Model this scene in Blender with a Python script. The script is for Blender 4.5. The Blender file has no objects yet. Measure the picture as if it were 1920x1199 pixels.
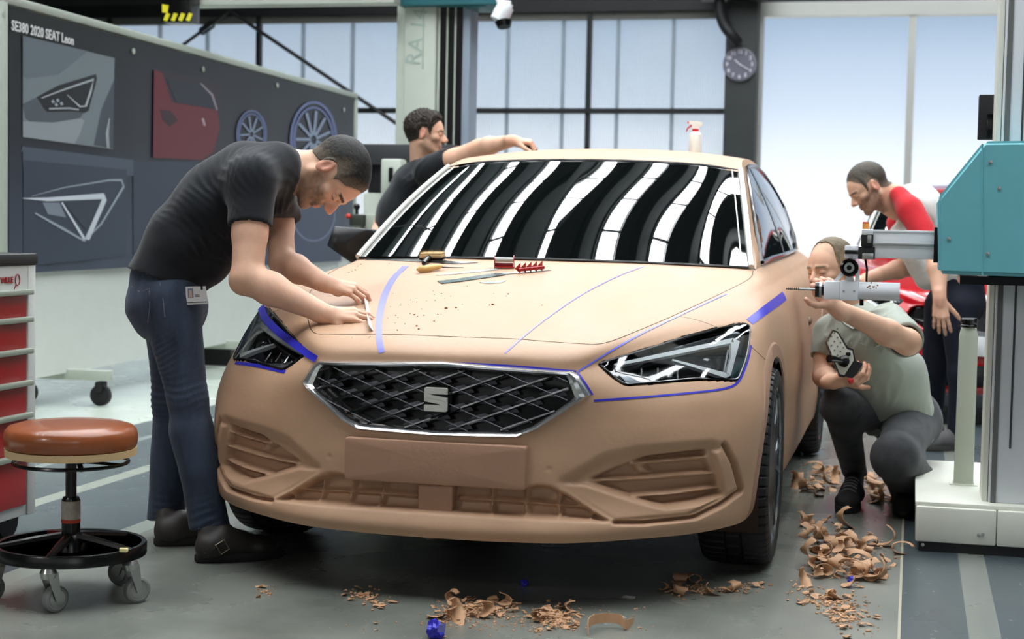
import bpy, bmesh, math, random
import numpy as np
from mathutils import Vector, Matrix, noise
from mathutils.bvhtree import BVHTree
from mathutils.geometry import delaunay_2d_cdt
random.seed(7)
PI = math.pi
scn = bpy.context.scene
COL = scn.collection
# ------------------------------------------------------------------ camera
F = 3020.68
CAM = np.array([1.31842, -5.26685, 1.0926])
_p, _r, _y = 0.0593765, 0.0196056, 0.242923
_R = np.array([math.cos(_y), math.sin(_y), 0.0]); _F0 = np.array([-math.sin(_y), math.cos(_y), 0.0])
_FW = _F0 * math.cos(_p) - np.array([0, 0, 1.0]) * math.sin(_p)
_U = np.array([0, 0, 1.0]) * math.cos(_p) + _F0 * math.sin(_p)
def ray(px, py):
    x = px - 960; y = py - 599.5
    cr, sr = math.cos(_r), math.sin(_r)
    return _FW + _R * ((x * cr + y * sr) / F) - _U * ((-x * sr + y * cr) / F)
def P(px, py, Z):
    "point seen at that pixel, Z metres in front of the camera"
    return Vector(CAM + ray(px, py) * Z)
def PZ(px, py, z=0.0):
    r = ray(px, py); return Vector(CAM + r * ((z - CAM[2]) / r[2]))
def PX(px, py, x):
    r = ray(px, py); return Vector(CAM + r * ((x - CAM[0]) / r[0]))
def PY(px, py, y):
    r = ray(px, py); return Vector(CAM + r * ((y - CAM[1]) / r[1]))
def proj(pt):
    d = np.asarray(pt, float) - CAM
    w = d @ _FW; x = F * (d @ _R) / w; y = -F * (d @ _U) / w
    cr, sr = math.cos(_r), math.sin(_r)
    return np.stack([960 + x * cr - y * sr, 599.5 + x * sr + y * cr], -1)
cd = bpy.data.cameras.new('camera'); cam = bpy.data.objects.new('camera', cd); COL.objects.link(cam)
_cr, _sr = math.cos(_r), math.sin(_r)
xc = _R * _cr + _U * _sr; yc = _U * _cr - _R * _sr; zc = -_FW
cam.matrix_world = Matrix(((xc[0], yc[0], zc[0], CAM[0]), (xc[1], yc[1], zc[1], CAM[1]), (xc[2], yc[2], zc[2], CAM[2]), (0, 0, 0, 1)))
cd.sensor_width = 36; cd.sensor_fit = 'HORIZONTAL'; cd.lens = F * 36 / 1920; cd.clip_end = 200
cd.dof.use_dof = True; cd.dof.focus_distance = 4.9; cd.dof.aperture_fstop = 4.5
scn.camera = cam
scn.view_settings.view_transform = 'Standard'; scn.view_settings.look = 'None'
scn.view_settings.exposure = 0.0; scn.view_settings.gamma = 1.0
# ------------------------------------------------------------------ materials
def s2l(c):
    c = c / 255.0
    return c / 12.92 if c <= 0.04045 else ((c + 0.055) / 1.055) ** 2.4
def rgb(r, g, b): return (s2l(r), s2l(g), s2l(b), 1.0)
MATS = {}
def mat(name, col, rough=0.5, metal=0.0, var=0.0, vscale=8.0, bump=0.0, bscale=60.0, spec=0.5, coat=0.0, trans=0.0,
        emit=None, estr=0.0, attr=None, stretch=(1, 1, 1), rvar=0.0, sheen=0.0, sss=0.0, alpha=1.0, ior=1.45):
    if name in MATS: return MATS[name]
    m = bpy.data.materials.new(name); m.use_nodes = True
    nt = m.node_tree; N = nt.nodes; L = nt.links
    b = N['Principled BSDF']
    b.inputs['Base Color'].default_value = col
    b.inputs['Roughness'].default_value = rough; b.inputs['Metallic'].default_value = metal
    b.inputs['Specular IOR Level'].default_value = spec; b.inputs['Coat Weight'].default_value = coat
    b.inputs['Coat Roughness'].default_value = 0.05
    b.inputs['Transmission Weight'].default_value = trans; b.inputs['IOR'].default_value = ior
    b.inputs['Sheen Weight'].default_value = sheen; b.inputs['Alpha'].default_value = alpha
    if sss: b.inputs['Subsurface Weight'].default_value = sss; b.inputs['Subsurface Radius'].default_value = (0.012, 0.004, 0.002); b.inputs['Subsurface Scale'].default_value = 1.0
    if emit is not None: b.inputs['Emission Color'].default_value = emit; b.inputs['Emission Strength'].default_value = estr
    src = None
    if attr:
        a = N.new('ShaderNodeAttribute'); a.attribute_name = attr; src = a.outputs['Color']
    if var or bump or rvar:
        tc = N.new('ShaderNodeTexCoord'); mp = N.new('ShaderNodeMapping'); mp.inputs['Scale'].default_value = stretch
        L.new(tc.outputs['Object'], mp.inputs['Vector'])
    if var or rvar:
        n = N.new('ShaderNodeTexNoise'); n.inputs['Scale'].default_value = vscale; n.inputs['Detail'].default_value = 6; n.inputs['Roughness'].default_value = 0.6
        L.new(mp.outputs['Vector'], n.inputs['Vector'])
    if var:
        mx = N.new('ShaderNodeMix'); mx.data_type = 'RGBA'; mx.blend_type = 'MULTIPLY'
        mr = N.new('ShaderNodeMapRange'); mr.inputs['From Min'].default_value = 0.3; mr.inputs['From Max'].default_value = 0.7
        mr.inputs['To Min'].default_value = 1 - var; mr.inputs['To Max'].default_value = 1 + var * 0.6; mr.clamp = True
        L.new(n.outputs['Fac'], mr.inputs['Value'])
        mx.inputs['Factor'].default_value = 1.0
        if src: L.new(src, mx.inputs[6])
        else: mx.inputs[6].default_value = col
        L.new(mr.outputs['Result'], mx.inputs[7]); L.new(mx.outputs[2], b.inputs['Base Color'])
    elif src: L.new(src, b.inputs['Base Color'])
    if rvar:
        mr2 = N.new('ShaderNodeMapRange'); mr2.inputs['From Min'].default_value = 0.35; mr2.inputs['From Max'].default_value = 0.65
        mr2.inputs['To Min'].default_value = max(0.02, rough - rvar); mr2.inputs['To Max'].default_value = rough + rvar
        L.new(n.outputs['Fac'], mr2.inputs['Value']); L.new(mr2.outputs['Result'], b.inputs['Roughness'])
    if bump:
        n2 = N.new('ShaderNodeTexNoise'); n2.inputs['Scale'].default_value = bscale; n2.inputs['Detail'].default_value = 4
        L.new(mp.outputs['Vector'], n2.inputs['Vector'])
        bp = N.new('ShaderNodeBump'); bp.inputs['Strength'].default_value = bump; bp.inputs['Distance'].default_value = 0.004
        L.new(n2.outputs['Fac'], bp.inputs['Height']); L.new(bp.outputs['Normal'], b.inputs['Normal'])
    MATS[name] = m
    return m
def emis(name, col, s):
    m = bpy.data.materials.new(name); m.use_nodes = True; nt = m.node_tree
    nt.nodes.remove(nt.nodes['Principled BSDF'])
    e = nt.nodes.new('ShaderNodeEmission'); e.inputs['Color'].default_value = col; e.inputs['Strength'].default_value = s
    nt.links.new(e.outputs[0], nt.nodes['Material Output'].inputs['Surface'])
    return m
# ------------------------------------------------------------------ mesh building
def mesh_obj(name, verts, faces, m=None, parent=None, smooth=True, angle=None, matidx=None):
    me = bpy.data.meshes.new(name)
    me.from_pydata([tuple(v) for v in verts], [], [tuple(f) for f in faces])
    me.update()
    o = bpy.data.objects.new(name, me); COL.objects.link(o)
    if m is not None:
        for mm in (m if isinstance(m, (list, tuple)) else [m]): me.materials.append(mm)
    if matidx is not None: me.polygons.foreach_set('material_index', np.asarray(matidx, dtype=np.int32))
    if smooth: me.polygons.foreach_set('use_smooth', np.ones(len(me.polygons), dtype=bool))
    if smooth and angle is not None: me.set_sharp_from_angle(angle=math.radians(angle))
    if parent is not None: setpar(o, parent)
    return o
def setpar(o, p):
    o.parent = p; o.matrix_parent_inverse = p.matrix_world.inverted()
def frame(d, up=(0, 0, 1)):
    d = Vector(d).normalized(); up = Vector(up)
    if abs(d.dot(up.normalized())) > 0.99: up = Vector((1, 0, 0)) if abs(d.x) < 0.9 else Vector((0, 1, 0))
    x = up.cross(d).normalized(); y = d.cross(x).normalized()
    return x, y, d
class MB:
    def __init__(s): s.v = []; s.f = []
    def add(s, vs, fs):
        n = len(s.v); s.v += [Vector(v) for v in vs]; s.f += [tuple(i + n for i in f) for f in fs]; return s
    def box(s, c, size, R=None, bev=0.0):
        "box centred at c"
        hx, hy, hz = size[0] / 2, size[1] / 2, size[2] / 2
        bm = bmesh.new(); bmesh.ops.create_cube(bm, size=1.0)
        for v in bm.verts: v.co = Vector((v.co.x * 2 * hx, v.co.y * 2 * hy, v.co.z * 2 * hz))
        if bev > 0: bmesh.ops.bevel(bm, geom=bm.edges[:], offset=min(bev, 0.45 * min(size)), segments=2, affect='EDGES', profile=0.5)
        M = (R.to_4x4() if R is not None else Matrix.Identity(4)); c = Vector(c)
        bm.verts.index_update()
        s.add([M @ v.co + c for v in bm.verts], [[v.index for v in f.verts] for f in bm.faces]); bm.free(); return s
    def b2(s, lo, hi, bev=0.0):
        lo = Vector(lo); hi = Vector(hi); return s.box((lo + hi) / 2, [abs(a) for a in (hi - lo)], None, bev)
    def tube(s, pts, r, n=10, cap=True, closed=False, up=(0, 0, 1), sx=1.0):
        pts = [Vector(p) for p in pts]; m = len(pts)
        rs = r if isinstance(r, (list, tuple)) else [r] * m
        vs = []; prevx = None
        for i, p in enumerate(pts):
            if closed: d = pts[(i + 1) % m] - pts[i - 1]
            else: d = pts[min(i + 1, m - 1)] - pts[max(i - 1, 0)]
            if d.length < 1e-9: d = Vector((0, 0, 1))
            d.normalize()
            if prevx is None: x, y, _ = frame(d, up)
            else:
                x = prevx - d * prevx.dot(d)
                x = x.normalized() if x.length > 1e-6 else frame(d, up)[0]
                y = d.cross(x).normalized()
            prevx = x
            for k in range(n):
                a = 2 * PI * k / n; vs.append(p + x * (math.cos(a) * rs[i] * sx) + y * (math.sin(a) * rs[i]))
        fs = []
        for i in range(m if closed else m - 1):
            j = (i + 1) % m
            for k in range(n):
                k2 = (k + 1) % n; fs.append((i * n + k, i * n + k2, j * n + k2, j * n + k))
        if cap and not closed:
            fs.append(tuple(range(n - 1, -1, -1))); fs.append(tuple((m - 1) * n + k for k in range(n)))
        return s.add(vs, fs)
    def cyl(s, a, b, r, r2=None, n=20): return s.tube([a, b], [r, r if r2 is None else r2], n)
    def lathe(s, prof, c=(0, 0, 0), ax=(0, 0, 1), n=32, closed=False):
        "prof list of (radius, height)"
        x, y, z = frame(ax, (0, 1, 0) if abs(Vector(ax).normalized().y) < .9 else (1, 0, 0)); c = Vector(c); vs = []; fs = []
        m = len(prof)
        for (r, h) in prof:
            for k in range(n):
                a = 2 * PI * k / n; vs.append(c + x * (math.cos(a) * r) + y * (math.sin(a) * r) + z * h)
        for i in range(m if closed else m - 1):
            j = (i + 1) % m
            for k in range(n):
                k2 = (k + 1) % n; fs.append((i * n + k, i * n + k2, j * n + k2, j * n + k))
        if not closed:
            if prof[0][0] > 1e-5: fs.append(tuple(range(n - 1, -1, -1)))
            if prof[-1][0] > 1e-5: fs.append(tuple((m - 1) * n + k for k in range(n)))
        return s.add(vs, fs)
    def prism(s, poly, e, flip=False):
        "3D polygon extruded along vector e"
        poly = [Vector(p) for p in poly]; e = Vector(e); n = len(poly)
        s.add(poly + [p + e for p in poly], [tuple(range(n - 1, -1, -1)), tuple(range(n, 2 * n))] + [(i, (i + 1) % n, (i + 1) % n + n, i + n) for i in range(n)])
        return s
    def sphere(s, c, r, n=16, R=None):
        r = (r, r, r) if not isinstance(r, (tuple, list)) else r; c = Vector(c); vs = []; fs = []
        m = n // 2
        for i in range(m + 1):
            t = PI * i / m
            for k in range(n):
                a = 2 * PI * k / n
                v = Vector((r[0] * math.sin(t) * math.cos(a), r[1] * math.sin(t) * math.sin(a), r[2] * math.cos(t)))
                vs.append(c + (R @ v if R is not None else v))
        for i in range(m):
            for k in range(n): fs.append((i * n + k, (i + 1) * n + k, (i + 1) * n + (k + 1) % n, i * n + (k + 1) % n))
        return s.add(vs, fs)
    def grid(s, rows, closed_u=False):
        n = len(rows[0]); vs = [p for r in rows for p in r]; fs = []
        for i in range(len(rows) - 1):
            for k in range(n if closed_u else n - 1):
                k2 = (k + 1) % n; fs.append((i * n + k, i * n + k2, (i + 1) * n + k2, (i + 1) * n + k))
        return s.add(vs, fs)
    def sheet(s, rows, thick, nrm=None):
        "grid with thickness"
        n = len(rows[0]); m = len(rows)
        A = np.array([[tuple(p) for p in r] for r in rows])
        du = np.gradient(A, axis=1); dv = np.gradient(A, axis=0); N = np.cross(du, dv); N /= (np.linalg.norm(N, axis=2, keepdims=True) + 1e-9)
        B = A - N * thick
        vs = [Vector(p) for p in A.reshape(-1, 3)] + [Vector(p) for p in B.reshape(-1, 3)]; o = n * m; fs = []
        for i in range(m - 1):
            for k in range(n - 1):
                a, b, c, d = i * n + k, i * n + k + 1, (i + 1) * n + k + 1, (i + 1) * n + k
                fs.append((a, b, c, d)); fs.append((d + o, c + o, b + o, a + o))
        bd = [k for k in range(n)] + [i * n + n - 1 for i in range(1, m)] + [(m - 1) * n + k for k in range(n - 2, -1, -1)] + [i * n for i in range(m - 2, 0, -1)]
        for i in range(len(bd)):
            a, b = bd[i], bd[(i + 1) % len(bd)]; fs.append((b, a, a + o, b + o))
        return s.add(vs, fs)
    def build(s, name, m, parent=None, smooth=True, angle=35, fixn=True):
        me = bpy.data.meshes.new(name); me.from_pydata([tuple(v) for v in s.v], [], s.f); me.update()
        if fixn:
            bm = bmesh.new(); bm.from_mesh(me); bmesh.ops.recalc_face_normals(bm, faces=bm.faces[:]); bm.to_mesh(me); bm.free()
        o = bpy.data.objects.new(name, me); COL.objects.link(o)
        if m is not None: me.materials.append(m)
        if smooth:
            me.polygons.foreach_set('use_smooth', np.ones(len(me.polygons), dtype=bool)); me.set_sharp_from_angle(angle=math.radians(angle))
        if parent is not None: setpar(o, parent)
        return o
def thing(name, label, cat, loc=(0, 0, 0), group=None):
    o = bpy.data.objects.new(name, None); o.empty_display_size = 0.1; COL.objects.link(o); o.location = loc
    o.matrix_world = Matrix.Translation(Vector(loc))
    return tag(o, label, cat, group)
def tag(o, label=None, cat=None, group=None, kind=None):
    if label: o['label'] = label
    if cat: o['category'] = cat
    if group: o['group'] = group
    if kind: o['kind'] = kind
    return o
def struct(o): o['kind'] = 'structure'; return o
def catmull(pts, n):
    "smooth polyline through points, n samples per span"
    pts = [Vector(p) for p in pts]; out = []
    for i in range(len(pts) - 1):
        p0 = pts[i - 1] if i > 0 else pts[i] * 2 - pts[i + 1]; p1 = pts[i]; p2 = pts[i + 1]
        p3 = pts[i + 2] if i + 2 < len(pts) else pts[i + 1] * 2 - pts[i]
        for k in range(n):
            t = k / n
            out.append(0.5 * ((2 * p1) + (p2 - p0) * t + (2 * p0 - 5 * p1 + 4 * p2 - p3) * t * t + (3 * p1 - p0 - 3 * p2 + p3) * t ** 3))
    out.append(pts[-1]); return out
def crows(A, n):
    "catmull along axis 0 of array (m,...)"
    m = A.shape[0]; out = []
    for i in range(m - 1):
        p1 = A[i]; p2 = A[i + 1]; p0 = A[i - 1] if i > 0 else 2 * p1 - p2; p3 = A[i + 2] if i + 2 < m else 2 * p2 - p1
        nn_ = n[i] if isinstance(n, list) else n
        for k in range(nn_):
            t = k / nn_; out.append(0.5 * (2 * p1 + (p2 - p0) * t + (2 * p0 - 5 * p1 + 4 * p2 - p3) * t * t + (3 * p1 - p0 - 3 * p2 + p3) * t ** 3))
    out.append(A[-1]); return np.array(out)
def in_poly(x, y, poly):
    "vectorised point in polygon"
    c = np.zeros(x.shape, bool); n = len(poly)
    for i in range(n):
        x1, y1 = poly[i]; x2, y2 = poly[(i + 1) % n]
        if y1 == y2: continue
        c ^= ((y1 > y) != (y2 > y)) & (x < (x2 - x1) * (y - y1) / (y2 - y1) + x1)
    return c
def sd_poly(x, y, poly):
    "signed distance, negative inside"
    d = np.full(x.shape, 1e9)
    n = len(poly)
    for i in range(n):
        x1, y1 = poly[i]; x2, y2 = poly[(i + 1) % n]; ex, ey = x2 - x1, y2 - y1
        t = np.clip(((x - x1) * ex + (y - y1) * ey) / (ex * ex + ey * ey + 1e-12), 0, 1)
        d = np.minimum(d, np.hypot(x - x1 - t * ex, y - y1 - t * ey))
    return np.where(in_poly(x, y, poly), -d, d)
def sd_line(x, y, pts):
    d = np.full(x.shape, 1e9)
    for i in range(len(pts) - 1):
        x1, y1 = pts[i]; x2, y2 = pts[i + 1]; ex, ey = x2 - x1, y2 - y1
        t = np.clip(((x - x1) * ex + (y - y1) * ey) / (ex * ex + ey * ey + 1e-12), 0, 1)
        d = np.minimum(d, np.hypot(x - x1 - t * ex, y - y1 - t * ey))
    return d
def sstep(a, b, x):
    t = np.clip((x - a) / (b - a), 0, 1); return t * t * (3 - 2 * t)
def smooth_px(pts, n=6, closed=True):
    P3 = [Vector((p[0], p[1], 0)) for p in pts]
    if closed:
        m = len(P3); out = []
        for i in range(m):
            p0, p1, p2, p3 = P3[i - 1], P3[i], P3[(i + 1) % m], P3[(i + 2) % m]
            for k in range(n):
                t = k / n; q = 0.5 * ((2 * p1) + (p2 - p0) * t + (2 * p0 - 5 * p1 + 4 * p2 - p3) * t * t + (3 * p1 - p0 - 3 * p2 + p3) * t ** 3); out.append((q.x, q.y))
        return out
    return [(q.x, q.y) for q in catmull(P3, n)]
def round_px(pts, r, n=4):
    "round the corners of a polygon with radius-like cut r"
    out = []; m = len(pts)
    for i in range(m):
        p = Vector(pts[i]); a = Vector(pts[i - 1]); b = Vector(pts[(i + 1) % m])
        rr = r[i] if isinstance(r, (list, tuple)) else r
        if rr <= 0: out.append(tuple(p)); continue
        da = (a - p); db = (b - p); q1 = p + da.normalized() * min(rr, da.length * .45); q2 = p + db.normalized() * min(rr, db.length * .45)
        for k in range(n + 1):
            t = k / n; out.append(tuple(q1 * (1 - t) ** 2 + p * 2 * t * (1 - t) + q2 * t * t))
    return out
# ------------------------------------------------------------------ world and room
w = bpy.data.worlds.new('World'); scn.world = w; w.use_nodes = True
nt = w.node_tree; bg = nt.nodes['Background']
tc = nt.nodes.new('ShaderNodeTexCoord'); sp = nt.nodes.new('ShaderNodeSeparateXYZ'); cr_ = nt.nodes.new('ShaderNodeValToRGB')
mr = nt.nodes.new('ShaderNodeMapRange'); mr.inputs['From Min'].default_value = -0.02; mr.inputs['From Max'].default_value = 0.16
nt.links.new(tc.outputs['Generated'], sp.inputs[0]); nt.links.new(sp.outputs['Z'], mr.inputs['Value']); nt.links.new(mr.outputs['Result'], cr_.inputs['Fac'])
E_ = cr_.color_ramp.elements
E_[0].position = 0.0; E_[0].color = (1.0, 1.0, 1.0, 1)
E_[1].position = 1.0; E_[1].color = (0.28, 0.38, 0.50, 1)
for p_, c_ in ((0.33, (0.90, 0.94, 1.0, 1)), (0.52, (0.62, 0.71, 0.83, 1)), (0.78, (0.36, 0.47, 0.61, 1))):
    e = cr_.color_ramp.elements.new(p_); e.color = c_
nt.links.new(cr_.outputs['Color'], bg.inputs['Color']); bg.inputs['Strength'].default_value = 1.25

WY = 12.0
M_dark = mat('black_painted_steel', rgb(22, 24, 26), 0.5, 0.2)
M_wall = mat('grey_wall_paint', rgb(84, 88, 90), 0.8, var=0.06)
M_ceil = mat('dark_corrugated_ceiling', rgb(38, 42, 42), 0.7, var=0.1)
M_pillar = mat('charcoal_pillar_paint', rgb(46, 50, 50), 0.6, var=0.18, vscale=3)
M_alu = mat('anodised_aluminium', rgb(170, 172, 166), 0.4, 0.5)
M_lightgrey = mat('light_grey_enamel', rgb(196, 202, 190), 0.42, var=0.04)
# frosted panel : translucent sheet with vertical flutes
def frosted(name, tint, tr, flute):
    m = bpy.data.materials.new(name); m.use_nodes = True; nt = m.node_tree; nt.nodes.remove(nt.nodes['Principled BSDF'])
    tb = nt.nodes.new('ShaderNodeBsdfTransparent'); tl = nt.nodes.new('ShaderNodeBsdfTranslucent'); df = nt.nodes.new('ShaderNodeBsdfDiffuse')
    mx = nt.nodes.new('ShaderNodeMixShader'); m2 = nt.nodes.new('ShaderNodeMixShader'); m2.inputs[0].default_value = 0.5
    tb.inputs[0].default_value = tint; tl.inputs[0].default_value = tint; df.inputs[0].default_value = (0.5, 0.55, 0.6, 1)
    mx.inputs[0].default_value = tr
    if flute:
        t = nt.nodes.new('ShaderNodeTexCoord'); wv = nt.nodes.new('ShaderNodeTexWave'); wv.bands_direction = 'X'; wv.inputs['Scale'].default_value = flute
        nz = nt.nodes.new('ShaderNodeTexNoise'); nz.inputs['Scale'].default_value = 1.3
        nt.links.new(t.outputs['Object'], wv.inputs['Vector']); nt.links.new(t.outputs['Object'], nz.inputs['Vector'])
        a = nt.nodes.new('ShaderNodeMath'); a.operation = 'MULTIPLY_ADD'; a.inputs[1].default_value = 0.16; a.inputs[2].default_value = 1 - tr - .12
        nt.links.new(wv.outputs['Fac'], a.inputs[0])
        b = nt.nodes.new('ShaderNodeMath'); b.operation = 'MULTIPLY_ADD'; b.inputs[1].default_value = 0.25
        nt.links.new(nz.outputs['Fac'], b.inputs[0]); nt.links.new(a.outputs[0], b.inputs[2])
        c = nt.nodes.new('ShaderNodeMath'); c.operation = 'SUBTRACT'; c.inputs[0].default_value = 1.0; nt.links.new(b.outputs[0], c.inputs[1])
        nt.links.new(c.outputs[0], mx.inputs[0])
    nt.links.new(tl.outputs[0], m2.inputs[1]); nt.links.new(df.outputs[0], m2.inputs[2])
    nt.links.new(tb.outputs[0], mx.inputs[1]); nt.links.new(m2.outputs[0], mx.inputs[2]); nt.links.new(mx.outputs[0], nt.nodes['Material Output'].inputs['Surface'])
    return m
M_poly = frosted('fluted_polycarbonate', (0.90, 0.92, 0.93, 1), 0.30, 14)
M_frost = frosted('frosted_glass', (0.97, 0.985, 1, 1), 0.10, 0)

def wp(px, py): p = PY(px, py, WY); return p.x, p.z
XL, XR, YF, ZC = -9.0, 7.0, -9.5, 6.2
fl = MB().b2((XL, YF, -0.1), (XR, WY + 0.3, 0.0)).build('floor', None, smooth=False)
# floor material: dark grey-green steel plate, pale resin beyond, lane strips
def floor_mat():
    m = bpy.data.materials.new('workshop_floor'); m.use_nodes = True; nt = m.node_tree; N = nt.nodes; L = nt.links; b = N['Principled BSDF']
    tc = N.new('ShaderNodeTexCoord'); sx = N.new('ShaderNodeSeparateXYZ'); L.new(tc.outputs['Object'], sx.inputs[0])
    def band(sock, lo, hi):
        a = N.new('ShaderNodeMath'); a.operation = 'GREATER_THAN'; a.inputs[1].default_value = lo; L.new(sock, a.inputs[0])
        c = N.new('ShaderNodeMath'); c.operation = 'LESS_THAN'; c.inputs[1].default_value = hi; L.new(sock, c.inputs[0])
        d = N.new('ShaderNodeMath'); d.operation = 'MULTIPLY'; L.new(a.outputs[0], d.inputs[0]); L.new(c.outputs[0], d.inputs[1]); return d.outputs[0]
    X = sx.outputs['X']; Yc = sx.outputs['Y']
    n1 = N.new('ShaderNodeTexNoise'); n1.inputs['Scale'].default_value = 2.2; n1.inputs['Detail'].default_value = 5; n1.inputs['Roughness'].default_value = 0.5; L.new(tc.outputs['Object'], n1.inputs['Vector'])
    n2 = N.new('ShaderNodeTexNoise'); n2.inputs['Scale'].default_value = 26; n2.inputs['Detail'].default_value = 6; L.new(tc.outputs['Object'], n2.inputs['Vector'])
    # long scratches
    mp = N.new('ShaderNodeMapping'); mp.inputs['Scale'].default_value = (90, 3, 1); mp.inputs['Rotation'].default_value = (0, 0, 0.5); L.new(tc.outputs['Object'], mp.inputs[0])
    n3 = N.new('ShaderNodeTexNoise'); n3.inputs['Scale'].default_value = 1; n3.inputs['Detail'].default_value = 5; L.new(mp.outputs[0], n3.inputs['Vector'])
    def mix(fac, a, bb, mode='MIX'):
        k = N.new('ShaderNodeMix'); k.data_type = 'RGBA'; k.blend_type = mode
        if isinstance(fac, float): k.inputs[0].default_value = fac
        else: L.new(fac, k.inputs[0])
        for i, v in ((6, a), (7, bb)):
            if isinstance(v, tuple): k.inputs[i].default_value = v
            else: L.new(v, k.inputs[i])
        return k.outputs[2]
    r1 = N.new('ShaderNodeValToRGB'); r1.color_ramp.elements[0].position = 0.12; r1.color_ramp.elements[0].color = rgb(70, 73, 69)
    r1.color_ramp.elements[1].position = 0.9; r1.color_ramp.elements[1].color = rgb(142, 145, 136); L.new(n1.outputs['Fac'], r1.inputs[0])
    steel = r1.outputs[0]
    r3 = N.new('ShaderNodeValToRGB'); r3.color_ramp.elements[0].position = 0.62; r3.color_ramp.elements[0].color = (0, 0, 0, 1); r3.color_ramp.elements[1].position = 0.7; r3.color_ramp.elements[1].color = (1, 1, 1, 1); L.new(n3.outputs['Fac'], r3.inputs[0])
    k0 = N.new('ShaderNodeMath'); k0.operation = 'MULTIPLY'; k0.inputs[1].default_value = .16; L.new(r3.outputs[0], k0.inputs[0]); steel = mix(k0.outputs[0], steel, rgb(138, 142, 134))
    # painted slate lanes, worn: flecks from fine noise
    rl = N.new('ShaderNodeValToRGB'); rl.color_ramp.elements[0].position = 0.67; rl.color_ramp.elements[0].color = rgb(66, 76, 80); rl.color_ramp.elements[1].position = 0.76; rl.color_ramp.elements[1].color = rgb(170, 172, 160); L.new(n2.outputs['Fac'], rl.inputs[0])
    lane = rl.outputs[0]
    pale = mix(n1.outputs['Fac'], rgb(176, 186, 176), rgb(198, 206, 194))
    c = steel
    right = band(X, 1.315, 3.4); c = mix(right, c, lane)
    c = mix(band(X, 1.312, 1.32), c, rgb(175, 170, 150))
    c = mix(band(X, 1.50, 1.585), c, rgb(116, 120, 114))
    c = mix(band(X, -2.62, -1.28), c, lane)
    c = mix(band(X, -1.33, -1.24), c, rgb(128, 134, 126))
    c = mix(band(X, -1.92, -1.84), c, rgb(134, 140, 130))
    c = mix(band(X, -2.36, -2.31), c, rgb(120, 130, 126))
    c = mix(band(X, -20, -2.62), c, pale)
    L.new(c, b.inputs['Base Color'])
    mr = N.new('ShaderNodeMapRange'); mr.inputs['From Min'].default_value = 0.1; mr.inputs['From Max'].default_value = 0.9; mr.inputs['To Min'].default_value = 0.18; mr.inputs['To Max'].default_value = 0.36
    n4 = N.new('ShaderNodeTexNoise'); n4.inputs['Scale'].default_value = 1.1; n4.inputs['Detail'].default_value = 8; L.new(tc.outputs['Object'], n4.inputs['Vector'])
    L.new(n4.outputs['Fac'], mr.inputs[0]); L.new(mr.outputs[0], b.inputs['Roughness'])
    bp = N.new('ShaderNodeBump'); bp.inputs['Strength'].default_value = 0.06; bp.inputs['Distance'].default_value = 0.002; L.new(n2.outputs['Fac'], bp.inputs['Height']); L.new(bp.outputs[0], b.inputs['Normal'])
    b.inputs['Specular IOR Level'].default_value = 0.6
    return m
fl.data.materials.append(floor_mat()); struct(fl)
struct(MB().b2((XL - .2, YF, 0), (XL, WY, ZC)).build('wall_left', M_wall, smooth=False))
struct(MB().b2((XR, YF, 0), (XR + .2, WY, ZC)).build('wall_right', M_wall, smooth=False))
struct(MB().b2((XL, YF - .2, 0), (XR, YF, ZC)).build('wall_front', M_wall, smooth=False))
# ceiling: dark deck with long rooflights running front to back
strips = [-4.62 + .84 * i for i in range(12)]
SW = 0.25
YS0, YS1 = -3.2, 10.5
mb = MB(); xs = [XL]
for sx_ in strips: xs += [sx_ - SW / 2, sx_ + SW / 2]
xs.append(XR)
for i in range(0, len(xs), 2):
    mb.b2((xs[i], YF, ZC), (xs[i + 1], WY, ZC + .12))
    k = xs[i] + .15
    while k < xs[i + 1] - .05: mb.b2((k, YF, ZC - .05), (k + .06, WY, ZC)); k += .35
struct(mb.build('ceiling', M_ceil, smooth=False))
M_baffle = mat('grey_baffle', rgb(86, 96, 98), .6)
E_bright = emis('added_fill_right_front', (0.95, 0.98, 1.0, 1), 2.0)  # stronger fill glow, added to brighten the machine column
E_front = emis('added_fill_front', (0.95, 0.98, 1.0, 1), 0.6)  # fill glow added for the bumper and chrome
E_sky = emis('daylight_through_rooflight', (0.93, 0.97, 1.0, 1), 23.0)
for i, sx_ in enumerate(strips):
    t = struct(MB().b2((sx_ - SW / 2, YS0, ZC + .10), (sx_ + SW / 2, YS1, ZC + .12)).build('window_%d' % (i + 3), E_sky, smooth=False))
    m2 = MB()
    y = YS0 + .6
    while y < YS1: m2.b2((sx_ - SW / 2, y, ZC - .01), (sx_ + SW / 2, y + .05, ZC + .04)); y += 1.55
    m2.b2((sx_ + .10, YS0, ZC), (sx_ + .12, YS1, ZC + .03))
    m2.b2((sx_ - SW / 2, YF, ZC + .06), (sx_ + SW / 2, YS0, ZC + .12)); m2.b2((sx_ - SW / 2, YS1, ZC + .06), (sx_ + SW / 2, WY, ZC + .12))
    m2.build('window_bar', M_dark, t, smooth=False)
    xb_ = sx_ - SW / 2; MB().prism([Vector((xb_, YS0, ZC + .02)), Vector((xb_ - .22, YS0, ZC - .30)), Vector((xb_ - .235, YS0, ZC - .29)), Vector((xb_ - .02, YS0, ZC + .02))], (0, YS1 - YS0, 0)).build('window_baffle', M_baffle, t, smooth=False)
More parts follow.
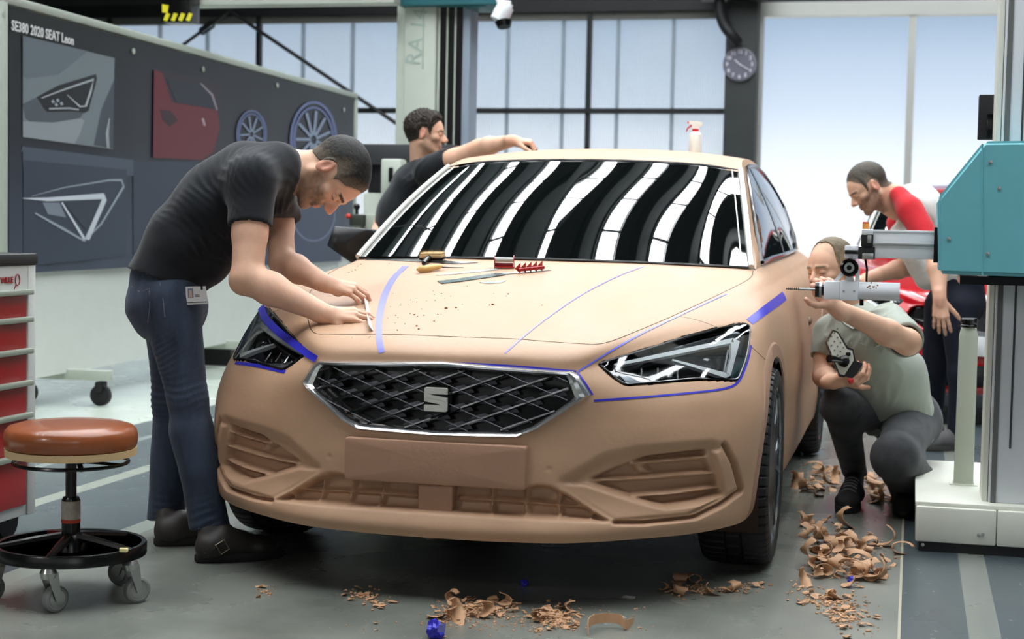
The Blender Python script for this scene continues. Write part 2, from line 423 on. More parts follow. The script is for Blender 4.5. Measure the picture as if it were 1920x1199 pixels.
for i, (xa, xb) in enumerate(((-6.5, -3.6), (-3.2, -.3), (.1, 3.0), (3.4, 6.3))):  # unseen glowing panels added behind the camera as front fill, framed like windows
    t = struct(MB().b2((xa, YF, 1.3), (xb, YF + .02, 4.6)).build('window_%d' % (i + 20), E_bright if i == 3 else E_front, smooth=False))
    MB().b2((xa - .06, YF, 2.9), (xb + .06, YF + .05, 3.0)).b2((xa - .06, YF, 1.2), (xb + .06, YF + .05, 1.3)).build('window_frame', M_dark, t, smooth=False)
ld = bpy.data.lights.new('strobe_softbox', 'AREA'); ld.shape = 'DISK'; ld.size = .55; ld.energy = 20; ld.color = (1, .97, .92)
lo = bpy.data.objects.new('strobe_softbox', ld); COL.objects.link(lo); lo.location = (-2.3, -4.6, 2.5); lo.rotation_euler = (Vector((-.1, -.6, .55)) - Vector(lo.location)).to_track_quat('-Z', 'Y').to_euler()
# back wall: openings left and right of the dark pillar
xPL, _ = wp(1359, 400); xPR, _ = wp(1416, 400)
xWL = XL; _, zTop = wp(1000, 20); _, zBar1 = wp(1000, 203); _, zBar2 = wp(1000, 213)
xRW0, _ = wp(1428, 200); xRM0, _ = wp(1699, 200); xRM1, _ = wp(1713, 200)
ZB = 0.35
mb = MB()
mb.b2((XL, WY, 0), (XR, WY + .2, ZB)); mb.b2((XL, WY, zTop), (XR, WY + .2, ZC))
bw = struct(mb.build('wall_back', M_pillar, smooth=False))
pane = struct(MB().b2((XL, WY + .10, ZB), (xPL, WY + .12, zTop)).build('window_1', M_poly, smooth=False))
mb = MB(); mb.b2((XL, WY - .02, zTop - .02), (xPL, WY + .08, zTop + .12)); mb.b2((XL, WY - .02, zBar2), (xPL, WY + .06, zBar1))
mb.build('window_frame', M_dark, pane, smooth=False)
mb = MB()
for px in (292, 381, 561, 654, 946, 1050, 1153, 1257):
    x, _ = wp(px, 200); mb.b2((x - .013, WY + .07, ZB), (x + .018, WY + .13, zTop))
mb.build('mullion', frosted('frosted_mullion', (.66, .70, .72, 1), .45, 0), pane, smooth=False)
mb = MB()
for px in (204, 483, 1103):
    x, _ = wp(px, 120); mb.b2((x - .025, WY + .0, ZB), (x + .025, WY + .08, zTop))
mb.build('window_post', M_dark, pane, smooth=False)
mb = MB(); _, zz = wp(1000, 38); mb.b2((XL, WY + .03, zz), (xPL, WY + .07, zTop)); mb.build('blind_box', mat('blind_grey', rgb(92, 92, 88), 0.8), pane, smooth=False)
pane2 = struct(MB().b2((xRW0, WY + .10, ZB), (XR, WY + .12, zTop)).build('window_2', M_frost, smooth=False))
mb = MB(); mb.b2((xRW0 - .10, WY - .05, ZB), (xRW0, WY + .1, zTop)); mb.b2((xRM0, WY - .02, ZB), (xRM1, WY + .1, zTop))
_, z1 = wp(1600, 30); mb.b2((xRW0 - .1, WY - .04, z1), (XR, WY + .1, zTop + .05))
mb.build('window_frame', M_alu, pane2, smooth=False)
pl = struct(MB().b2((xPL, WY - .35, 0), (xPR, WY + .2, ZC), .01).build('trim_1', M_pillar))
# duct hugging the top of the pillar
pA = [PY(1349, -20, WY - .5), PY(1350, 22, WY - .5), PY(1358, 48, WY - .5), PY(1372, 66, WY - .5), PY(1385, 80, WY - .45)]
tag(MB().tube(catmull(pA, 5), .055, 12).build('pipe', M_dark), 'black pipe bending into the top of the dark pillar', 'pipe')
tag(MB().b2((xPL - .25, WY - .6, zTop + .02), (xPR + .1, WY - .35, zTop + .35)).build('roof_beam_bracket', M_dark), 'black steel bracket at the head of the dark pillar', 'bracket')
# clock
cc = PY(1387, 121, WY - .37); ck = thing('wall_clock', 'round grey wall clock with white numerals on dark pillar', 'clock', cc)
R_ = 31.5 / F * (cc - Vector(CAM)).dot(Vector(_FW))
MB().lathe([(R_, 0), (R_, .03), (R_ * .95, .035)], cc + Vector((0, .02, 0)), (0, -1, 0), 40).build('clock_case', mat('clock_case_grey', rgb(110, 110, 116), .5), ck)
MB().lathe([(R_ * .93, 0), (R_ * .93, .006)], cc + Vector((0, -.012, 0)), (0, -1, 0), 40).build('clock_face', mat('clock_face_grey', rgb(92, 92, 104), .5), ck)
def text_mesh(name, s, m, size, parent, origin, ex, ez, depth=.001, align='CENTER', shear=0, weight=0):
    cu = bpy.data.curves.new(name, 'FONT'); cu.body = s; cu.size = size; cu.align_x = align; cu.align_y = 'CENTER'; cu.extrude = depth; cu.shear = shear; cu.offset = weight; cu.resolution_u = 2
    to = bpy.data.objects.new(name, cu); COL.objects.link(to); dg = bpy.context.evaluated_depsgraph_get(); me = bpy.data.meshes.new_from_object(to.evaluated_get(dg)); bpy.data.objects.remove(to)
    ex = Vector(ex).normalized(); ez = Vector(ez).normalized(); n = ex.cross(ez); M = Matrix(((ex.x, ez.x, n.x, origin[0]), (ex.y, ez.y, n.y, origin[1]), (ex.z, ez.z, n.z, origin[2]), (0, 0, 0, 1)))
    me.transform(M); me.name = name
    o = bpy.data.objects.new(name, me); COL.objects.link(o); me.materials.clear(); me.materials.append(m)
    if parent is not None: setpar(o, parent)
    return o
M_ckn = mat('clock_white', rgb(190, 190, 200), .5)
for k in range(12):
    a = PI / 2 - (k + 1) * PI / 6
    text_mesh('clock_numeral', str(k + 1), M_ckn, R_ * .30, ck, cc + Vector((math.cos(a) * R_ * .74, -.020, math.sin(a) * R_ * .74)), (1, 0, 0), (0, 0, 1), weight=.002)
for ang, ln, wd in ((-30, .62, .010), (138, .40, .014)):
    a = math.radians(ang); d = Vector((math.cos(a), 0, math.sin(a)))
    MB().tube([cc + Vector((0, -.024, 0)) - d * R_ * .12, cc + Vector((0, -.024, 0)) + d * R_ * ln], wd * .6, 6).build('clock_hand', M_ckn, ck)
# wind brace with turnbuckle in front of the left windows
BY = WY - .05
br = thing('wind_brace', 'thin black steel cross brace with turnbuckle before windows', 'brace', PY(430, 20, BY))
MB().tube([PY(322, 100, BY), PY(430, 20, BY)], .020, 8).build('rod', M_dark, br); MB().tube([PY(430, 20, BY), PY(760, 243, BY)], .022, 8).build('rod', M_dark, br)
a_, b_ = PY(374, 62, BY - .02), PY(402, 42, BY - .02); dd = (b_ - a_).normalized(); up_ = Vector((-dd.z, 0, dd.x))
MB().tube([a_ + up_ * .0, a_ + dd * .03 + up_ * .035, b_ - dd * .03 + up_ * .035, b_, b_ - dd * .03 - up_ * .035, a_ + dd * .03 - up_ * .035], .016, 8, closed=True).build('turnbuckle', M_dark, br)
# ------------------------------------------------------------------ the clay car
M_clay = mat('modelling_clay', rgb(180, 145, 117), 0.50, var=0.07, vscale=5, bump=0.12, bscale=90, spec=0.45, stretch=(1, .5, 1), rvar=.06)
M_clay2 = mat('shaped_clay_detail', rgb(166, 129, 106), 0.6, var=0.08, vscale=7, bump=0.15, bscale=70, spec=0.35)
M_gap = mat('panel_gap_black', rgb(38, 26, 20), 0.8)
M_chrome = mat('satin_chrome', rgb(226, 228, 230), 0.2, .92)
M_brush = mat('brushed_aluminium', rgb(214, 214, 206), 0.3, 0.35)
M_black = mat('gloss_black_plastic', rgb(9, 9, 11), 0.18)
M_blackm = mat('matt_black_plastic', rgb(20, 21, 23), 0.5, bump=.1, bscale=300)
M_tyre = mat('tyre_rubber', rgb(22, 23, 25), 0.62, var=.15, vscale=30)
M_glass = mat('smoked_windscreen_glass', rgb(6, 9, 9), 0.015, spec=1.0, ior=1.75)
M_tape = mat('blue_masking_tape', rgb(46, 44, 178), 0.38, var=.08, vscale=40, spec=.5)
M_tapel = mat('pale_glare_tape', rgb(112, 112, 214), 0.35, var=.08, vscale=40, spec=.6)  # paler than the plain tape: gloss glare on the bonnet put into the colour
def thin_glass(name, tint=(1, 1, 1, 1), ior=1.45):
    m = bpy.data.materials.new(name); m.use_nodes = True; nt = m.node_tree; nt.nodes.remove(nt.nodes['Principled BSDF'])
    a = nt.nodes.new('ShaderNodeBsdfTransparent'); a.inputs[0].default_value = tint; g = nt.nodes.new('ShaderNodeBsdfGlossy'); g.inputs['Roughness'].default_value = 0.03
    f = nt.nodes.new('ShaderNodeFresnel'); f.inputs[0].default_value = ior; mx = nt.nodes.new('ShaderNodeMixShader')
    nt.links.new(f.outputs[0], mx.inputs[0]); nt.links.new(a.outputs[0], mx.inputs[1]); nt.links.new(g.outputs[0], mx.inputs[2]); nt.links.new(mx.outputs[0], nt.nodes['Material Output'].inputs['Surface']); return m
M_lens = thin_glass('clear_lamp_lens', (.93, .96, .98, 1), 1.5)
KEY = np.array([
 [(0,-.875,.187),(.2,-.868,.188),(.4,-.84,.192),(.58,-.755,.2),(.72,-.64,.203),(.82,-.50,.208),(.852,-.36,.208),(.862,0,.20),(.87,.35,.19),(.87,1,.185),(.87,1.9,.185),(.87,2.7,.2),(.85,3.35,.3)],
 [(0,-.885,.225),(.2,-.88,.226),(.4,-.852,.23),(.585,-.765,.238),(.73,-.65,.242),(.828,-.50,.245),(.869,-.355,.25),(.872,0,.24),(.885,.35,.23),(.89,1,.22),(.89,1.9,.22),(.89,2.7,.24),(.87,3.38,.34)],
 [(0,-.842,.31),(.2,-.838,.31),(.4,-.81,.312),(.59,-.735,.315),(.745,-.62,.32),(.845,-.475,.325),(.881,-.34,.33),(.884,0,.33),(.895,.35,.33),(.90,1,.33),(.90,1.9,.33),(.905,2.7,.33),(.88,3.4,.40)],
 [(0,-.84,.42),(.2,-.832,.42),(.4,-.80,.42),(.6,-.725,.422),(.765,-.60,.425),(.862,-.455,.425),(.892,-.315,.425),(.893,0,.43),(.90,.35,.43),(.9,1,.43),(.9,1.9,.43),(.903,2.7,.43),(.89,3.42,.48)],
 [(0,-.828,.52),(.2,-.82,.52),(.4,-.79,.52),(.6,-.71,.525),(.762,-.57,.53),(.865,-.42,.535),(.898,-.28,.54),(.900,0,.55),(.905,.35,.55),(.905,1,.55),(.905,1.9,.55),(.905,2.7,.55),(.895,3.42,.58)],
 [(0,-.818,.61),(.2,-.811,.61),(.42,-.778,.609),(.58,-.672,.622),(.745,-.52,.625),(.842,-.36,.64),(.884,-.20,.66),(.896,0,.67),(.90,.35,.68),(.9,1,.68),(.9,1.9,.69),(.905,2.7,.68),(.89,3.4,.68)],
 [(0,-.803,.677),(.2,-.796,.675),(.395,-.762,.671),(.56,-.56,.722),(.70,-.37,.755),(.79,-.22,.778),(.84,-.10,.80),(.865,.05,.815),(.872,.4,.825),(.872,1,.835),(.875,1.9,.85),(.872,2.7,.86),(.85,3.38,.84)],
 [(0,-.715,.745),(.2,-.71,.747),(.40,-.665,.752),(.51,-.48,.788),(.625,-.27,.825),(.71,-.09,.85),(.76,.06,.868),(.80,.22,.882),(.818,.5,.892),(.825,1.05,.905),(.83,1.9,.92),(.825,2.7,.935),(.80,3.3,.93)],
 [(0,-.20,.868),(.18,-.19,.868),(.37,-.14,.867),(.48,0,.878),(.58,.14,.894),(.655,.27,.906),(.71,.38,.915),(.765,.48,.92),(.79,.68,.928),(.80,1.1,.938),(.805,1.9,.95),(.795,2.7,.965),(.76,3.2,.97)],
 [(0,.42,.962),(.15,.425,.961),(.32,.44,.960),(.46,.47,.957),(.58,.51,.953),(.66,.545,.949),(.71,.58,.947),(.75,.63,.946),(.772,.74,.95),(.778,1.15,.962),(.78,1.9,.975),(.765,2.7,.99),(.72,3.1,1.0)]])
car = thing('car', 'full-size clay model car with black windscreen, chrome grille and blue tape', 'car', (0, 0, 0))
A = crows(KEY, [30] * 7 + [12] * 2)                       # rows
A = np.transpose(crows(np.transpose(A, (1, 0, 2)), [46] * 6 + [30, 12, 12, 12, 16, 12]), (1, 0, 2))
A[:, 0, 0] = 0
NR, NC = A.shape[:2]
def grid_faces(nr, nc, o=0):
    i, k = np.meshgrid(np.arange(nr - 1), np.arange(nc - 1), indexing='ij'); a = (i * nc + k).ravel() + o
    return np.stack([a, a + 1, a + nc + 1, a + nc], 1)
V0 = A.reshape(-1, 3); FG = grid_faces(NR, NC)
def side_rail():
    return [(.762, .628, .946), (.728, .83, 1.045), (.690, 1.05, 1.165), (.648, 1.28, 1.290), (.612, 1.52, 1.365), (.598, 1.80, 1.392), (.590, 2.2, 1.400), (.575, 2.8, 1.375), (.53, 3.3, 1.29)]
both = np.concatenate([V0, V0 * [-1, 1, 1]])
BV = BVHTree.FromPolygons([Vector(v) for v in both], [tuple(f) for f in FG] + [tuple(f[::-1] + len(V0)) for f in FG])
CV = Vector(CAM)
def hit(px, py, off=0.0, bv=None):
    "point of the bodywork seen at a pixel, lifted off the surface by off"
    d = Vector(ray(px, py)).normalized(); r = (bv or BV).ray_cast(CV, d)
    if r[0] is None:
        q = CV + d * 5.0
        for t in np.linspace(4.0, 6.6, 40):
            n = (bv or BV).find_nearest(CV + d * float(t))
            if n[0] is not None and (CV + d * float(t) - n[0]).length < (q - (bv or BV).find_nearest(q)[0]).length: q = CV + d * float(t)
        n = (bv or BV).find_nearest(q); p, nn = n[0], n[1]
    else: p, nn = r[0], r[1]
    if nn.dot(d) > 0: nn = -nn
    return p + nn * off
# ---- recess map (traced on the car's left front, mirrored)
pxy = proj(V0); X_, Y_ = pxy[:, 0], pxy[:, 1]
c2 = lambda L: [(1060 + x * .20833, 780 + y * .20833) for x, y in L]
c3 = lambda L: [(620 + x * .28125, 800 + y * .28125) for x, y in L]
c1 = lambda L: [(1040 + x * .25, 560 + y * .25) for x, y in L]
front = (V0[:, 1] < -.05) & (V0[:, 2] < .82)
D = np.zeros(len(V0))
def inside(poly, w0, w1=0): return 1 - sstep(-w0, w1, sd_poly(X_, Y_, poly))
fogA = c2([(-60, 560), (150, 440), (330, 330), (640, 268), (1000, 236), (1330, 205), (1430, 250), (1510, 400), (1590, 640), (1585, 690), (1400, 838), (1190, 938), (700, 985), (440, 980), (250, 880), (-20, 680), (-80, 600)])
fogI = c2([(170, 592), (500, 450), (740, 365), (1290, 300), (1310, 420), (1380, 520), (1440, 720), (1200, 790), (900, 825), (600, 745)])
bladeV = c2([(1325, 320), (1430, 290), (1500, 420), (1570, 655), (1440, 742), (1100, 902), (450, 948), (380, 910), (-60, 640), (0, 600), (190, 610), (600, 748), (900, 830), (1200, 795), (1440, 722), (1400, 560)])
D = np.maximum(D, .024 * (1 - sstep(-26, 2, sd_poly(X_, Y_, fogA))))
bl = inside(bladeV, 5); D = D * (1 - bl) + .004 * bl
ii = inside(fogI, 6); slat = np.zeros(len(V0))
for ln, hw in ((c2([(600, 446), (1310, 385)]), 7), (c2([(170, 598), (500, 592), (800, 572), (1390, 528)]), 6), (c2([(620, 737), (1000, 712), (1420, 658)]), 6)):
    slat = np.maximum(slat, 1 - sstep(1.0, hw, sd_line(X_, Y_, ln)))
fac = c2([(600, 450), (720, 445), (840, 545), (680, 550)])
slat = np.maximum(slat, .6 * inside(fac, 4))
D = D * (1 - ii) + ii * (.060 - .036 * slat)
groove = 1 - sstep(1.5, 5.5, sd_line(X_, Y_, c2([(1435, 262), (1520, 420), (1583, 655), (1575, 685), (1410, 805), (1170, 920), (700, 968), (450, 965)])))
D = np.maximum(D, .030 * groove)
mid = [(790, 905), (986, 914), (1010, 910), (1030, 912), (1059, 926), (1148, 981), (1000, 975), (790, 962)]
mi = inside(mid, 9, 1)
bars = 1 - sstep(1.6, 4.2, sd_line(X_, Y_, [(850, 937), (984, 944), (1090, 952)]))
for bx in (918, 983, 1047, 1110): bars = np.maximum(bars, 1 - sstep(1.8, 4.5, np.abs(X_ - bx - (Y_ - 940) * -.02)))
blk = 1 - sstep(850, 853, X_)
D = D * (1 - mi) + mi * (.060 - .034 * np.maximum(bars * .9, 0) * (1 - blk))
gp = [(780, 684), (821, 685), (1068, 700), (1086, 708), (1100, 742), (972, 817), (940, 817), (821, 812), (780, 808)]
D = np.maximum(D, .060 * inside(gp, 3, 0))
LAMP = round_px(c1([(335, 490), (700, 378), (1050, 268), (1400, 188), (1468, 205), (1440, 440), (1372, 612), (1050, 602), (800, 627), (530, 648), (440, 590)]), [4, 20, 20, 20, 8, 20, 8, 14, 14, 8, 6])
D = np.maximum(D, .055 * inside(LAMP, 4, 1))
# little round sensor dimple and soft crease from number plate to lamp intake
D = np.maximum(D, .004 * (1 - sstep(2, 3.5, np.hypot(X_ - 1029, (Y_ - 880) * .7))))
D *= front
Dg = D.reshape(NR, NC)
for _ in range(2):
    q = np.pad(Dg, 1, mode='edge'); Dg = (q[1:-1, 1:-1] * 2 + q[:-2, 1:-1] + q[2:, 1:-1] + q[1:-1, :-2] + q[1:-1, 2:]) / 6
D = Dg.ravel()
du = np.gradient(A, axis=1); dv = np.gradient(A, axis=0); NN = np.cross(dv, du); NN /= np.linalg.norm(NN, axis=2, keepdims=True); NN = NN.reshape(-1, 3)
if NN[0][1] > 0: NN = -NN          # outward: forward at the nose
inw = -NN; inw[:, 2] *= .3; inw[:, 1] += .6 * (D > 0); inw /= np.linalg.norm(inw, axis=1, keepdims=True)
V1 = V0 + inw * D[:, None]
# door handle pocket + arch lip
keep = np.ones(len(FG), bool); cen = V1[FG].mean(1)
for yc_ in (0.0, 2.686):
    r = np.hypot(V1[:, 1] - yc_, V1[:, 2] - .325); side = V1[:, 0] > .6
    ring = side & (r < .372) & (r > .30) & (V1[:, 2] > .15)
    rc = np.hypot(cen[:, 1] - yc_, cen[:, 2] - .325); keep &= ~((rc < .350) & (cen[:, 0] > .6))
    sn = side & (np.abs(r - .350) < .016); k = .350 / np.maximum(r[sn], 1e-6)
    V1[sn, 1] = yc_ + (V1[sn, 1] - yc_) * k; V1[sn, 2] = .325 + (V1[sn, 2] - .325) * k
FB = FG[keep]
n = len(V1)
VV = np.concatenate([V1, V1 * [-1, 1, 1]]); FF = np.concatenate([FB, FB[:, ::-1] + n])
# roof and pillars
rail = np.array([tuple(p) for p in catmull(side_rail(), 6)])
SB = np.array([tuple(p) for p in catmull([(.765, .632, .946), (.772, .74, .95), (.778, 1.15, .962), (.779, 1.5, .968), (.78, 1.9, .975), (.78, 2.3, .982), (.765, 2.7, .99), (.76, 2.95, .995), (.72, 3.1, 1.0)], 6)])
NS = 14; sg = []
for j in range(NS + 1):
    t = j / NS; q = SB * (1 - t) + rail * t; q[:, 0] += .022 * math.sin(PI * t) * np.linspace(0.2, 1, len(q)); sg.append(q)
sg = np.array(sg); sgF = grid_faces(NS + 1, len(rail))
sgv = sg.reshape(-1, 3)
hdr_i = 20
rl = rail[hdr_i:]; cl = np.array([tuple(p) for p in catmull([(0, 1.255, 1.352), (0, 1.45, 1.398), (0, 1.75, 1.430), (0, 2.1, 1.438), (0, 2.8, 1.42), (0, 3.35, 1.33)], 10)])
cl = cl[np.linspace(0, len(cl) - 1, len(rl)).round().astype(int)]
rg = []
for j in range(25):
    t = j / 24; a = t * PI / 2; wx = math.sin(a) ** 1.0; e = abs(wx)
    q = np.empty_like(rl); q[:, 0] = rl[:, 0] * e; q[:, 1] = cl[:, 1] + (rl[:, 1] - cl[:, 1]) * e ** 2.2; q[:, 2] = cl[:, 2] + (rl[:, 2] - cl[:, 2]) * e ** 2.6; rg.append(q)
rg = np.array(rg); rgF = grid_faces(25, len(rl)); rgv = rg.reshape(-1, 3)
tv = [VV]; tf = [FF]; o_ = len(VV)
for v_, f_ in ((sgv, sgF), (rgv, rgF)):
    tv += [v_, v_ * [-1, 1, 1]]; tf += [f_ + o_, f_[:, ::-1] + o_ + len(v_)]; o_ += 2 * len(v_)
dk = (sd_poly(X_, Y_, LAMP) < 2.0) & front | ((sd_poly(X_, Y_, gp) < -2) & front)
fidx = dk[FB].sum(1) >= 2; fidx = np.concatenate([fidx, fidx]).astype(int); allf = np.concatenate(tf); fidx = np.concatenate([fidx, np.zeros(len(allf) - len(fidx), int)])
body = mesh_obj('body', np.concatenate(tv), [tuple(int(i) for i in f) for f in allf], [M_clay, M_black], car, matidx=fidx)
bm = bmesh.new(); bm.from_mesh(body.data); bmesh.ops.remove_doubles(bm, verts=bm.verts[:], dist=.0006); bmesh.ops.recalc_face_normals(bm, faces=bm.faces[:]); bm.to_mesh(body.data); bm.free()
body.data.set_sharp_from_angle(angle=math.radians(48))
def bvh_of(vs, fs): return BVHTree.FromPolygons([Vector(v) for v in vs], [tuple(int(i) for i in f) for f in fs])
sgv2 = np.concatenate([sgv, sgv * [-1, 1, 1]]); BVs = bvh_of(sgv2, np.concatenate([sgF, sgF + len(sgv)]))
BVr = bvh_of(np.concatenate([rgv, rgv * [-1, 1, 1]]), np.concatenate([rgF, rgF + len(rgv)]))
# ---- underbody so nothing shows through
mb = MB()
mb.b2((-.62, -.42, .20), (.62, 3.2, .60)); mb.b2((-.80, .45, .20), (.80, 2.25, .55)); mb.b2((-.40, -.66, .205), (.40, -.42, .50)); mb.b2((-.66, -.45, .205), (.66, -.36, .45))
mb.build('underbody', M_blackm, car, smooth=False)
for yc_ in (0, 2.686):
    for s in (-1, 1):
        m2 = MB(); rows = []
        for xx, rr in ((.62, .36), (.885 if yc_ == 0 else .90, .352)):
            rows.append([Vector((s * xx, yc_ + math.cos(a) * rr, .325 + math.sin(a) * rr)) for a in np.linspace(-.5, PI + .5, 40)])
        m2.grid(rows); m2.build('wheel_arch_liner', mat('arch_brown_black', rgb(52, 36, 26), .8), car)
        rows = []
        for xo, rr in ((-.002, .350), (.0022, .353), (.0022, .394), (-.003, .400)):
            row = []
            for a in np.linspace(-.30 if yc_ == 0 else -.3, PI + .28, 60):
                y = yc_ + math.cos(a) * rr; z = .325 + math.sin(a) * rr
                h = BV.ray_cast(Vector((1.5 * s, y, z)), Vector((-s, 0, 0)))
                x = (abs(h[0].x) if h[0] is not None and abs(h[0].x) > .7 else .88); row.append(Vector((s * (x + xo), y, z)))
            rows.append(row)
        MB().sheet(rows, .002 * s).build('arch_flare', mat('arch_clay', rgb(162, 127, 105), .6, var=.06, bump=.1), car)
# ---- number plate block and centre block
def front_y(x, z):
    h = BV.ray_cast(Vector((x, -2, z)), Vector((0, 1, 0))); return h[0].y if h[0] is not None else -.8
def plate_rows(x0, x1, z0, z1, off, n=24, m=10):
    return [[Vector((x, front_y(x * .55, (z0 + z1) / 2) * 0 + front_y(0, (z0 + z1) / 2) + x * x * .12 - off, z)) for x in np.linspace(x0, x1, n)] for z in np.linspace(z0, z1, m)]
def rounded_slab(name, x0, x1, z0, z1, off, depth, r, m, parent):
    poly = round_px([(x0, z0), (x1, z0), (x1, z1), (x0, z1)], r, 4); cx_, cz_ = (x0 + x1) / 2, (z0 + z1) / 2
    rings = []
    for sc_, dd in ((1, depth), (1, .004), (.995, .0012), (.985, 0), (.5, -.0), (0, 0)):
        ring = []
        for (x, z) in poly:
            if sc_ > .9: ins = (1 - sc_) * .3; xx = x - math.copysign(min(ins, abs(x - cx_)), x - cx_); zz = z - math.copysign(min(ins, abs(z - cz_)), z - cz_)
            else: xx = cx_ + (x - cx_) * sc_; zz = cz_ + (z - cz_) * sc_
            ring.append(Vector((xx, y0_plate(z0, z1) + xx * xx * .10 - off + dd, zz)))
        rings.append(ring)
    return MB().grid(rings, True).build(name, m, parent, angle=50)
def y0_plate(z0, z1): return -.838
rounded_slab('number_plate_block', -.272, .272, .337, .462, .020, .05, .010, M_clay2, car)
rounded_slab('centre_block', -.052, .052, .232, .335, -.008, .07, .008, M_clay2, car)
# ---- grille
def loop_px(poly, off, k): return None
gr = bpy.data.objects.new('grille', None); COL.objects.link(gr); gr.location = (0, -.8, .58); gr.matrix_world = Matrix.Translation((0, -.8, .58)); setpar(gr, car)
# outlines on the right half in (x, z) taken from the nose surface, mirrored
def to_x(pts): return [hit(*p) for p in pts]
o_h = to_x([(1075, 696), (1087, 706), (1108, 741), (1097, 750), (1010, 806), (972, 822)])
i_h = to_x([(1060, 706), (1065, 712), (1077, 745), (1069, 753), (1000, 799), (968, 811)])
def half_loop(h, ztop, zbot):
    "top centre -> right -> bottom centre -> left as (x,z)"
    R = [(p.x, p.z) for p in h]
    def seg(a, b, n): return [(a[0] + (b[0] - a[0]) * t / n, a[1] + (b[1] - a[1]) * t / n) for t in range(n)]
    right = seg((0, ztop), R[0], 14)
    for i in range(len(R) - 1): right += seg(R[i], R[i + 1], 6 if i in (1, 3) else 3)
    right += seg(R[-1], (0, zbot), 12) + [(0, zbot)]
    left = [(-x, z) for x, z in right[-2:0:-1]]
    return right + left
zt_o = PX(821, 679, 0).z + .001; zt_i = PX(821, 691, 0).z; zb_i = PX(821, 807, 0).z; zb_o = PX(821, 816, 0).z
LO = half_loop(o_h, zt_o, zb_o); LI = half_loop(i_h, zt_i, zb_i)
def fy(x, z):
    x = abs(x); h = BV.ray_cast(Vector((x, -2, z)), Vector((0, 1, 0))); y = h[0].y if h[0] is not None else -.78
    return min(y, -.70)
rings = []
for t, off in ((0, -.004), (.04, .006), (.30, .016), (.62, .013), (.96, .002), (1.0, -.012), (1.02, -.05)):
    rings.append([Vector((a[0] + (b[0] - a[0]) * t, fy(a[0] + (b[0] - a[0]) * t, a[1] + (b[1] - a[1]) * t) - off, a[1] + (b[1] - a[1]) * t)) for a, b in zip(LO, LI)])
MB().grid(rings, True).build('grille_surround', M_chrome, gr, angle=30)
# backing + diamond lattice + petals
def poly_mesh(poly2, fn, m, name, parent, step):
    "fill a 2D polygon with a fine mesh, fn maps (u,v) -> 3D"
    xs_ = [p[0] for p in poly2]; ys_ = [p[1] for p in poly2]
    dense = []
    for i in range(len(poly2)):
        a = poly2[i]; b = poly2[(i + 1) % len(poly2)]; L_ = math.hypot(b[0] - a[0], b[1] - a[1]); kk = max(1, int(L_ / step))
        dense += [(a[0] + (b[0] - a[0]) * t / kk, a[1] + (b[1] - a[1]) * t / kk) for t in range(kk)]
    gx, gy = np.meshgrid(np.arange(min(xs_) + step * .5, max(xs_), step), np.arange(min(ys_) + step * .5, max(ys_), step)); gx = gx.ravel(); gy = gy.ravel()
    sd = sd_poly(gx, gy, dense); sel = sd < -step * .45
    pts = [Vector(p) for p in dense] + [Vector((float(a), float(b))) for a, b in zip(gx[sel], gy[sel])]
    nd = len(dense)
    r = delaunay_2d_cdt(pts, [(i, (i + 1) % nd) for i in range(nd)], [], 1, 1e-7)
    vs = [fn(v.x, v.y) for v in r[0]]; return vs, [tuple(f) for f in r[2]]
in_loop = LI
vs, fs = poly_mesh(in_loop, lambda x, z: Vector((x, fy(x, z) + .040, z)), None, '', None, .02)
MB().add(vs, fs).build('grille_backing', M_black, gr, fixn=False)
def clipseg(a, b, poly):
    "clip 2D segment to polygon (sampled)"
    n_ = 60; ts = np.linspace(0, 1, n_); x = a[0] + (b[0] - a[0]) * ts; z = a[1] + (b[1] - a[1]) * ts; ins = in_poly(x, z, poly); runs = []; cur = []
    for i in range(n_):
        if ins[i]: cur.append((x[i], z[i]))
        elif cur: runs.append(cur); cur = []
    if cur: runs.append(cur)
    return [r for r in runs if len(r) > 2]
lat = MB(); lat2 = MB(); pet = MB()
PW_, PH_ = .134, .052; zc0 = (zt_i + zb_i) / 2 + .002
slope = PH_ / PW_
for k in range(-9, 10):
    for sgn, rad, target in ((-1, .0017, lat), (1, .0048, lat2)):
        a = (k * PW_ - .5, zc0 + sgn * slope * -.5); b = (k * PW_ + .5, zc0 + sgn * slope * .5)
        for run in clipseg(a, b, in_loop):
            target.tube([Vector((x, fy(x, z) + (.002 if sgn > 0 else -.002), z)) for x, z in run[::3] + [run[-1]]], rad, 6, up=(0, 0, 1), sx=1.6)
lat.build('grille_lattice', mat('lattice_edge', rgb(70, 70, 76), .3, .4), gr); lat2.build('grille_lattice', M_black, gr)
for r_ in range(-4, 5):
    for q_ in range(-9, 10):
        x0 = q_ * PW_ / 2; z0 = zc0 + r_ * PH_ + (PH_ / 2 if q_ % 2 else 0)
        pp = [(x0 - .30 * PW_, z0 - .002), (x0 - .12 * PW_, z0 + .010), (x0 + .06 * PW_, z0 + .017), (x0 + .26 * PW_, z0 + .004), (x0 + .30 * PW_, z0 - .004), (x0 + .1 * PW_, z0 - .009), (x0 - .15 * PW_, z0 - .009)]
        if not all(in_poly(np.array([p[0]]), np.array([p[1]]), in_loop)[0] for p in pp): continue
        if abs(x0) < .05 and abs(z0 - .583) < .05: continue
        pet.add([Vector((x, fy(x, z) + (.004 if i else .004), z)) for i, (x, z) in enumerate(pp)] + [Vector((x0, fy(x0, z0) + .000, z0 + .003))], [(i, (i + 1) % 7, 7) for i in range(7)])
pet.build('grille_petals', mat('petal_grey', rgb(58, 60, 68), .4, .2), gr)
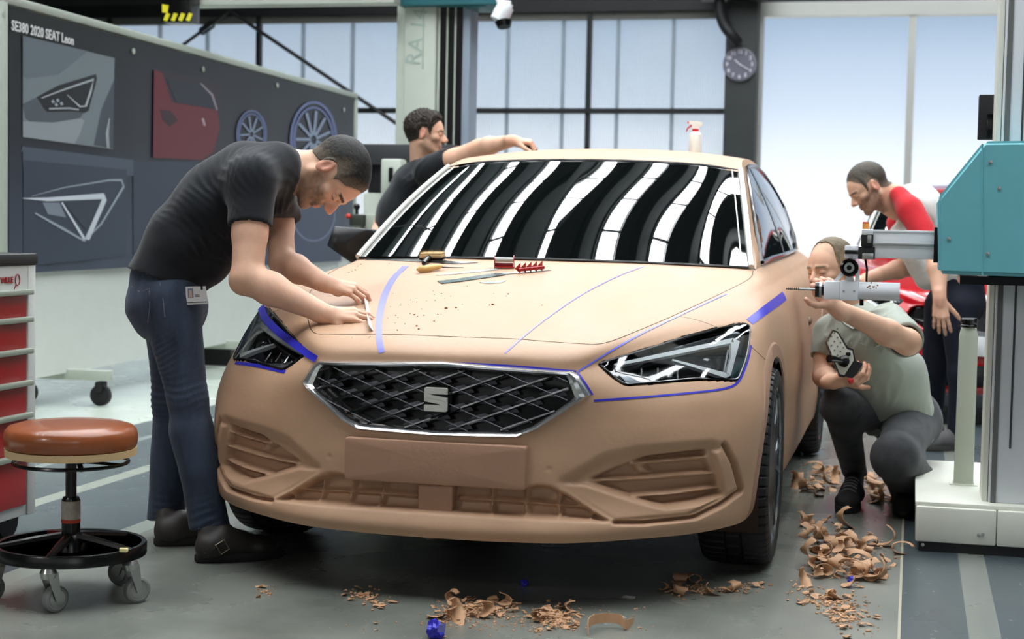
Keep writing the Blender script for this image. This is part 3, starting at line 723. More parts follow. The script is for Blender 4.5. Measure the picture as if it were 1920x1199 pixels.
# badge: rounded square letter S with two wedge cuts
bc = PX(822, 748, 0); bs = .0345
yb = fy(0, bc.z) - .022
def badge_poly(pts, r=.0): return [(x * bs, z * bs + bc.z) for x, z in pts]
def slab(poly2, y, d, m, name, parent, bev=.0015):
    bm = bmesh.new(); vs = [bm.verts.new((x, y, z)) for x, z in poly2]; f = bm.faces.new(vs)
    ex = bmesh.ops.extrude_face_region(bm, geom=[f]); bmesh.ops.translate(bm, verts=[v for v in ex['geom'] if isinstance(v, bmesh.types.BMVert)], vec=(0, d, 0))
    bmesh.ops.recalc_face_normals(bm, faces=bm.faces[:])
    if bev: bmesh.ops.bevel(bm, geom=[e for e in bm.edges if all(abs(v.co.y - y) < 1e-5 for v in e.verts)], offset=bev, segments=2, affect='EDGES')
    me = bpy.data.meshes.new(name); bm.to_mesh(me); bm.free(); o = bpy.data.objects.new(name, me); COL.objects.link(o); me.materials.append(m); setpar(o, parent); return o
bp_ = slab(round_px(badge_poly([(-1.1, -1.1), (1.1, -1.1), (1.1, 1.1), (-1.1, 1.1)]), .012, 5), yb + .010, .03, M_black, 'badge_base', gr)
up1 = round_px(badge_poly([(-1, .24), (-1, 1), (1, 1), (1, .52), (-.38, .46), (1, .28), (1, -.12)]), [.002, .009, .009, .002, .001, .002, .003], 4)
# upper stroke: top bar flowing into the middle diagonal; lower stroke mirrors it
upper = badge_poly([(-1, .16), (-1, .86), (-.96, .96), (-.86, 1), (.86, 1), (.96, .96), (1, .86), (1, .46), (-.30, .44), (-.42, .42), (-.30, .37), (1, .18), (1, -.16), (.9, -.14)])
lower = [(-x, 2 * bc.z - z) for x, z in upper]
slab(upper, yb, .012, M_brush, 'badge_letter', gr, .0012); slab(lower, yb, .012, M_brush, 'badge_letter', gr, .0012)
# ---- headlamps
def mirror_pt(v, s): return Vector((v.x * s, v.y, v.z))
def orient(vs, fs, c=Vector((0, 1.2, .45))):
    out = []
    for f in fs:
        a, b, d = vs[f[0]], vs[f[1]], vs[f[2]]
        out.append(f if (b - a).cross(d - a).dot(a - c) > 0 else tuple(reversed(f)))
    return out
def lamp(side):
    lp = bpy.data.objects.new('headlamp', None); COL.objects.link(lp); lp.location = (side * .65, -.45, .70); lp.matrix_world = Matrix.Translation((side * .65, -.45, .70)); setpar(lp, car)
    mm = lambda vs: [mirror_pt(v, side) for v in vs]
    vs, fs = poly_mesh(LAMP, lambda x, y: hit(x, y, .003), None, '', None, 12)
    vv = mm(vs); MB().add(vv, orient(vv, fs)).build('lamp_lens', M_lens, lp, fixn=False)
    vs, fs = poly_mesh(LAMP, lambda x, y: hit(x, y, -.046), None, '', None, 12)
    MB().add(mm(vs), fs).build('lamp_housing', M_black, lp, fixn=False)
    rim = MB(); pts = LAMP + [LAMP[0]]
    rim.tube(mm([hit(x, y, .0) for x, y in LAMP]), .0045, 6, closed=True); rim.build('lamp_seal', M_black, lp)
    def band(pts, w, off, m, name, d=.010):
        P3 = [Vector((x, y, 0)) for x, y in pts]; rows = [[], []]
        for i, p in enumerate(P3):
            t = (P3[min(i + 1, len(P3) - 1)] - P3[max(i - 1, 0)]).normalized(); nn = Vector((-t.y, t.x, 0))
            if 0 < i < len(P3) - 1:
                t1 = (p - P3[i - 1]).normalized(); k = 1 / max(.35, abs(t1.dot(t))); 
            else: k = 1
            ww = w[i] if isinstance(w, (list, tuple)) else w
            rows[0].append(hit(p.x + nn.x * ww * k / 2, p.y + nn.y * ww * k / 2, off)); rows[1].append(hit(p.x - nn.x * ww * k / 2, p.y - nn.y * ww * k / 2, off))
        MB().sheet([mm(r) for r in rows], d * side).build(name, m, lp, angle=30)
    drl = c1([(455, 488), (680, 440), (900, 395), (1130, 346), (1350, 302), (1366, 312), (1352, 420), (1316, 560), (1296, 568), (1100, 508), (890, 448)])
    band(drl, [5, 7, 8, 8, 9, 9, 9, 9, 8, 6, 3], -.007, mat('daytime_light_white', rgb(246, 248, 246), .3), 'daytime_light', .012)
    band(c1([(1328, 352), (1300, 520), (1285, 530), (1120, 490), (920, 432)]), [3, 3.5, 3, 2.5, 1.5], -.020, M_chrome, 'lamp_trim', .004)
    band(c1([(690, 412), (900, 352), (1150, 290), (1400, 232), (1430, 250), (1410, 420), (1360, 570)]), [3, 9, 12, 12, 7, 6, 4], -.022, mat('lamp_bezel_grey', rgb(136, 142, 148), .18, .85), 'lamp_bezel', .004)
    band(c1([(500, 560), (560, 600), (640, 612), (830, 606)]), [1, 14, 13, 2], -.010, mat('lamp_reflector', rgb(215, 220, 225), .12, .9), 'lamp_reflector', .004)
    band(c1([(560, 636), (830, 612), (1080, 575), (1280, 606)]), [3, 5, 5, 2], -.016, mat('lamp_bezel_grey', rgb(136, 142, 148), .18, .85), 'lamp_bezel', .004)
    band(c1([(380, 500), (450, 570), (520, 620)]), [5, 10, 6], -.02, mat('lamp_smoke', rgb(70, 80, 96), .15, .6), 'lamp_bezel', .004)
    for cx_, cy_ in ((676, 515), (802, 512), (950, 520)):
        x, y = c1([(cx_, cy_)])[0]; a = hit(x, y - 9, -.03); b = hit(x + 1, y + 10, -.03)
        MB().tube(mm([a, b]), .0035, 8).build('light_pipe', M_chrome, lp)
        MB().sphere(mirror_pt(hit(x - 10, y + 3, -.044), side), .013, 14).build('led_lens', thinlens, lp)
    x, y = c1([(1180, 425)])[0]; q = hit(x, y, -.048)
    MB().sphere(mirror_pt(q, side), .034, 20).build('projector_lens', thinlens, lp)
    MB().lathe([(.036, -.006), (.041, .010), (.037, .012), (.034, 0)], mirror_pt(q, side) + Vector((0, -.012, 0)), (side * .3, -1, 0), 28).build('projector_ring', M_black, lp)
thinlens = mat('projector_glass', rgb(30, 34, 38), .03, spec=1.0)
lamp(1); lamp(-1)
# ---- windscreen
wb = [(.741, .600, .947), (.60, .520, .953), (.40, .458, .959), (.2, .428, .962), (0, .418, .963)]
wt = [(.611, 1.376, 1.325), (.48, 1.325, 1.343), (.32, 1.285, 1.351), (.16, 1.262, 1.355), (0, 1.255, 1.356)]
wbc = [Vector(p) for p in catmull(wb, 8)]; wtc = [Vector(p) for p in catmull(wt, 8)]
def ws_rows(u0, u1, v0, v1, off=0, nu=33):
    rows = []
    for j in range(17):
        t = v0 + (v1 - v0) * j / 16; row = []
        for i in range(len(wbc)):
            p = wbc[i].lerp(wtc[i], t); s = abs(p.x) / max(1e-6, (.741 + (.611 - .741) * t)); b = math.sin(PI * t) * .030 * (1 - .3 * s * s) + off
            row.append(p + Vector((0, -.42, .9)) * b)
        row = row + [Vector((-q.x, q.y, q.z)) for q in row[-2::-1]]
        rows.append(row)
    return rows
WR = ws_rows(0, 1, 0, 1, .004)
wsA = np.array([[tuple(p) for p in r] for r in WR]); wsB = wsA.copy()
glass = MB().grid(WR).build('windscreen', M_glass, car)
BVw = bvh_of(wsA.reshape(-1, 3), grid_faces(*wsA.shape[:2]))
for s in (0, -1):
    edge = [WR[j][s] for j in range(17)]; sg_ = 1 if s == 0 else -1
    MB().tube([p + Vector((sg_ * .011, .006, .004)) for p in edge], .0105, 8).build('pillar_trim', M_brush, car)
    MB().tube([p + Vector((-sg_ * .022, -.008, .004)) for p in edge], .0025, 6).build('pillar_trim', M_brush, car)
MB().tube(WR[-1], .006, 6).build('screen_seal', M_black, car)
MB().tube(WR[0], .006, 6).build('screen_seal', M_black, car)
# ---- side glass patches (traced on the car's left side, mirrored)
def patch(poly, bv, off, m, name, parent, step=12, mir=(1, -1)):
    for s in mir:
        vs, fs = poly_mesh(poly, lambda x, y: hit(x, y, off, bv), None, '', None, step)
        MB().add([mirror_pt(v, s) for v in vs], fs).build(name, m, parent, fixn=False)
def side_patch(pts_yz, name, m, off=.004):
    for s in (1, -1):
        def fn(y, z):
            h = BVs.ray_cast(Vector((2, y, z)), Vector((-1, 0, 0))); p = h[0] if h[0] is not None else BVs.find_nearest(Vector((.7, y, z)))[0]; return Vector((s * (p.x + off), p.y, p.z))
        vs, fs = poly_mesh(pts_yz, fn, None, '', None, .04); MB().add(vs, orient(vs, fs)).build(name, m, car, fixn=False)
M_sg = mat('dark_side_glass', rgb(20, 24, 28), .02, spec=1.0, ior=2.0)
side_patch([(.78, .968), (1.15, .982), (1.72, .988), (1.72, 1.350), (1.56, 1.340), (1.38, 1.292), (1.15, 1.180), (.95, 1.070)], 'front_door_glass', M_sg)
side_patch([(1.78, .990), (2.45, 1.0), (2.72, 1.06), (2.85, 1.20), (2.80, 1.29), (2.5, 1.345), (2.1, 1.368), (1.78, 1.358)], 'rear_door_glass', M_sg)
side_patch([(1.715, .98), (1.79, .98), (1.79, 1.368), (1.715, 1.362)], 'door_pillar', M_black, .006)
for s in (1, -1):
    def on(y, z):
        h = BVs.ray_cast(Vector((2, y, z)), Vector((-1, 0, 0))); p = h[0] if h[0] is not None else BVs.find_nearest(Vector((.7, y, z)))[0]; return Vector((s * (p.x + .006), p.y, p.z))
    MB().tube([on(*q) for q in [(.78, .966), (.95, 1.072), (1.15, 1.183), (1.38, 1.296), (1.56, 1.346), (1.75, 1.362), (2.1, 1.374), (2.5, 1.350), (2.8, 1.295), (2.87, 1.20), (2.73, 1.055), (2.45, .996), (1.75, .984), (1.15, .978)]], .009, 8, closed=True).build('window_surround', M_black, car)
# ---- panel gaps
def line_on(pts, r, m, name, parent, off=0.0, n=5, mir=(1, -1), bv=None):
    q = smooth_px(pts, n, False)
    for s in mir: MB().tube([mirror_pt(hit(x, y, off, bv), s) for x, y in q], r, 5).build(name, m, parent)
shut = [(819, 631), (851, 632), (915, 634), (978, 637), (1040, 642), (1090, 645), (1118, 646), (1150, 639), (1200, 619), (1250, 598), (1320, 566), (1390, 532), (1409, 519), (1412, 508)]
line_on(shut, .0016, M_gap, 'bonnet_gap', car, -.0005)
line_on([(1278, 594), (1312, 602), (1345, 614)], .0010, M_gap, 'seam_line', car, -.0003)
line_on([(1408, 650), (1430, 670), (1455, 694)], .0012, M_gap, 'seam_line', car, -.0003)
# ---- tape strips stuck on the clay
def tape(pts, w, m, off=.0012, n=6, label=None):
    q = smooth_px(pts, n, False); P3 = [hit(x, y, off) for x, y in q]; ws_ = w if isinstance(w, (list, tuple)) else [w, w]
    rows = [[], [], []]
    for i, p in enumerate(P3):
        t = (P3[min(i + 1, len(P3) - 1)] - P3[max(i - 1, 0)]).normalized(); nr = BV.find_nearest(p)[1]
        if nr.dot(CV - p) < 0: nr = -nr
        sd_ = t.cross(nr).normalized(); tt = i / (len(P3) - 1) * (len(ws_) - 1); k = min(int(tt), len(ws_) - 2); ww = ws_[k] + (ws_[k + 1] - ws_[k]) * (tt - k)
        for r_, sg in zip(rows, (-.5, 0, .5)):
            qq = p + sd_ * ww * sg; nn = BV.find_nearest(qq); n2 = nn[1] if nn[1].dot(CV - p) > 0 else -nn[1]; r_.append(nn[0] + n2 * off)
    o = MB().sheet(rows, .0004).build('tape_strip', m, car)
    if label: o['label'] = label
tape([(760, 500), (737, 524), (720, 558), (711, 600), (711, 635), (716, 662)], [.026, .024, .020, .018], M_tapel, label='wide curved blue tape on the bonnet')
tape([(1207, 500), (1160, 518), (1100, 548), (1050, 580), (1000, 617), (947, 663)], [.007, .006, .0055], M_tapel, label='thin pale tape line on the bonnet')
tape([(1362, 552), (1300, 580), (1200, 628), (1140, 662), (1084, 697)], [.0075, .006, .005], M_tapel, label='thin tape line along the bonnet edge')
tape([(1471, 555), (1440, 578), (1405, 604)], [.034, .030, .026], M_tape, label='wide blue tape on the wing above the lamp')
tape([(826, 680), (950, 686), (1080, 697)], .005, M_tape)
tape([(1082, 698), (1096, 718), (1111, 741)], .006, M_tape)
tape([(1113, 752), (1200, 746), (1300, 737), (1360, 729), (1384, 716), (1397, 690), (1404, 668), (1408, 648)], .0065, M_tape, label='dark blue tape line under the headlamp')
tape([(491, 578), (500, 600), (525, 626), (560, 652), (596, 676)], [.026, .026, .024, .022], M_tape, off=.0065, label='wide dark blue tape above the far headlamp')
tape([(442, 681), (480, 686), (535, 698)], [.011, .013, .012], M_tape)
# ---- wheels
M_rimd = mat('wheel_dark_metal', rgb(26, 28, 32), .25, .7); M_rims = mat('wheel_machined_metal', rgb(168, 172, 176), .2, .9)
def wheel(side, yc_):
    w_ = bpy.data.objects.new('wheel', None); COL.objects.link(w_); c = Vector((side * .80, yc_, .3225)); w_.location = c; w_.matrix_world = Matrix.Translation(c); setpar(w_, car)
    prof = [(.232, -.100), (.262, -.112), (.292, -.114), (.308, -.108), (.318, -.090), (.3215, -.062), (.3225, -.030), (.3165, -.028), (.3165, -.022), (.3225, -.020), (.3228, .020), (.3165, .022), (.3165, .028), (.3225, .030), (.3215, .062), (.318, .090), (.312, .103), (.298, .110), (.275, .111), (.258, .106), (.252, .099), (.248, .092)]
    NA = 360; vs = []
    for i, (r, h) in enumerate(prof):
        for k in range(NA):
            rr = r
            if abs(h) > .028 and r > .300 and ((k + (2 if h > 0 else 0)) % 6) < 1: rr -= .0075
            elif abs(h) < .021 and r > .32 and (k % 9) < 1: rr -= .004
            a = 2 * PI * k / NA; vs.append((c.x + side * h, c.y + math.cos(a) * rr, c.z + math.sin(a) * rr))
    fs = []
    for i in range(len(prof) - 1):
        for k in range(NA): fs.append((i * NA + k, i * NA + (k + 1) % NA, (i + 1) * NA + (k + 1) % NA, (i + 1) * NA + k))
    mb = MB(); mb.add(vs, fs); mb.build('tyre', M_tyre, w_, angle=25)
    MB().lathe([(.250, .096), (.252, .090), (.240, .080), (.222, .02), (.210, -.09), (.236, -.10)], c, (side, 0, 0), 72).build('rim', M_rimd, w_)
    MB().lathe([(.250, .105), (.255, .103), (.251, .096), (.244, .098)], c, (side, 0, 0), 72, True).build('rim_edge', M_rims, w_)
    MB().lathe([(0, -.05), (.165, -.05), (.165, -.02), (.05, -.02), (.05, .0), (0, .0)], c, (side, 0, 0), 48).build('brake_disc', M_rims, w_)
    sp_ = MB(); sd2 = MB()
    for k in range(5):
        for o2 in (-.20, .20):
            a0 = 2 * PI * k / 5 + o2 * .4; a1 = 2 * PI * k / 5 + o2 * 1.15
            p = lambda r, a, h: c + Vector((side * h, math.cos(a) * r, math.sin(a) * r))
            prev = None; pts = [(.040, a0 * 1, .075), (.11, a0 + (a1 - a0) * .3, .092), (.17, a0 + (a1 - a0) * .7, .101), (.247, a1, .103)]
            for q in range(3):
                r0, t0, h0 = pts[q]; r1, t1, h1 = pts[q + 1]; w0 = .011
                for tgt, dh, ww in ((sp_, 0, .008), (sd2, -.006, .013)):
                    A0 = [p(r0, t0 - ww / r0, h0 + dh), p(r0, t0 + ww / r0, h0 + dh), p(r0, t0 + ww / r0, h0 + dh - .016), p(r0, t0 - ww / r0, h0 + dh - .016)]
                    A1 = [p(r1, t1 - ww / r1, h1 + dh), p(r1, t1 + ww / r1, h1 + dh), p(r1, t1 + ww / r1, h1 + dh - .016), p(r1, t1 - ww / r1, h1 + dh - .016)]
                    tgt.add(A0 + A1, [(0, 1, 5, 4), (1, 2, 6, 5), (2, 3, 7, 6), (3, 0, 4, 7), (0, 3, 2, 1), (4, 5, 6, 7)])
    sp_.build('spoke_face', M_rims, w_, smooth=False); sd2.build('spokes', M_rimd, w_, smooth=False)
    MB().lathe([(0, .086), (.026, .086), (.032, .080), (.05, .072), (.05, 0)], c, (side, 0, 0), 32).build('hub_cap', M_rimd, w_)
for s in (1, -1):
    for yc_ in (0.0, 2.686): wheel(s, yc_)
# ---- door handle pocket and far side mirror
hp = hit(1516, 592, .0005); hp2 = hit(1519, 612, .0005)
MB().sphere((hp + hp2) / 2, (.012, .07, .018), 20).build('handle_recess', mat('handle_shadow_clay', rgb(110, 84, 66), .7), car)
# ------------------------------------------------------------------ display board on the left
ang_b = None
BX0 = Vector((-3.36, 2.37, 0)); BX1 = Vector((-3.62, 8.55, 0)); bdir = (BX1 - BX0).normalized(); bn = Vector((bdir.y, -bdir.x, 0))   # normal towards +x
def bplane(px, py, off=0.0):
    off = off - .012 if off > .03 else off; r = Vector(ray(px, py)); o = BX0 + bn * off; t = (o - CV).dot(bn) / r.dot(bn); return CV + r * t
board = thing('display_board', 'long wheeled display board, white lower panel and pale metal frame, behind bent man', 'display board', BX0)
M_white = mat('white_board_laminate', rgb(205, 210, 204), .35, var=.03)
L_b = (BX1 - BX0).length
def bbox(s0, s1, z0, z1, d0, d1, m, name, par=None, bev=0):
    R = Matrix((( bdir.x, bn.x, 0), (bdir.y, bn.y, 0), (0, 0, 1)))
    c = BX0 + bdir * ((s0 + s1) / 2) + bn * ((d0 + d1) / 2) + Vector((0, 0, (z0 + z1) / 2))
    return MB().box(c, (s1 - s0, abs(d1 - d0), z1 - z0), R, bev).build(name, m, par, smooth=bev > 0)
ZT, ZBOT, ZBAN = 2.205, .185, .775
bbox(0, L_b, ZBOT, ZT, -.05, 0, M_white, 'panel', board)
M_fr = mat('pale_frame_metal', rgb(176, 184, 172), .45, .2)
bbox(-.05, L_b + .05, ZT - .01, ZT + .035, -.06, .03, M_fr, 'top_rail', board, .006)
bbox(-.05, .0, ZBOT, ZT, -.06, .03, M_fr, 'side_post', board, .006); bbox(L_b, L_b + .05, ZBOT, ZT, -.06, .03, M_fr, 'side_post', board, .006)
for s_ in (.75, 3.2, 5.4):
    bbox(s_ - .03, s_ + .03, .145, ZBOT + .02, -.32, .26, M_fr, 'foot', board, .004)
    for d_ in (-.26, .20):
        c = BX0 + bdir * s_ + bn * d_; cs = MB(); cs.tube([c + Vector((0, -.018, .06)), c + Vector((0, .018, .06))], .06, 20); cs.build('caster', M_tyre, board)
        MB().box(c + Vector((0, 0, .11)), (.05, .07, .06), None, .01).build('caster_fork', M_blackm, board)
bbox(3.4, 4.6, .0, .16, -.35, -.05, M_blackm, 'ballast_box', board)
# printed banner hung on the board
banner = thing('banner', 'dark printed banner with car design photographs hung on the display board', 'banner', bplane(300, 300, .02))
rows = []
for j in range(24):
    z = ZBAN + (ZT - .02 - ZBAN) * j / 23; row = []
    for i in range(90):
        s_ = .02 + (L_b - .06) * i / 89; wv = .0035 * math.sin(s_ * 5.1 + 1) * (1 - j / 23) ** .7 + .0015 * math.sin(s_ * 13) * (1 - j / 23)
        row.append(BX0 + bdir * s_ + bn * (.022 + wv) + Vector((0, 0, z)))
    rows.append(row)
def banner_mat():
    m = bpy.data.materials.new('banner_print'); m.use_nodes = True; nt = m.node_tree; N = nt.nodes; L = nt.links; b = N['Principled BSDF']
    tc = N.new('ShaderNodeTexCoord'); sx = N.new('ShaderNodeSeparateXYZ'); L.new(tc.outputs['Object'], sx.inputs[0])
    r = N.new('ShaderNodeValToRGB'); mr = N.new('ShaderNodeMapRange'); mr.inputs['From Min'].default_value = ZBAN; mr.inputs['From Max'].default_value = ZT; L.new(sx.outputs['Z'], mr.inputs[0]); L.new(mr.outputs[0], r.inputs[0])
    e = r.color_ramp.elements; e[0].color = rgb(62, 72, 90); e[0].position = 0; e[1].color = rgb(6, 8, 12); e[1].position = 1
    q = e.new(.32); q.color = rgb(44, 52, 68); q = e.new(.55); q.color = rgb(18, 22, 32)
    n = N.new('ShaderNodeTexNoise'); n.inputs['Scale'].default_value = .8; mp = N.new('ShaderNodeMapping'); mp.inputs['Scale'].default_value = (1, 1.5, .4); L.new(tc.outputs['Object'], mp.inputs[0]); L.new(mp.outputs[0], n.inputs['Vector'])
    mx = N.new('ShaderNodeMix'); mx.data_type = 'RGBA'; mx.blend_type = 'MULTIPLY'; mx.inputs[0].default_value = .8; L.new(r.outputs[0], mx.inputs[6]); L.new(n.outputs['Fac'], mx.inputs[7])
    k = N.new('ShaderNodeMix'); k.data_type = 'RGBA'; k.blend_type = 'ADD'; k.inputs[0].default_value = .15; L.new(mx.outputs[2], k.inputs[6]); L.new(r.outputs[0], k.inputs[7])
    L.new(k.outputs[2], b.inputs['Base Color']); b.inputs['Roughness'].default_value = .42; b.inputs['Specular IOR Level'].default_value = .5
    return m
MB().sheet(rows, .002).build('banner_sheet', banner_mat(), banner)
def bpoly(pts, col, name, off=.040, rough=.45, lab=None, poly=None):
    P3 = [bplane(x, y, off) for x, y in pts]
    key = 'print_%02x%02x%02x' % tuple(int(c) for c in col)
    o = MB().prism(P3, bn * -.001).build(name, mat('print_ink_%d_%d_%d' % col, rgb(*col), rough), banner, smooth=False)
    if lab: o['label'] = lab
    return o
def bband(pts, w, col, name, off=.043):
    q = [Vector((x, y)) for x, y in pts]; a = []; b = []
    for i, p in enumerate(q):
        t = (q[min(i + 1, len(q) - 1)] - q[max(i - 1, 0)]).normalized(); nn = Vector((-t.y, t.x)); ww = w[i] if isinstance(w, (list, tuple)) else w
        a.append(bplane(p.x + nn.x * ww / 2, p.y + nn.y * ww / 2, off)); b.append(bplane(p.x - nn.x * ww / 2, p.y - nn.y * ww / 2, off))
    MB().grid([a, b]).build(name, mat('print_ink_%d_%d_%d' % col, rgb(*col), .45), banner, smooth=False)
# upper left picture : grey bodywork with lamp
bpoly([(43, 67), (215, 109), (212, 280), (43, 257)], (112, 122, 128), 'picture_panel')
bpoly([(43, 67), (165, 96), (110, 140), (50, 148), (43, 143)], (96, 106, 114), 'picture_detail', .0405)
bpoly([(215, 109), (214, 150), (190, 205), (176, 272), (212, 279)], (64, 72, 80), 'picture_detail', .0405)
bpoly([(43, 228), (90, 226), (150, 222), (158, 226), (150, 250), (140, 270), (43, 257)], (138, 146, 150), 'picture_detail', .0405)
bpoly([(43, 195), (70, 182), (160, 205), (150, 222), (100, 230), (56, 228), (48, 222)], (76, 84, 90), 'picture_detail', .041)
bpoly([(69, 182), (110, 160), (180, 139), (182, 148), (166, 208), (158, 212), (140, 209), (88, 210), (80, 200)], (18, 21, 25), 'picture_lamp', .0415)
bband([(78, 184), (120, 168), (176, 149), (170, 172), (161, 199), (150, 200), (126, 178)], [2, 3, 4, 4, 4, 3, 1], (170, 178, 182), 'picture_lamp_line', .042)
bband([(92, 204), (130, 203), (148, 206)], 3, (150, 158, 162), 'picture_lamp_line', .042)
for x, y in ((98, 188), (107, 186), (114, 192), (104, 194)): bband([(x, y), (x + 3, y + 5)], 5, (140, 150, 156), 'picture_lamp_line', .042)
bband([(205, 222), (201, 250), (203, 278)], [2, 6, 5], (150, 158, 160), 'picture_wheel', .042)
bpoly([(43, 275), (250, 300), (250, 330), (43, 312)], (70, 80, 92), 'picture_panel', .0401)
bband([(40, 285), (44, 275)], 1, (120, 130, 140), 'picture_detail')
# lower left picture : white lamp signature
bpoly([(44, 300), (238, 318), (236, 480), (44, 500)], (50, 58, 72), 'picture_panel', .0402)
bband([(42, 372), (90, 374), (195, 368), (196, 374), (164, 448), (158, 448), (116, 380)], [1, 7, 11, 9, 9, 5, 3], (196, 204, 212), 'picture_light_line', .043)
bband([(66, 400), (120, 430), (158, 452), (190, 420), (232, 350), (228, 338), (205, 338), (120, 352), (60, 368)], [3, 5, 4, 3, 4, 4, 3, 2, 1], (150, 160, 172), 'picture_light_line', .043)
bpoly([(80, 380), (112, 380), (124, 408), (90, 402)], (118, 128, 140), 'picture_detail', .0425)
bpoly([(122, 384), (184, 380), (160, 430)], (48, 56, 68), 'picture_detail', .0425)
# red car picture
bpoly([(289, 131), (410, 160), (412, 300), (287, 296)], (44, 30, 38), 'picture_panel', .0402)
bpoly([(289, 131), (304, 136), (322, 192), (408, 206), (412, 240), (400, 285), (380, 300), (287, 296)], (98, 26, 34), 'picture_red_car', .041)
bpoly([(312, 148), (376, 154), (396, 176), (408, 204), (330, 192)], (30, 34, 44), 'picture_detail', .0415)
bpoly([(300, 205), (320, 208), (334, 226), (318, 238), (306, 226)], (46, 16, 22), 'picture_detail', .0418)
bband([(376, 156), (398, 178), (407, 206)], [2, 4, 3], (140, 128, 140), 'picture_detail', .042)
bband([(380, 222), (384, 236)], 4, (170, 150, 156), 'picture_detail', .042)
# wheel pictures
for (cx_, cy_, rx_, ry_, n_) in ((472, 252, 27, 44, 9), (588, 262, 42, 70, 11)):
    for k_, w__ in ((1.0, 5), (.86, 4)): bband([(cx_ + math.cos(a) * rx_ * k_, cy_ + math.sin(a) * ry_ * k_) for a in np.linspace(0, 2 * PI, 40)], w__ if rx_ > 30 else w__ * .6, (96, 108, 148), 'picture_wheel_ring', .042)
    for k in range(n_):
        a = 2 * PI * k / n_ + .3; bband([(cx_ + math.cos(a) * rx_ * .12, cy_ + math.sin(a) * ry_ * .12), (cx_ + math.cos(a) * rx_ * .78, cy_ + math.sin(a) * ry_ * .78)], 5 if rx_ > 30 else 3, (132, 146, 168), 'picture_spoke', .0425)
bband([(588 + math.cos(a) * 40, 400 + math.sin(a) * 52) for a in np.linspace(0, 2 * PI, 40)], 2, (120, 132, 160), 'picture_wheel_ring', .042)
bpoly([(455, 300), (640, 315), (640, 490), (455, 500)], (54, 64, 84), 'picture_panel', .0400)
bpoly([(250, 302), (445, 305), (445, 500), (250, 500)], (46, 54, 68), 'picture_panel', .0401)
# title and small captions
tl = bplane(14, 46, .042); tr = bplane(114, 71, .042)
text_mesh('banner_title', 'SE380 2020 SEAT Leon', mat('print_white', rgb(214, 216, 216), .5), .074, banner, (tl + tr) / 2 + bdir * .10, (tr - tl), (0, 0, 1), weight=.0015)
for (x, y, t_) in ((49, 278, 'TAIL LED'), (190, 468, 'LED HIGH'), (62, 505, 'HL 0020')):
    pass
for i in range(5):
    c = bplane([7, 250, 381, 520, 645][i], [26, 96, 130, 160, 206][i] , .04)
    MB().lathe([(.018, 0), (.018, .004), (.008, .005)], c, bn, 16).build('eyelet', M_fr, banner)
# ------------------------------------------------------------------ tool cabinet
tc_ = thing('tool_cabinet', 'white wheeled tool cabinet with red drawers at left edge', 'tool cabinet', (-1.55, -.5, 0))
M_tcw = mat('cabinet_white_enamel', rgb(206, 208, 204), .35, var=.03); M_red = mat('drawer_red_enamel', rgb(168, 12, 22), .38, var=.12, vscale=5)
fe = PZ(63, 1003, 0)                                    # far lower corner of the front face on the ground
CX, CY1 = fe.x, fe.y; CY0 = CY1 - .82
def cz(py, px=60): return PX(px, py, CX).z
ztop = cz(497, 63); zbot = cz(962, 63)
MB().b2((CX - .45, CY0, zbot), (CX, CY1, ztop), .008).build('carcass', M_tcw, tc_)
MB().b2((CX - .46, CY0 - .01, ztop), (CX + .012, CY1 + .012, cz(475, 63)), .010).build('top_tray', M_blackm, tc_)
MB().b2((CX, CY0, ztop - .09), (CX + .004, CY1, ztop)).build('fascia', M_tcw, tc_)
yd1 = PX(46, 700, CX).y
zs = [cz(v, 46) for v in (546, 597, 656, 716, 776, 851, 948)]
for k in range(6):
    d = MB().b2((CX, CY0 + .02, zs[k + 1] + .004), (CX + .008, yd1, zs[k] - .004), .003).build('drawer', M_red, tc_)
    MB().b2((CX, CY0 + .02, zs[k] - .012), (CX + .030, yd1 + .012, zs[k] + .006), .004).build('handle_rail', mat('rail_grey_green', rgb(160, 170, 156), .4, .3), d)
MB().b2((CX, yd1 + .012, zbot), (CX + .006, CY1, ztop), .002).build('corner_post', M_tcw, tc_)
for y in (CY0 + .08, CY1 - .09):
    for x in (CX - .38, CX - .06):
        MB().tube([Vector((x - .02, y, .06)), Vector((x + .02, y, .06))], .06, 24).build('caster', M_tyre, tc_)
        MB().box((x, y, .12), (.06, .09, .05), None, .01).b2((x - .03, y - .02, .06), (x - .024, y + .02, .12)).b2((x + .024, y - .02, .06), (x + .03, y + .02, .12)).build('caster_fork', M_blackm, tc_)
tcx = PX(17, 525, CX + .007)
text_mesh('brand_lettering', 'WILLE', mat('lettering_red', rgb(150, 30, 40), .5), .027, tc_, PX(13, 526, CX + .006), (0, 1, 0), (0, 0, 1), weight=.001)
rc_ = PX(33, 525, CX + .006); MB().tube([rc_ + Vector((0, math.cos(a) * .014, math.sin(a) * .018)) for a in np.linspace(0, 2 * PI, 24)[:-1]], .0018, 5, closed=True).tube([rc_ + Vector((0, -.008, -.016)), rc_ + Vector((0, -.02, -.03))], .0018, 5).build('brand_ring', mat('lettering_red', rgb(150, 30, 40), .5), tc_)
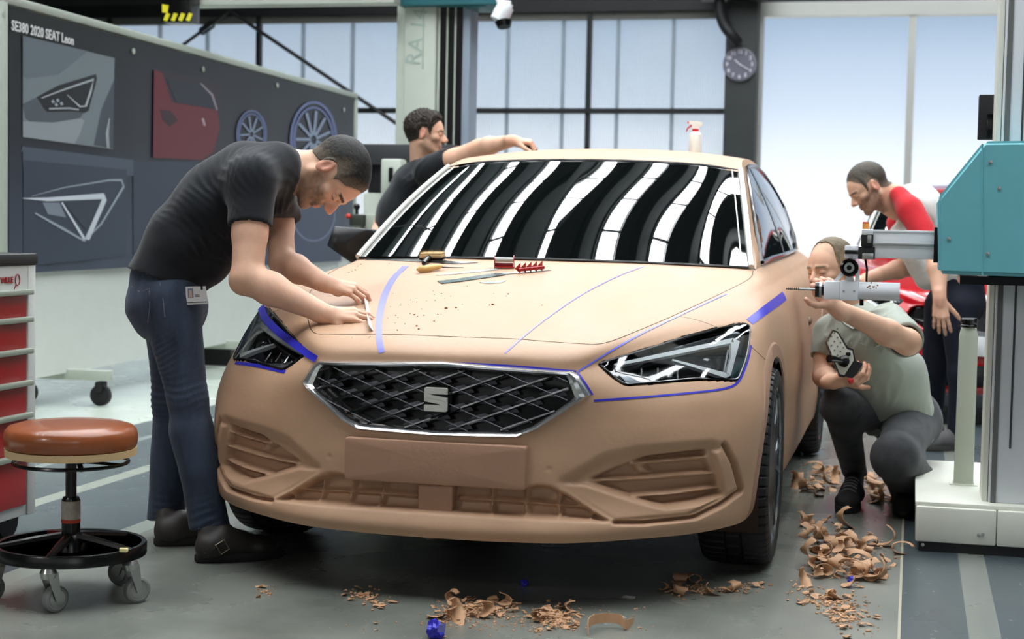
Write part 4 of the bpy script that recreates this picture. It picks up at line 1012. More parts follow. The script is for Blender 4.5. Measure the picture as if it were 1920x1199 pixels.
# ------------------------------------------------------------------ swivel stool
stc = (PZ(92, 1150, 0) + PZ(250, 1010, 0)) / 2
q = P(133, 1000, (PZ(92, 1150, 0) - CV).dot(Vector(_FW)) + .18); sx_, sy_ = q.x, q.y
stool = thing('swivel_stool', 'round stool with brown leather seat on black five-wheeled base', 'stool', (sx_, sy_, 0))
c0 = Vector((sx_, sy_, 0)); Zs = (c0 - CV).dot(Vector(_FW)); k_ = Zs / F
def sz(py): return P(133, py, Zs).z
M_lea = mat('brown_leather', rgb(140, 76, 42), .30, var=.12, vscale=9, bump=.10, bscale=45, coat=.3, stretch=(1, 1, .4)); M_ply = mat('birch_ply', rgb(206, 176, 132), .5, var=.06, vscale=4, stretch=(1, 1, 20)); M_bs = mat('black_enamel', rgb(13, 13, 14), .25, var=.2, vscale=30, bump=.05)
rs = 121 * k_; z0 = sz(843); z1 = sz(790) + .012
prof = [(0, z0 + .012), (rs * .97, z0 + .012), (rs * .985, z0 + .016), (rs * 1.0, z0 + .030), (rs * 1.003, z0 + .045), (rs * .985, z0 + .060), (rs * .93, z0 + .071), (rs * .8, z0 + .078), (rs * .4, z0 + .082), (0, z0 + .083)]
seat = MB().lathe(prof, (sx_, sy_, 0), (0, 0, 1), 96)
for i, v in enumerate(seat.v):
    a = math.atan2(v.y - sy_, v.x - sx_); rr = math.hypot(v.x - sx_, v.y - sy_) / rs
    if rr > .9: kk = 1 + .004 * math.sin(a * 31 + 2 * math.sin(a * 7)) * max(0, 1 - abs(v.z - z0 - .02) / .03); v.x = sx_ + (v.x - sx_) * kk; v.y = sy_ + (v.y - sy_) * kk
seat.build('seat', M_lea, stool, angle=60)
MB().lathe([(0, z0 - .010), (rs * .985, z0 - .010), (rs * .99, z0 + .010), (0, z0 + .011)], c0, (0, 0, 1), 64).build('seat_board', M_ply, stool)
MB().box(c0 + Vector((0, 0, z0 - .018)), (.16, .16, .014), None, .004).tube([c0 + Vector((.02, 0, z0 - .02)), c0 + Vector((.06, -.05, z0 - .045))], .008, 8).build('seat_bracket', M_bs, stool)
zr = sz(864); rr_ = 104 * k_
MB().tube([c0 + Vector((math.cos(a) * rr_, math.sin(a) * rr_, zr)) for a in np.linspace(0, 2 * PI, 49)[:-1]], .0055, 8, closed=True).tube([c0 + Vector((-rr_, 0, zr)), c0 + Vector((-.02, 0, z0 - .03))], .0045, 6).tube([c0 + Vector((rr_, 0, zr)), c0 + Vector((.02, 0, z0 - .03))], .0045, 6).build('height_ring', M_bs, stool)
MB().cyl(c0 + Vector((0, 0, sz(1010))), c0 + Vector((0, 0, z0 - .01)), .0155, n=24).build('gas_column', M_bs, stool)
MB().lathe([(.0, sz(1000)), (.026, sz(1000)), (.026, sz(936)), (.022, sz(930)), (0, sz(930))], c0, (0, 0, 1), 32).build('column_sleeve', M_bs, stool)
lab_ = MB().lathe([(.0268, sz(978)), (.0268, sz(937))], c0, (0, 0, 1), 32); lab_.build('column_label', mat('worn_label', rgb(176, 168, 156), .6, var=.25, vscale=30), stool)
MB().lathe([(.0272, sz(978)), (.0272, sz(971))], c0, (0, 0, 1), 32).build('label_strip', mat('label_red', rgb(176, 66, 44), .6), stool)
ca = Vector((0, 0, 0))
lab_t = P(131, 955, Zs - .030); text_mesh('label_mark', 'J05', mat('pen_ink', rgb(70, 60, 60), .6), .024, stool, lab_t, tuple(_R), (0, 0, 1), depth=.0003)
rb = 139 * k_; zb1 = sz(1018); zb0 = zb1 - .030
MB().lathe([(rb * .93, zb0), (rb, zb0), (rb, zb1), (rb * .985, zb1 + .004), (rb * .93, zb1 + .003), (rb * .93, zb0)], c0, (0, 0, 1), 80).build('foot_ring', M_bs, stool, angle=40)
hub = MB(); hub.lathe([(0, zb1 - .02), (.045, zb1 - .02), (.040, zb1 + .01), (.028, sz(1000)), (0, sz(1000))], c0, (0, 0, 1), 24)
cang = []
for px, py in ((92, 1150), (250, 1138), (272, 1100), (12, 1122)):
    g = PZ(px, py, 0); cang.append(math.atan2(g.y - sy_, g.x - sx_))
base_a = cang[0]
for k in range(5):
    a = base_a + 2 * PI * k / 5; d = Vector((math.cos(a), math.sin(a), 0)); pts = []
    hub.tube([c0 + d * .02 + Vector((0, 0, sz(1000) - .006)), c0 + d * rb * .45 + Vector((0, 0, zb1 + (sz(1000) - zb1) * .42)), c0 + d * rb * .96 + Vector((0, 0, zb1 - .006))], [.014, .013, .011], 8)
    for o in (-1, 1):
        pass
hub.build('base_star', M_bs, stool)
M_zn = mat('zinc_plate', rgb(176, 178, 176), .3, .9); M_grub = mat('grey_wheel_rubber', rgb(120, 122, 120), .6)
for k in range(5):
    a = base_a + 2 * PI * k / 5; d = Vector((math.cos(a), math.sin(a), 0)); top = c0 + d * rb * .93; wa = a + PI / 2 + [.9, -.5, .3, 1.3, -.9][k]
    t = Vector((math.cos(wa), math.sin(wa), 0)); ax = Vector((-t.y, t.x, 0)); wc = top + t * .022 + Vector((0, 0, .0375))
    cst = MB().lathe([(0, -.011), (.022, -.011), (.030, -.013), (.0365, -.010), (.0375, -.005), (.0375, .005), (.0365, .010), (.030, .013), (.022, .011), (0, .011)], wc, ax, 32).build('caster', M_grub, stool)
    MB().lathe([(0, -.0135), (.010, -.0135), (.024, -.012), (.024, .012), (.010, .0135), (0, .0135)], wc, ax, 24).build('wheel_hub', M_zn, cst)
    f_ = MB().lathe([(0, zb0 - .028), (.020, zb0 - .028), (.024, zb0 - .012), (.018, zb0), (0, zb0)], Vector((top.x, top.y, 0)), (0, 0, 1), 20)
    for sg in (-1, 1):
        o_ = ax * sg * .017
        f_.prism([top + Vector((0, 0, zb0 - .012)) + o_ - t * .016, top + Vector((0, 0, zb0 - .012)) + o_ + t * .02, wc + o_ + t * .008 - Vector((0, 0, .006)), wc + o_ - t * .008 - Vector((0, 0, .006))], ax * sg * .002)
    f_.build('caster_fork', M_zn, cst)
rest = c0 + Vector((rb * .70, -.02, zb1 + .002)); 
tag(MB().box(PZ(232, 1032, zb1 + .010), (.022, .016, .010), Matrix.Rotation(.3, 3, 'Z'), .001).build('paper_scrap', mat('paper_yellow', rgb(226, 216, 160), .7)), 'small yellow paper scrap lying on the black stool base ring', 'paper')
# ------------------------------------------------------------------ measuring machine on the right
def rel(px, py, Z): return P(px, py, Z)
M_ivory = mat('ivory_enamel', rgb(222, 224, 212), .4, var=.04, vscale=5); M_gw = mat('grey_white_enamel', rgb(226, 230, 234), .38, var=.03); M_teal = mat('teal_enamel', rgb(108, 182, 192), .38, var=.05, vscale=6, bump=.05)
b0 = PZ(1715, 1034, 0)
mac = thing('measuring_machine', 'white measuring machine column with teal carriage and drill arm, right of car', 'measuring machine', (b0.x + .4, b0.y + .3, 0))
def top_y(px, py, x=None): pass
BXL = b0.x; BYF = b0.y; zbt = PY(1725, 950, BYF).z
MB().b2((BXL + .012, BYF + .01, .0), (BXL + 1.4, BYF + 1.06, .035)).build('base_skirt', M_blackm, mac)
MB().b2((BXL, BYF, .034), (BXL + .265, BYF + 1.08, zbt), .006).build('base_cover', M_ivory, mac)
MB().b2((BXL + .267, BYF, .034), (BXL + 1.4, BYF + 1.08, zbt), .006).build('base_cover', M_ivory, mac)
MB().b2((BXL - .004, BYF + .02, zbt - .002), (BXL + 1.4, BYF + 1.07, zbt + .014), .004).build('base_top', M_ivory, mac)
zt2 = zbt + .014
for px, py in ((1835, 1004), (1843, 1002), (1730, 1022)):
    q = PY(px, py, BYF - .002); MB().lathe([(.006, 0), (.006, .004), (0, .005)], q, (0, -1, 0), 10).build('screw', M_zn, mac)
# round-topped safety post
pp = PZ(1806, 908, zt2); hw = .0345
y_ = pp.y; zz1 = PY(1812, 612, y_).z
rows = []
for z, w_ in ((zt2, .038), (zt2 + .006, .038), (zt2 + .008, hw), (zz1 - .035, hw - .002), (zz1 - .0345, hw - .002), (zz1 - .008, .027), (zz1 - .0075, .027), (zz1, .022)):
    rows.append([Vector((pp.x + a * w_, y_ + b * w_ * .8, z)) for a, b in round_px([(-1, -1), (1, -1), (1, 1), (-1, 1)], .10, 2)])
post = thing('guard_post', 'grey-green square post with black rubber cap standing on machine base', 'post', (pp.x, y_, zt2))
mb = MB().grid(rows, True); n_ = len(rows[0]); mb.add(rows[-1], [tuple(range(n_))]); mb.build('post_body', mat('post_grey_green', rgb(184, 190, 174), .5, var=.05), post, angle=25)
MB().lathe([(0, zz1 - .004), (.030, zz1 - .004), (.031, zz1 + .004), (.027, zz1 + .008), (.030, zz1 + .012), (.031, zz1 + .026), (.027, zz1 + .030), (0, zz1 + .030)], (pp.x, y_, 0), (0, 0, 1), 28).build('rubber_cap', M_black, post)
MB().b2((pp.x - .05, y_ - .045, zt2), (pp.x + .05, y_ + .045, zt2 + .004)).build('base_plate', M_ivory, post)
sm = PZ(1853, 896, zt2); tag(MB().cyl(sm, sm + Vector((0, 0, .13)), .022, n=20).build('buffer_post', mat('post_grey_green', rgb(184, 190, 174), .5)), 'short grey-green cylindrical buffer beside the tall column', 'post')
# column
cb = PZ(1841, 942, zt2); cxl = cb.x; cyf = cb.y; CW = .32
zct = 3.4
mb = MB().b2((cxl + .02, cyf, zt2), (cxl + CW, cyf + .26, zct), .004); mb.build('column', M_gw, mac)
def cpx(px, py=700): return PY(px, py, cyf).x
MB().b2((cpx(1858, 900) - .0, cyf - .004, zt2), (cpx(1868, 900), cyf + .002, zct)).build('column_groove', mat('groove_grey', rgb(104, 106, 104), .5), mac)
MB().b2((cxl, cyf + .02, zt2), (cxl + .018, cyf + .22, zct), .003).build('column_edge', M_ivory, mac)
MB().b2((cpx(1897, 700), cyf - .003, PY(1902, 842, cyf).z), (cpx(1901, 700), cyf + .002, zct)).build('column_groove', mat('groove_dark', rgb(60, 62, 62), .5), mac)
# teal carriage in front of the column
tZ = cyf - .30
tb = [(1758, 372), (1845, 265), (1990, 263), (1990, 522), (1760, 514)]
pts = [PY(x, y, tZ) for x, y in tb]
bm = bmesh.new(); vs = [bm.verts.new(p) for p in pts]; f = bm.faces.new(vs); ex = bmesh.ops.extrude_face_region(bm, geom=[f]); bmesh.ops.translate(bm, verts=[v for v in ex['geom'] if isinstance(v, bmesh.types.BMVert)], vec=(0, .32, 0)); bmesh.ops.recalc_face_normals(bm, faces=bm.faces[:])
bmesh.ops.bevel(bm, geom=bm.edges[:], offset=.012, segments=3, affect='EDGES'); me = bpy.data.meshes.new('carriage_cover'); bm.to_mesh(me); bm.free()
tcv = bpy.data.objects.new('carriage_cover', me); COL.objects.link(tcv); me.materials.append(M_teal); setpar(tcv, mac); me.polygons.foreach_set('use_smooth', [True] * len(me.polygons)); me.set_sharp_from_angle(angle=.5)
a = PY(1842, 270, tZ - .0015); b = PY(1842, 516, tZ - .0015); MB().tube([a, b], .003, 6).build('cover_fold', M_teal, tcv)
for px, py in ((1857, 304), (1852, 476), (1873, 353), (1779, 448)):
    MB().lathe([(.006, 0), (.006, .003), (0, .004)], PY(px, py, tZ - .001), (0, -1, 0), 12).build('screw', M_zn, tcv)
MB().b2(PY(1740, 528, tZ + .01) + Vector((.1, 0, -.006)), PY(2000, 519, tZ + .3)).build('cover_edge', M_black, tcv, smooth=False)
# horizontal arm
aZ = tZ + .10
def AP(px, py): return PY(px, py, aZ)
a0 = AP(1636, 431); a1 = AP(1757, 487)
MB().b2((a0.x, aZ, a1.z), (a1.x + .03, aZ + .10, a0.z), .004).build('arm_beam', M_gw, mac)
za = AP(1690, 459).z; MB().b2((a0.x, aZ - .006, za - .004), (a1.x, aZ + .0, za + .004), .002).build('arm_rib', M_zn, mac)
MB().b2((a0.x, aZ - .003, a0.z - .008), (a1.x, aZ + .0, a0.z), .002).build('arm_rib', M_gw, mac)
MB().b2((a1.x - .012, aZ - .012, a1.z - .01), (a1.x + .012, aZ + .11, a0.z + .012)).build('arm_collar', M_black, mac)
def ab(px0, py0, px1, py1, d0, d1, m, name, bev=.002):
    p = AP(px0, py0); q = AP(px1, py1); return MB().b2((p.x, aZ + d0, q.z), (q.x, aZ + d1, p.z), bev).build(name, m, mac)
ab(1616, 430, 1637, 440, -.01, .10, M_gw, 'arm_head'); ab(1615, 440, 1637, 463, -.008, .10, M_blackm, 'arm_head'); ab(1610, 463, 1640, 487, -.004, .10, M_blackm, 'arm_head')
ab(1617, 474, 1638, 486, -.010, .0, M_zn, 'clamp_plate'); ab(1627, 441, 1634, 456, -.014, -.004, M_zn, 'clamp_plate')
ab(1617, 418, 1629, 430, .02, .07, mat('signal_orange', rgb(214, 140, 60), .4), 'signal_cap'); ab(1617, 416, 1629, 420, .02, .07, mat('signal_red', rgb(190, 50, 50), .4), 'signal_cap')
ab(1584, 461, 1592, 485, .0, .06, M_gw, 'clamp_block'); ab(1592, 461, 1600, 487, .01, .07, M_gw, 'clamp_block'); ab(1600, 461, 1609, 486, .0, .06, M_gw, 'clamp_block'); ab(1584, 469, 1609, 477, -.004, .0, M_black, 'clamp_slot')
j = AP(1593, 502); rj = .030
MB().lathe([(0, -.03), (rj * .45, -.03), (rj * .5, -.024), (rj * .75, -.020), (rj * .8, -.024), (rj, -.022), (rj, .05), (0, .05)], j, (0, 1, 0), 32).build('joint_knob', M_black, mac)
MB().lathe([(rj * .28, -.034), (rj * .55, -.034), (rj * .55, -.03), (rj * .28, -.03)], j, (0, 1, 0), 32, True).build('knob_ring', M_zn, mac)
MB().prism([AP(1580, 506), AP(1562, 528), AP(1568, 530), AP(1584, 514)], (0, .02, 0)).prism([AP(1604, 500), AP(1603, 528), AP(1611, 528), AP(1612, 505)], (0, .02, 0)).prism([AP(1584, 530), AP(1588, 514), AP(1598, 514), AP(1602, 530)], (0, .03, 0)).build('joint_fork', M_gw, mac)
MB().tube([AP(1622, 487) + Vector((0, .03, 0)), AP(1625, 505) + Vector((0, .03, 0)), AP(1624, 530) + Vector((0, .03, 0)), AP(1616, 541) + Vector((0, .05, 0))], .004, 8).build('cable', M_black, mac)
# drill hanging from the joint
drill = bpy.data.objects.new('drill_unit', None); COL.objects.link(drill); drill.location = j; drill.matrix_world = Matrix.Translation(j); setpar(drill, mac)
dz0, dz1 = AP(1575, 562).z, AP(1575, 528).z; dzc = (dz0 + dz1) / 2; dr = (dz1 - dz0) / 2
MB().b2((AP(1545, 540).x, aZ - .01, dz0), (AP(1575, 540).x, aZ + .06, dz1), .003).build('drill_gearbox', M_gw, drill); MB().b2((AP(1575, 540).x, aZ - .012, dz0 - .002), (AP(1610, 540).x, aZ + .062, dz1 + .002), .003).build('drill_gearbox', M_gw, drill)
yc0 = aZ + .025
MB().cyl(Vector((AP(1608, 545).x, yc0, dzc)), Vector((AP(1687, 545).x, yc0, dzc)), dr, n=36).build('drill_motor', M_gw, drill)
MB().cyl(Vector((AP(1528, 545).x, yc0, dzc)), Vector((AP(1538, 545).x, yc0, dzc)), dr * .85, n=28).cyl(Vector((AP(1538, 545).x, yc0, dzc)), Vector((AP(1546, 545).x, yc0, dzc)), dr * .65, n=28).build('drill_chuck', M_black, drill)
MB().cyl(Vector((AP(1536, 545).x, yc0, dzc)), Vector((AP(1540, 545).x, yc0, dzc)), dr * .88, n=28).build('chuck_ring', M_zn, drill)
xt, xs_, xe = AP(1472, 543).x, AP(1498, 543).x, AP(1530, 543).x
MB().cyl(Vector((xs_, yc0, dzc)), Vector((xe, yc0, dzc)), .0042, n=12).build('drill_bit', M_zn, drill)
rows = []
for i in range(60):
    t = i / 59; x = xt + (xs_ - xt) * t; a = t * 22; rr = .0045 * min(1, t * 8 + .1)
    rows.append([Vector((x, yc0 + math.cos(a + b) * rr * (1 if k in (0, 4) else .45), dzc + math.sin(a + b) * rr * (1 if k in (0, 4) else .45))) for k, b in enumerate(np.linspace(0, 2 * PI, 9)[:-1])])
MB().grid(rows, True).build('drill_bit', mat('drill_steel', rgb(120, 112, 100), .3, .9), drill)
for px, py in ((1582, 546), (1602, 546)): MB().lathe([(.004, 0), (.004, .002), (0, .003)], Vector((AP(px, py).x, aZ - .013, AP(px, py).z)), (0, -1, 0), 10).build('screw', M_zn, drill)
MB().cyl(AP(1615, 562) + Vector((0, .02, 0)), AP(1615, 574) + Vector((0, .02, 0)), .007, n=12).build('lock_lever', M_black, drill)
mb = MB(); random.seed(3)
for _ in range(12):
    q = AP(random.uniform(1626, 1650), random.uniform(531, 541)); 
    qq = Vector((q.x, yc0 - math.sqrt(max(0, dr ** 2 - (q.z - dzc) ** 2)) - .000, q.z)); mb.sphere(qq, random.uniform(.0015, .0035), 6)
mb.build('clay_smear', mat('clay_dark', rgb(150, 108, 76), .7), drill)
# dark control box hanging behind the column
q0, q1 = PY(1836, 178, cyf + .35), PY(1900, 262, cyf + .35)
tag(MB().b2((q0.x, cyf + .33, q1.z), (q1.x, cyf + .40, q0.z), .004).build('monitor', M_blackm), 'black flat monitor behind the white machine column', 'monitor')
MB().b2((q0.x + .03, cyf + .322, q1.z), (q1.x, cyf + .331, PY(1840, 215, cyf + .35).z), .002).build('monitor_panel', M_black, bpy.data.objects['monitor'])
MB().b2((q0.x + .1, cyf + .262, q1.z + .02), (q1.x, cyf + .34, q1.z + .06)).build('monitor_arm', M_blackm, bpy.data.objects['monitor'])
# ------------------------------------------------------------------ second measuring machine behind
mY = 5.2
def Q(px, py, d=0): return PY(px, py, mY + d)
mac2 = thing('measuring_machine', 'pale tall measuring machine with twin columns behind man in background', 'measuring machine', (Q(800, 600).x, mY, 0))
def qb(px0, py0, px1, py1, d0, d1, m, name, par=mac2, bev=.006, z0=None, z1=None):
    p = Q(px0, py0, d0); q = Q(px1, py1, d0); return MB().b2((p.x, mY + d0, q.z if z0 is None else z0), (q.x, mY + d1, p.z if z1 is None else z1), bev).build(name, m, par)
M_pale = mat('pale_green_enamel', rgb(190, 198, 186), .5, var=.03)
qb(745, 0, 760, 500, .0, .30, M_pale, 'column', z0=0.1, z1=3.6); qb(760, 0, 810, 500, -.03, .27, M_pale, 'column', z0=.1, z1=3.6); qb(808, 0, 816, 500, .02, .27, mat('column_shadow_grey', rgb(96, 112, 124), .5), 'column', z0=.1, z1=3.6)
qb(822, 0, 862, 500, 0, .2, M_pale, 'slide_column', z0=.1, z1=3.6); qb(862, 0, 874, 500, 0, .2, mat('slide_blue_grey', rgb(138, 152, 166), .5), 'slide_column', z0=.1, z1=3.6)
for px in (828, 843, 858): qb(px - 1.6, 0, px + 1.6, 500, -.004, .01, M_bs, 'slide_groove', z0=.1, z1=3.6, bev=0)
qb(742, 480, 900, 600, -.04, .5, M_pale, 'base', z0=0, z1=.14)
t1, t2 = Q(779, 105), Q(791, 20)
zax = Vector((.13, 0, .99)).normalized()
text_mesh('machine_lettering', 'RA 1425', mat('lettering_pale_green', rgb(160, 178, 168), .5), .15, mac2, Q(785, 48, -.032), zax, Vector((-.99, 0, .13)), align='CENTER')
MB().b2((Q(796, 0).x, mY - .034, Q(796, 130).z), (Q(798.5, 0).x, mY - .030, 3.5)).build('lettering_rule', mat('lettering_pale_green', rgb(160, 178, 168), .5), mac2, smooth=False)
qb(748, -60, 930, 8, -.12, .3, mat('teal_dark', rgb(44, 104, 112), .5), 'carriage', z1=3.2)
MB().prism([Q(862, 8, -.1), Q(932, 4, -.1), Q(905, 13, -.1), Q(868, 13, -.1)], (0, .3, 0)).build('carriage', mat('teal_dark', rgb(44, 104, 112), .5), mac2, smooth=False)
# probe
pr = thing('probe_head', 'small white probe joint hanging from the teal carriage top', 'probe', Q(942, 24, -.1))
MB().tube([Q(925, -12, -.1), Q(938, 6, -.1), Q(957, 8, -.1)], .022, 10).tube([Q(957, 8, -.1), Q(952, 22, -.1)], .020, 10).build('probe_arm', M_gw, pr)
MB().lathe([(0, -.06), (.055, -.06), (.06, 0), (.055, .05), (0, .05)], Q(942, 24, -.1), (.5, .2, 1), 24).build('probe_body', M_gw, pr)
MB().lathe([(0, -.10), (.045, -.10), (.058, -.062), (0, -.062)], Q(942, 24, -.1), (-.2, .2, 1), 24).build('probe_tip', M_black, pr)
MB().tube([Q(925, -80, -.1), Q(925, -12, -.1)], .02, 8).build('probe_hanger', M_gw, pr)
# overhead boom and hazard block
bo = thing('overhead_boom', 'long pale horizontal boom crossing above the banner', 'boom', Q(560, 4, -.2))
MB().b2((Q(330, 0, -.2).x, mY - .25, Q(500, 11, -.2).z), (Q(744, 0, -.2).x, mY - .10, Q(500, -26, -.2).z), .01).build('boom_beam', M_pale, bo)
hz = thing('hazard_block', 'black block with yellow hazard stripes hanging above the banner', 'hazard block', Q(330, 20, -.3))
MB().b2((Q(303, 0, -.42).x, mY - .42, Q(330, 42, -.42).z), (Q(357, 0, -.42).x, mY - .27, Q(330, -40, -.42).z), .006).build('block', M_bs, hz)
MB().cyl(Q(330, -30, -.35), Vector((Q(330, -30, -.35).x, mY - .35, ZC - .04)), .02, n=10).build('hanger_rod', M_bs, hz)
for k in range(4):
    x = 306 + k * 14; MB().prism([Q(x, 38, -.423), Q(x + 7, 40, -.423), Q(x + 13, 26, -.423), Q(x + 6, 24, -.423)], (0, .003, 0)).build('yellow_stripe', mat('hazard_yellow', rgb(222, 214, 50), .5), hz, smooth=False)
MB().prism([Q(304, 8, -.423), Q(316, 10, -.423), Q(314, 24, -.423), Q(304, 23, -.423)], (0, .003, 0)).build('yellow_stripe', mat('hazard_yellow', rgb(222, 214, 50), .5), hz, smooth=False)
# low dark cabinet / control desk left of far man
cY = 4.6
def C_(px, py, d=0): return PY(px, py, cY + d)
dk = thing('control_desk', 'grey control desk with keypad unit and joystick left of man reaching', 'control desk', (C_(720, 500).x, cY, 0))
def cb_(px0, py0, px1, py1, d0, d1, m, name, par=dk, bev=.006, z0=None):
    p = C_(px0, py0, d0); q = C_(px1, py1, d0); return MB().b2((p.x, cY + d0, q.z if z0 is None else z0), (q.x, cY + d1, p.z), bev).build(name, m, par)
M_ds = mat('dark_slate_panel', rgb(52, 54, 56), .6)
cb_(672, 270, 850, 310, .25, .5, M_ds, 'hood_panel'); cb_(690, 300, 850, 365, .3, .5, M_blackm, 'dark_recess')
cb_(714, 298, 751, 364, .0, .12, M_pale, 'keypad_unit', bev=.012); cb_(728, 314, 736, 342, -.015, .0, M_bs, 'keypad_knob')
cb_(682, 362, 790, 500, .1, .52, M_pale, 'cabinet_box', z0=0); cb_(682, 402, 706, 430, .05, .12, mat('pale_box', rgb(170, 178, 164), .5), 'socket_box'); 
cb_(655, 402, 681, 424, .0, .1, mat('dark_olive', rgb(52, 56, 48), .6), 'joystick_box'); cb_(660, 412, 676, 440, .02, .1, M_pale, 'joystick_stand', z0=.3)
MB().tube([C_(669, 402, .04), C_(669, 393, .04)], .012, 8).sphere(C_(669, 388, .04), .022, 12).build('joystick', M_bs, dk)
MB().sphere(C_(653, 406, -.01), .018, 12).build('stop_button', mat('stop_red', rgb(200, 60, 50), .4), dk)
# ------------------------------------------------------------------ people : smooth implicit bodies meshed with surface nets
class Field:
    def __init__(s, lo, hi, h):
        s.lo = np.array(lo, float); s.h = h; s.n = np.ceil((np.array(hi) - s.lo) / h).astype(int) + 1; s.a = np.full(tuple(s.n), 1e2, np.float32)
    def win(s, lo, hi):
        i0 = np.maximum(np.floor((np.array(lo) - s.lo) / s.h).astype(int), 0); i1 = np.minimum(np.ceil((np.array(hi) - s.lo) / s.h).astype(int) + 1, s.n)
        if (i1 <= i0).any(): return None
        ax = [s.lo[k] + np.arange(i0[k], i1[k]) * s.h for k in range(3)]
        return tuple(slice(i0[k], i1[k]) for k in range(3)), ax[0][:, None, None], ax[1][None, :, None], ax[2][None, None, :]
def v3(p): return np.array([p[0], p[1], p[2]], float)
class Cone:
    def __init__(s, a, b, ra, rb=None, k=.02, op='u', lat=None, w=1.0, cut=None):
        s.a = v3(a); s.b = v3(b); s.ra = ra; s.rb = ra if rb is None else rb; s.k = k; s.op = op; s.lat = None if lat is None else v3(Vector(lat).normalized()); s.w = w; s.cut = cut
    def box(s):
        m = max(s.ra, s.rb) * max(1, s.w) + s.k * 1.5 + .012; return np.minimum(s.a, s.b) - m, np.maximum(s.a, s.b) + m
    def d(s, X, Y, Z):
        ab = s.b - s.a; P_ = [X - s.a[0], Y - s.a[1], Z - s.a[2]]
        if s.lat is not None:
            l = s.lat; dl = P_[0] * l[0] + P_[1] * l[1] + P_[2] * l[2]; f = (1 - 1 / s.w); P_ = [P_[k] - l[k] * dl * f for k in range(3)]; abl = ab @ l; ab = ab - l * abl * f
        t = np.clip((P_[0] * ab[0] + P_[1] * ab[1] + P_[2] * ab[2]) / (ab @ ab + 1e-9), 0, 1)
        r = s.ra + (s.rb - s.ra) * t
        dd = np.sqrt((P_[0] - t * ab[0]) ** 2 + (P_[1] - t * ab[1]) ** 2 + (P_[2] - t * ab[2]) ** 2) - r
        if s.cut is not None:
            for (c, n) in s.cut: dd = np.maximum(dd, (X - c[0]) * n[0] + (Y - c[1]) * n[1] + (Z - c[2]) * n[2])
        return dd
class Ell:
    def __init__(s, c, r, R=None, k=.02, op='u'):
        s.c = v3(c); s.r = np.array(r, float); s.R = np.eye(3) if R is None else np.array(R); s.k = k; s.op = op
    def box(s): m = s.r.max() + s.k * 1.5 + .01; return s.c - m, s.c + m
    def d(s, X, Y, Z):
        p = [X - s.c[0], Y - s.c[1], Z - s.c[2]]; q = [p[0] * s.R[0, i] + p[1] * s.R[1, i] + p[2] * s.R[2, i] for i in range(3)]
        k0 = np.sqrt(sum((q[i] / s.r[i]) ** 2 for i in range(3))); k1 = np.sqrt(sum((q[i] / s.r[i] ** 2) ** 2 for i in range(3))) + 1e-9
        return k0 * (k0 - 1) / k1
def evalf(prims, lo, hi, h):
    f = Field(lo, hi, h)
    for p in prims:
        w = f.win(*p.box())
        if w is None: continue
        sl, X, Y, Z = w; d = p.d(X, Y, Z).astype(np.float32); a = f.a[sl]; k = p.k
        if p.op == 'u': hh = np.clip(.5 + .5 * (a - d) / k, 0, 1); f.a[sl] = a * (1 - hh) + d * hh - k * hh * (1 - hh)
        else: d = -d; hh = np.clip(.5 - .5 * (a - d) / k, 0, 1); f.a[sl] = a * (1 - hh) + d * hh + k * hh * (1 - hh)
    return f
def nets(f):
    a = f.a; S = a < 0; n = a.shape; strides = np.array([n[1] * n[2], n[2], 1]); cells = []; pts = []; quads = []
    for ax in range(3):
        sl0 = [slice(None)] * 3; sl1 = [slice(None)] * 3; sl0[ax] = slice(0, n[ax] - 1); sl1[ax] = slice(1, n[ax])
        s0 = S[tuple(sl0)]; s1 = S[tuple(sl1)]; idx = np.argwhere(s0 != s1)
        o1, o2 = [(1, 2), (2, 0), (0, 1)][ax]
        ok = (idx[:, o1] > 0) & (idx[:, o2] > 0) & (idx[:, o1] < n[o1] - 1) & (idx[:, o2] < n[o2] - 1); idx = idx[ok]
        if len(idx) == 0: continue
        j = idx.copy(); j[:, ax] += 1; va = a[tuple(idx.T)]; vb = a[tuple(j.T)]; t = va / (va - vb); p = idx.astype(float); p[:, ax] += t
        e1 = np.zeros(3, int); e1[o1] = 1; e2 = np.zeros(3, int); e2[o2] = 1
        cc = [((idx - d_) @ strides) for d_ in (0 * e1, e1, e1 + e2, e2)]
        for c in cc: cells.append(c); pts.append(p)
        q = np.stack(cc, 1); flip = S[tuple(idx.T)]; q[~flip] = q[~flip][:, ::-1]; quads.append(q)
    cells = np.concatenate(cells); pts = np.concatenate(pts); quads = np.concatenate(quads)
    u, inv = np.unique(cells, return_inverse=True); cnt = np.bincount(inv); V = np.stack([np.bincount(inv, pts[:, k]) for k in range(3)], 1) / cnt[:, None]
    V = f.lo + V * f.h; return V, np.searchsorted(u, quads)
def pbounds(prims, pad=.0):
    bs = [p.box() for p in prims if p.op == 'u']; return np.min([b[0] for b in bs], 0) - pad, np.max([b[1] for b in bs], 0) + pad
def compact(V, Q, keep):
    Q = Q[keep]; u, inv = np.unique(Q, return_inverse=True); return V[u], inv.reshape(Q.shape)
def multi_mesh(prims, h, fine):
    "mesh the union coarsely, re-mesh boxes in `fine` [(lo,hi,h)] more finely"
    lo, hi = pbounds(prims); V, Q = nets(evalf(prims, lo, hi, h)); 
    Vs, Qs, off = [], [], 0
    c = V[Q].mean(1); keep = np.ones(len(Q), bool)
    for (l, u, hh) in fine: keep &= ~((c > np.array(l) + h * 2.2) & (c < np.array(u) - h * 2.2)).all(1)
    V1, Q1 = compact(V, Q, keep); Vs.append(V1); Qs.append(Q1); off = len(V1)
    for (l, u, hh) in fine:
        v, q = nets(evalf(prims, np.array(l), np.array(u), hh)); Vs.append(v); Qs.append(q + off); off += len(v)
    return np.concatenate(Vs), np.concatenate(Qs)
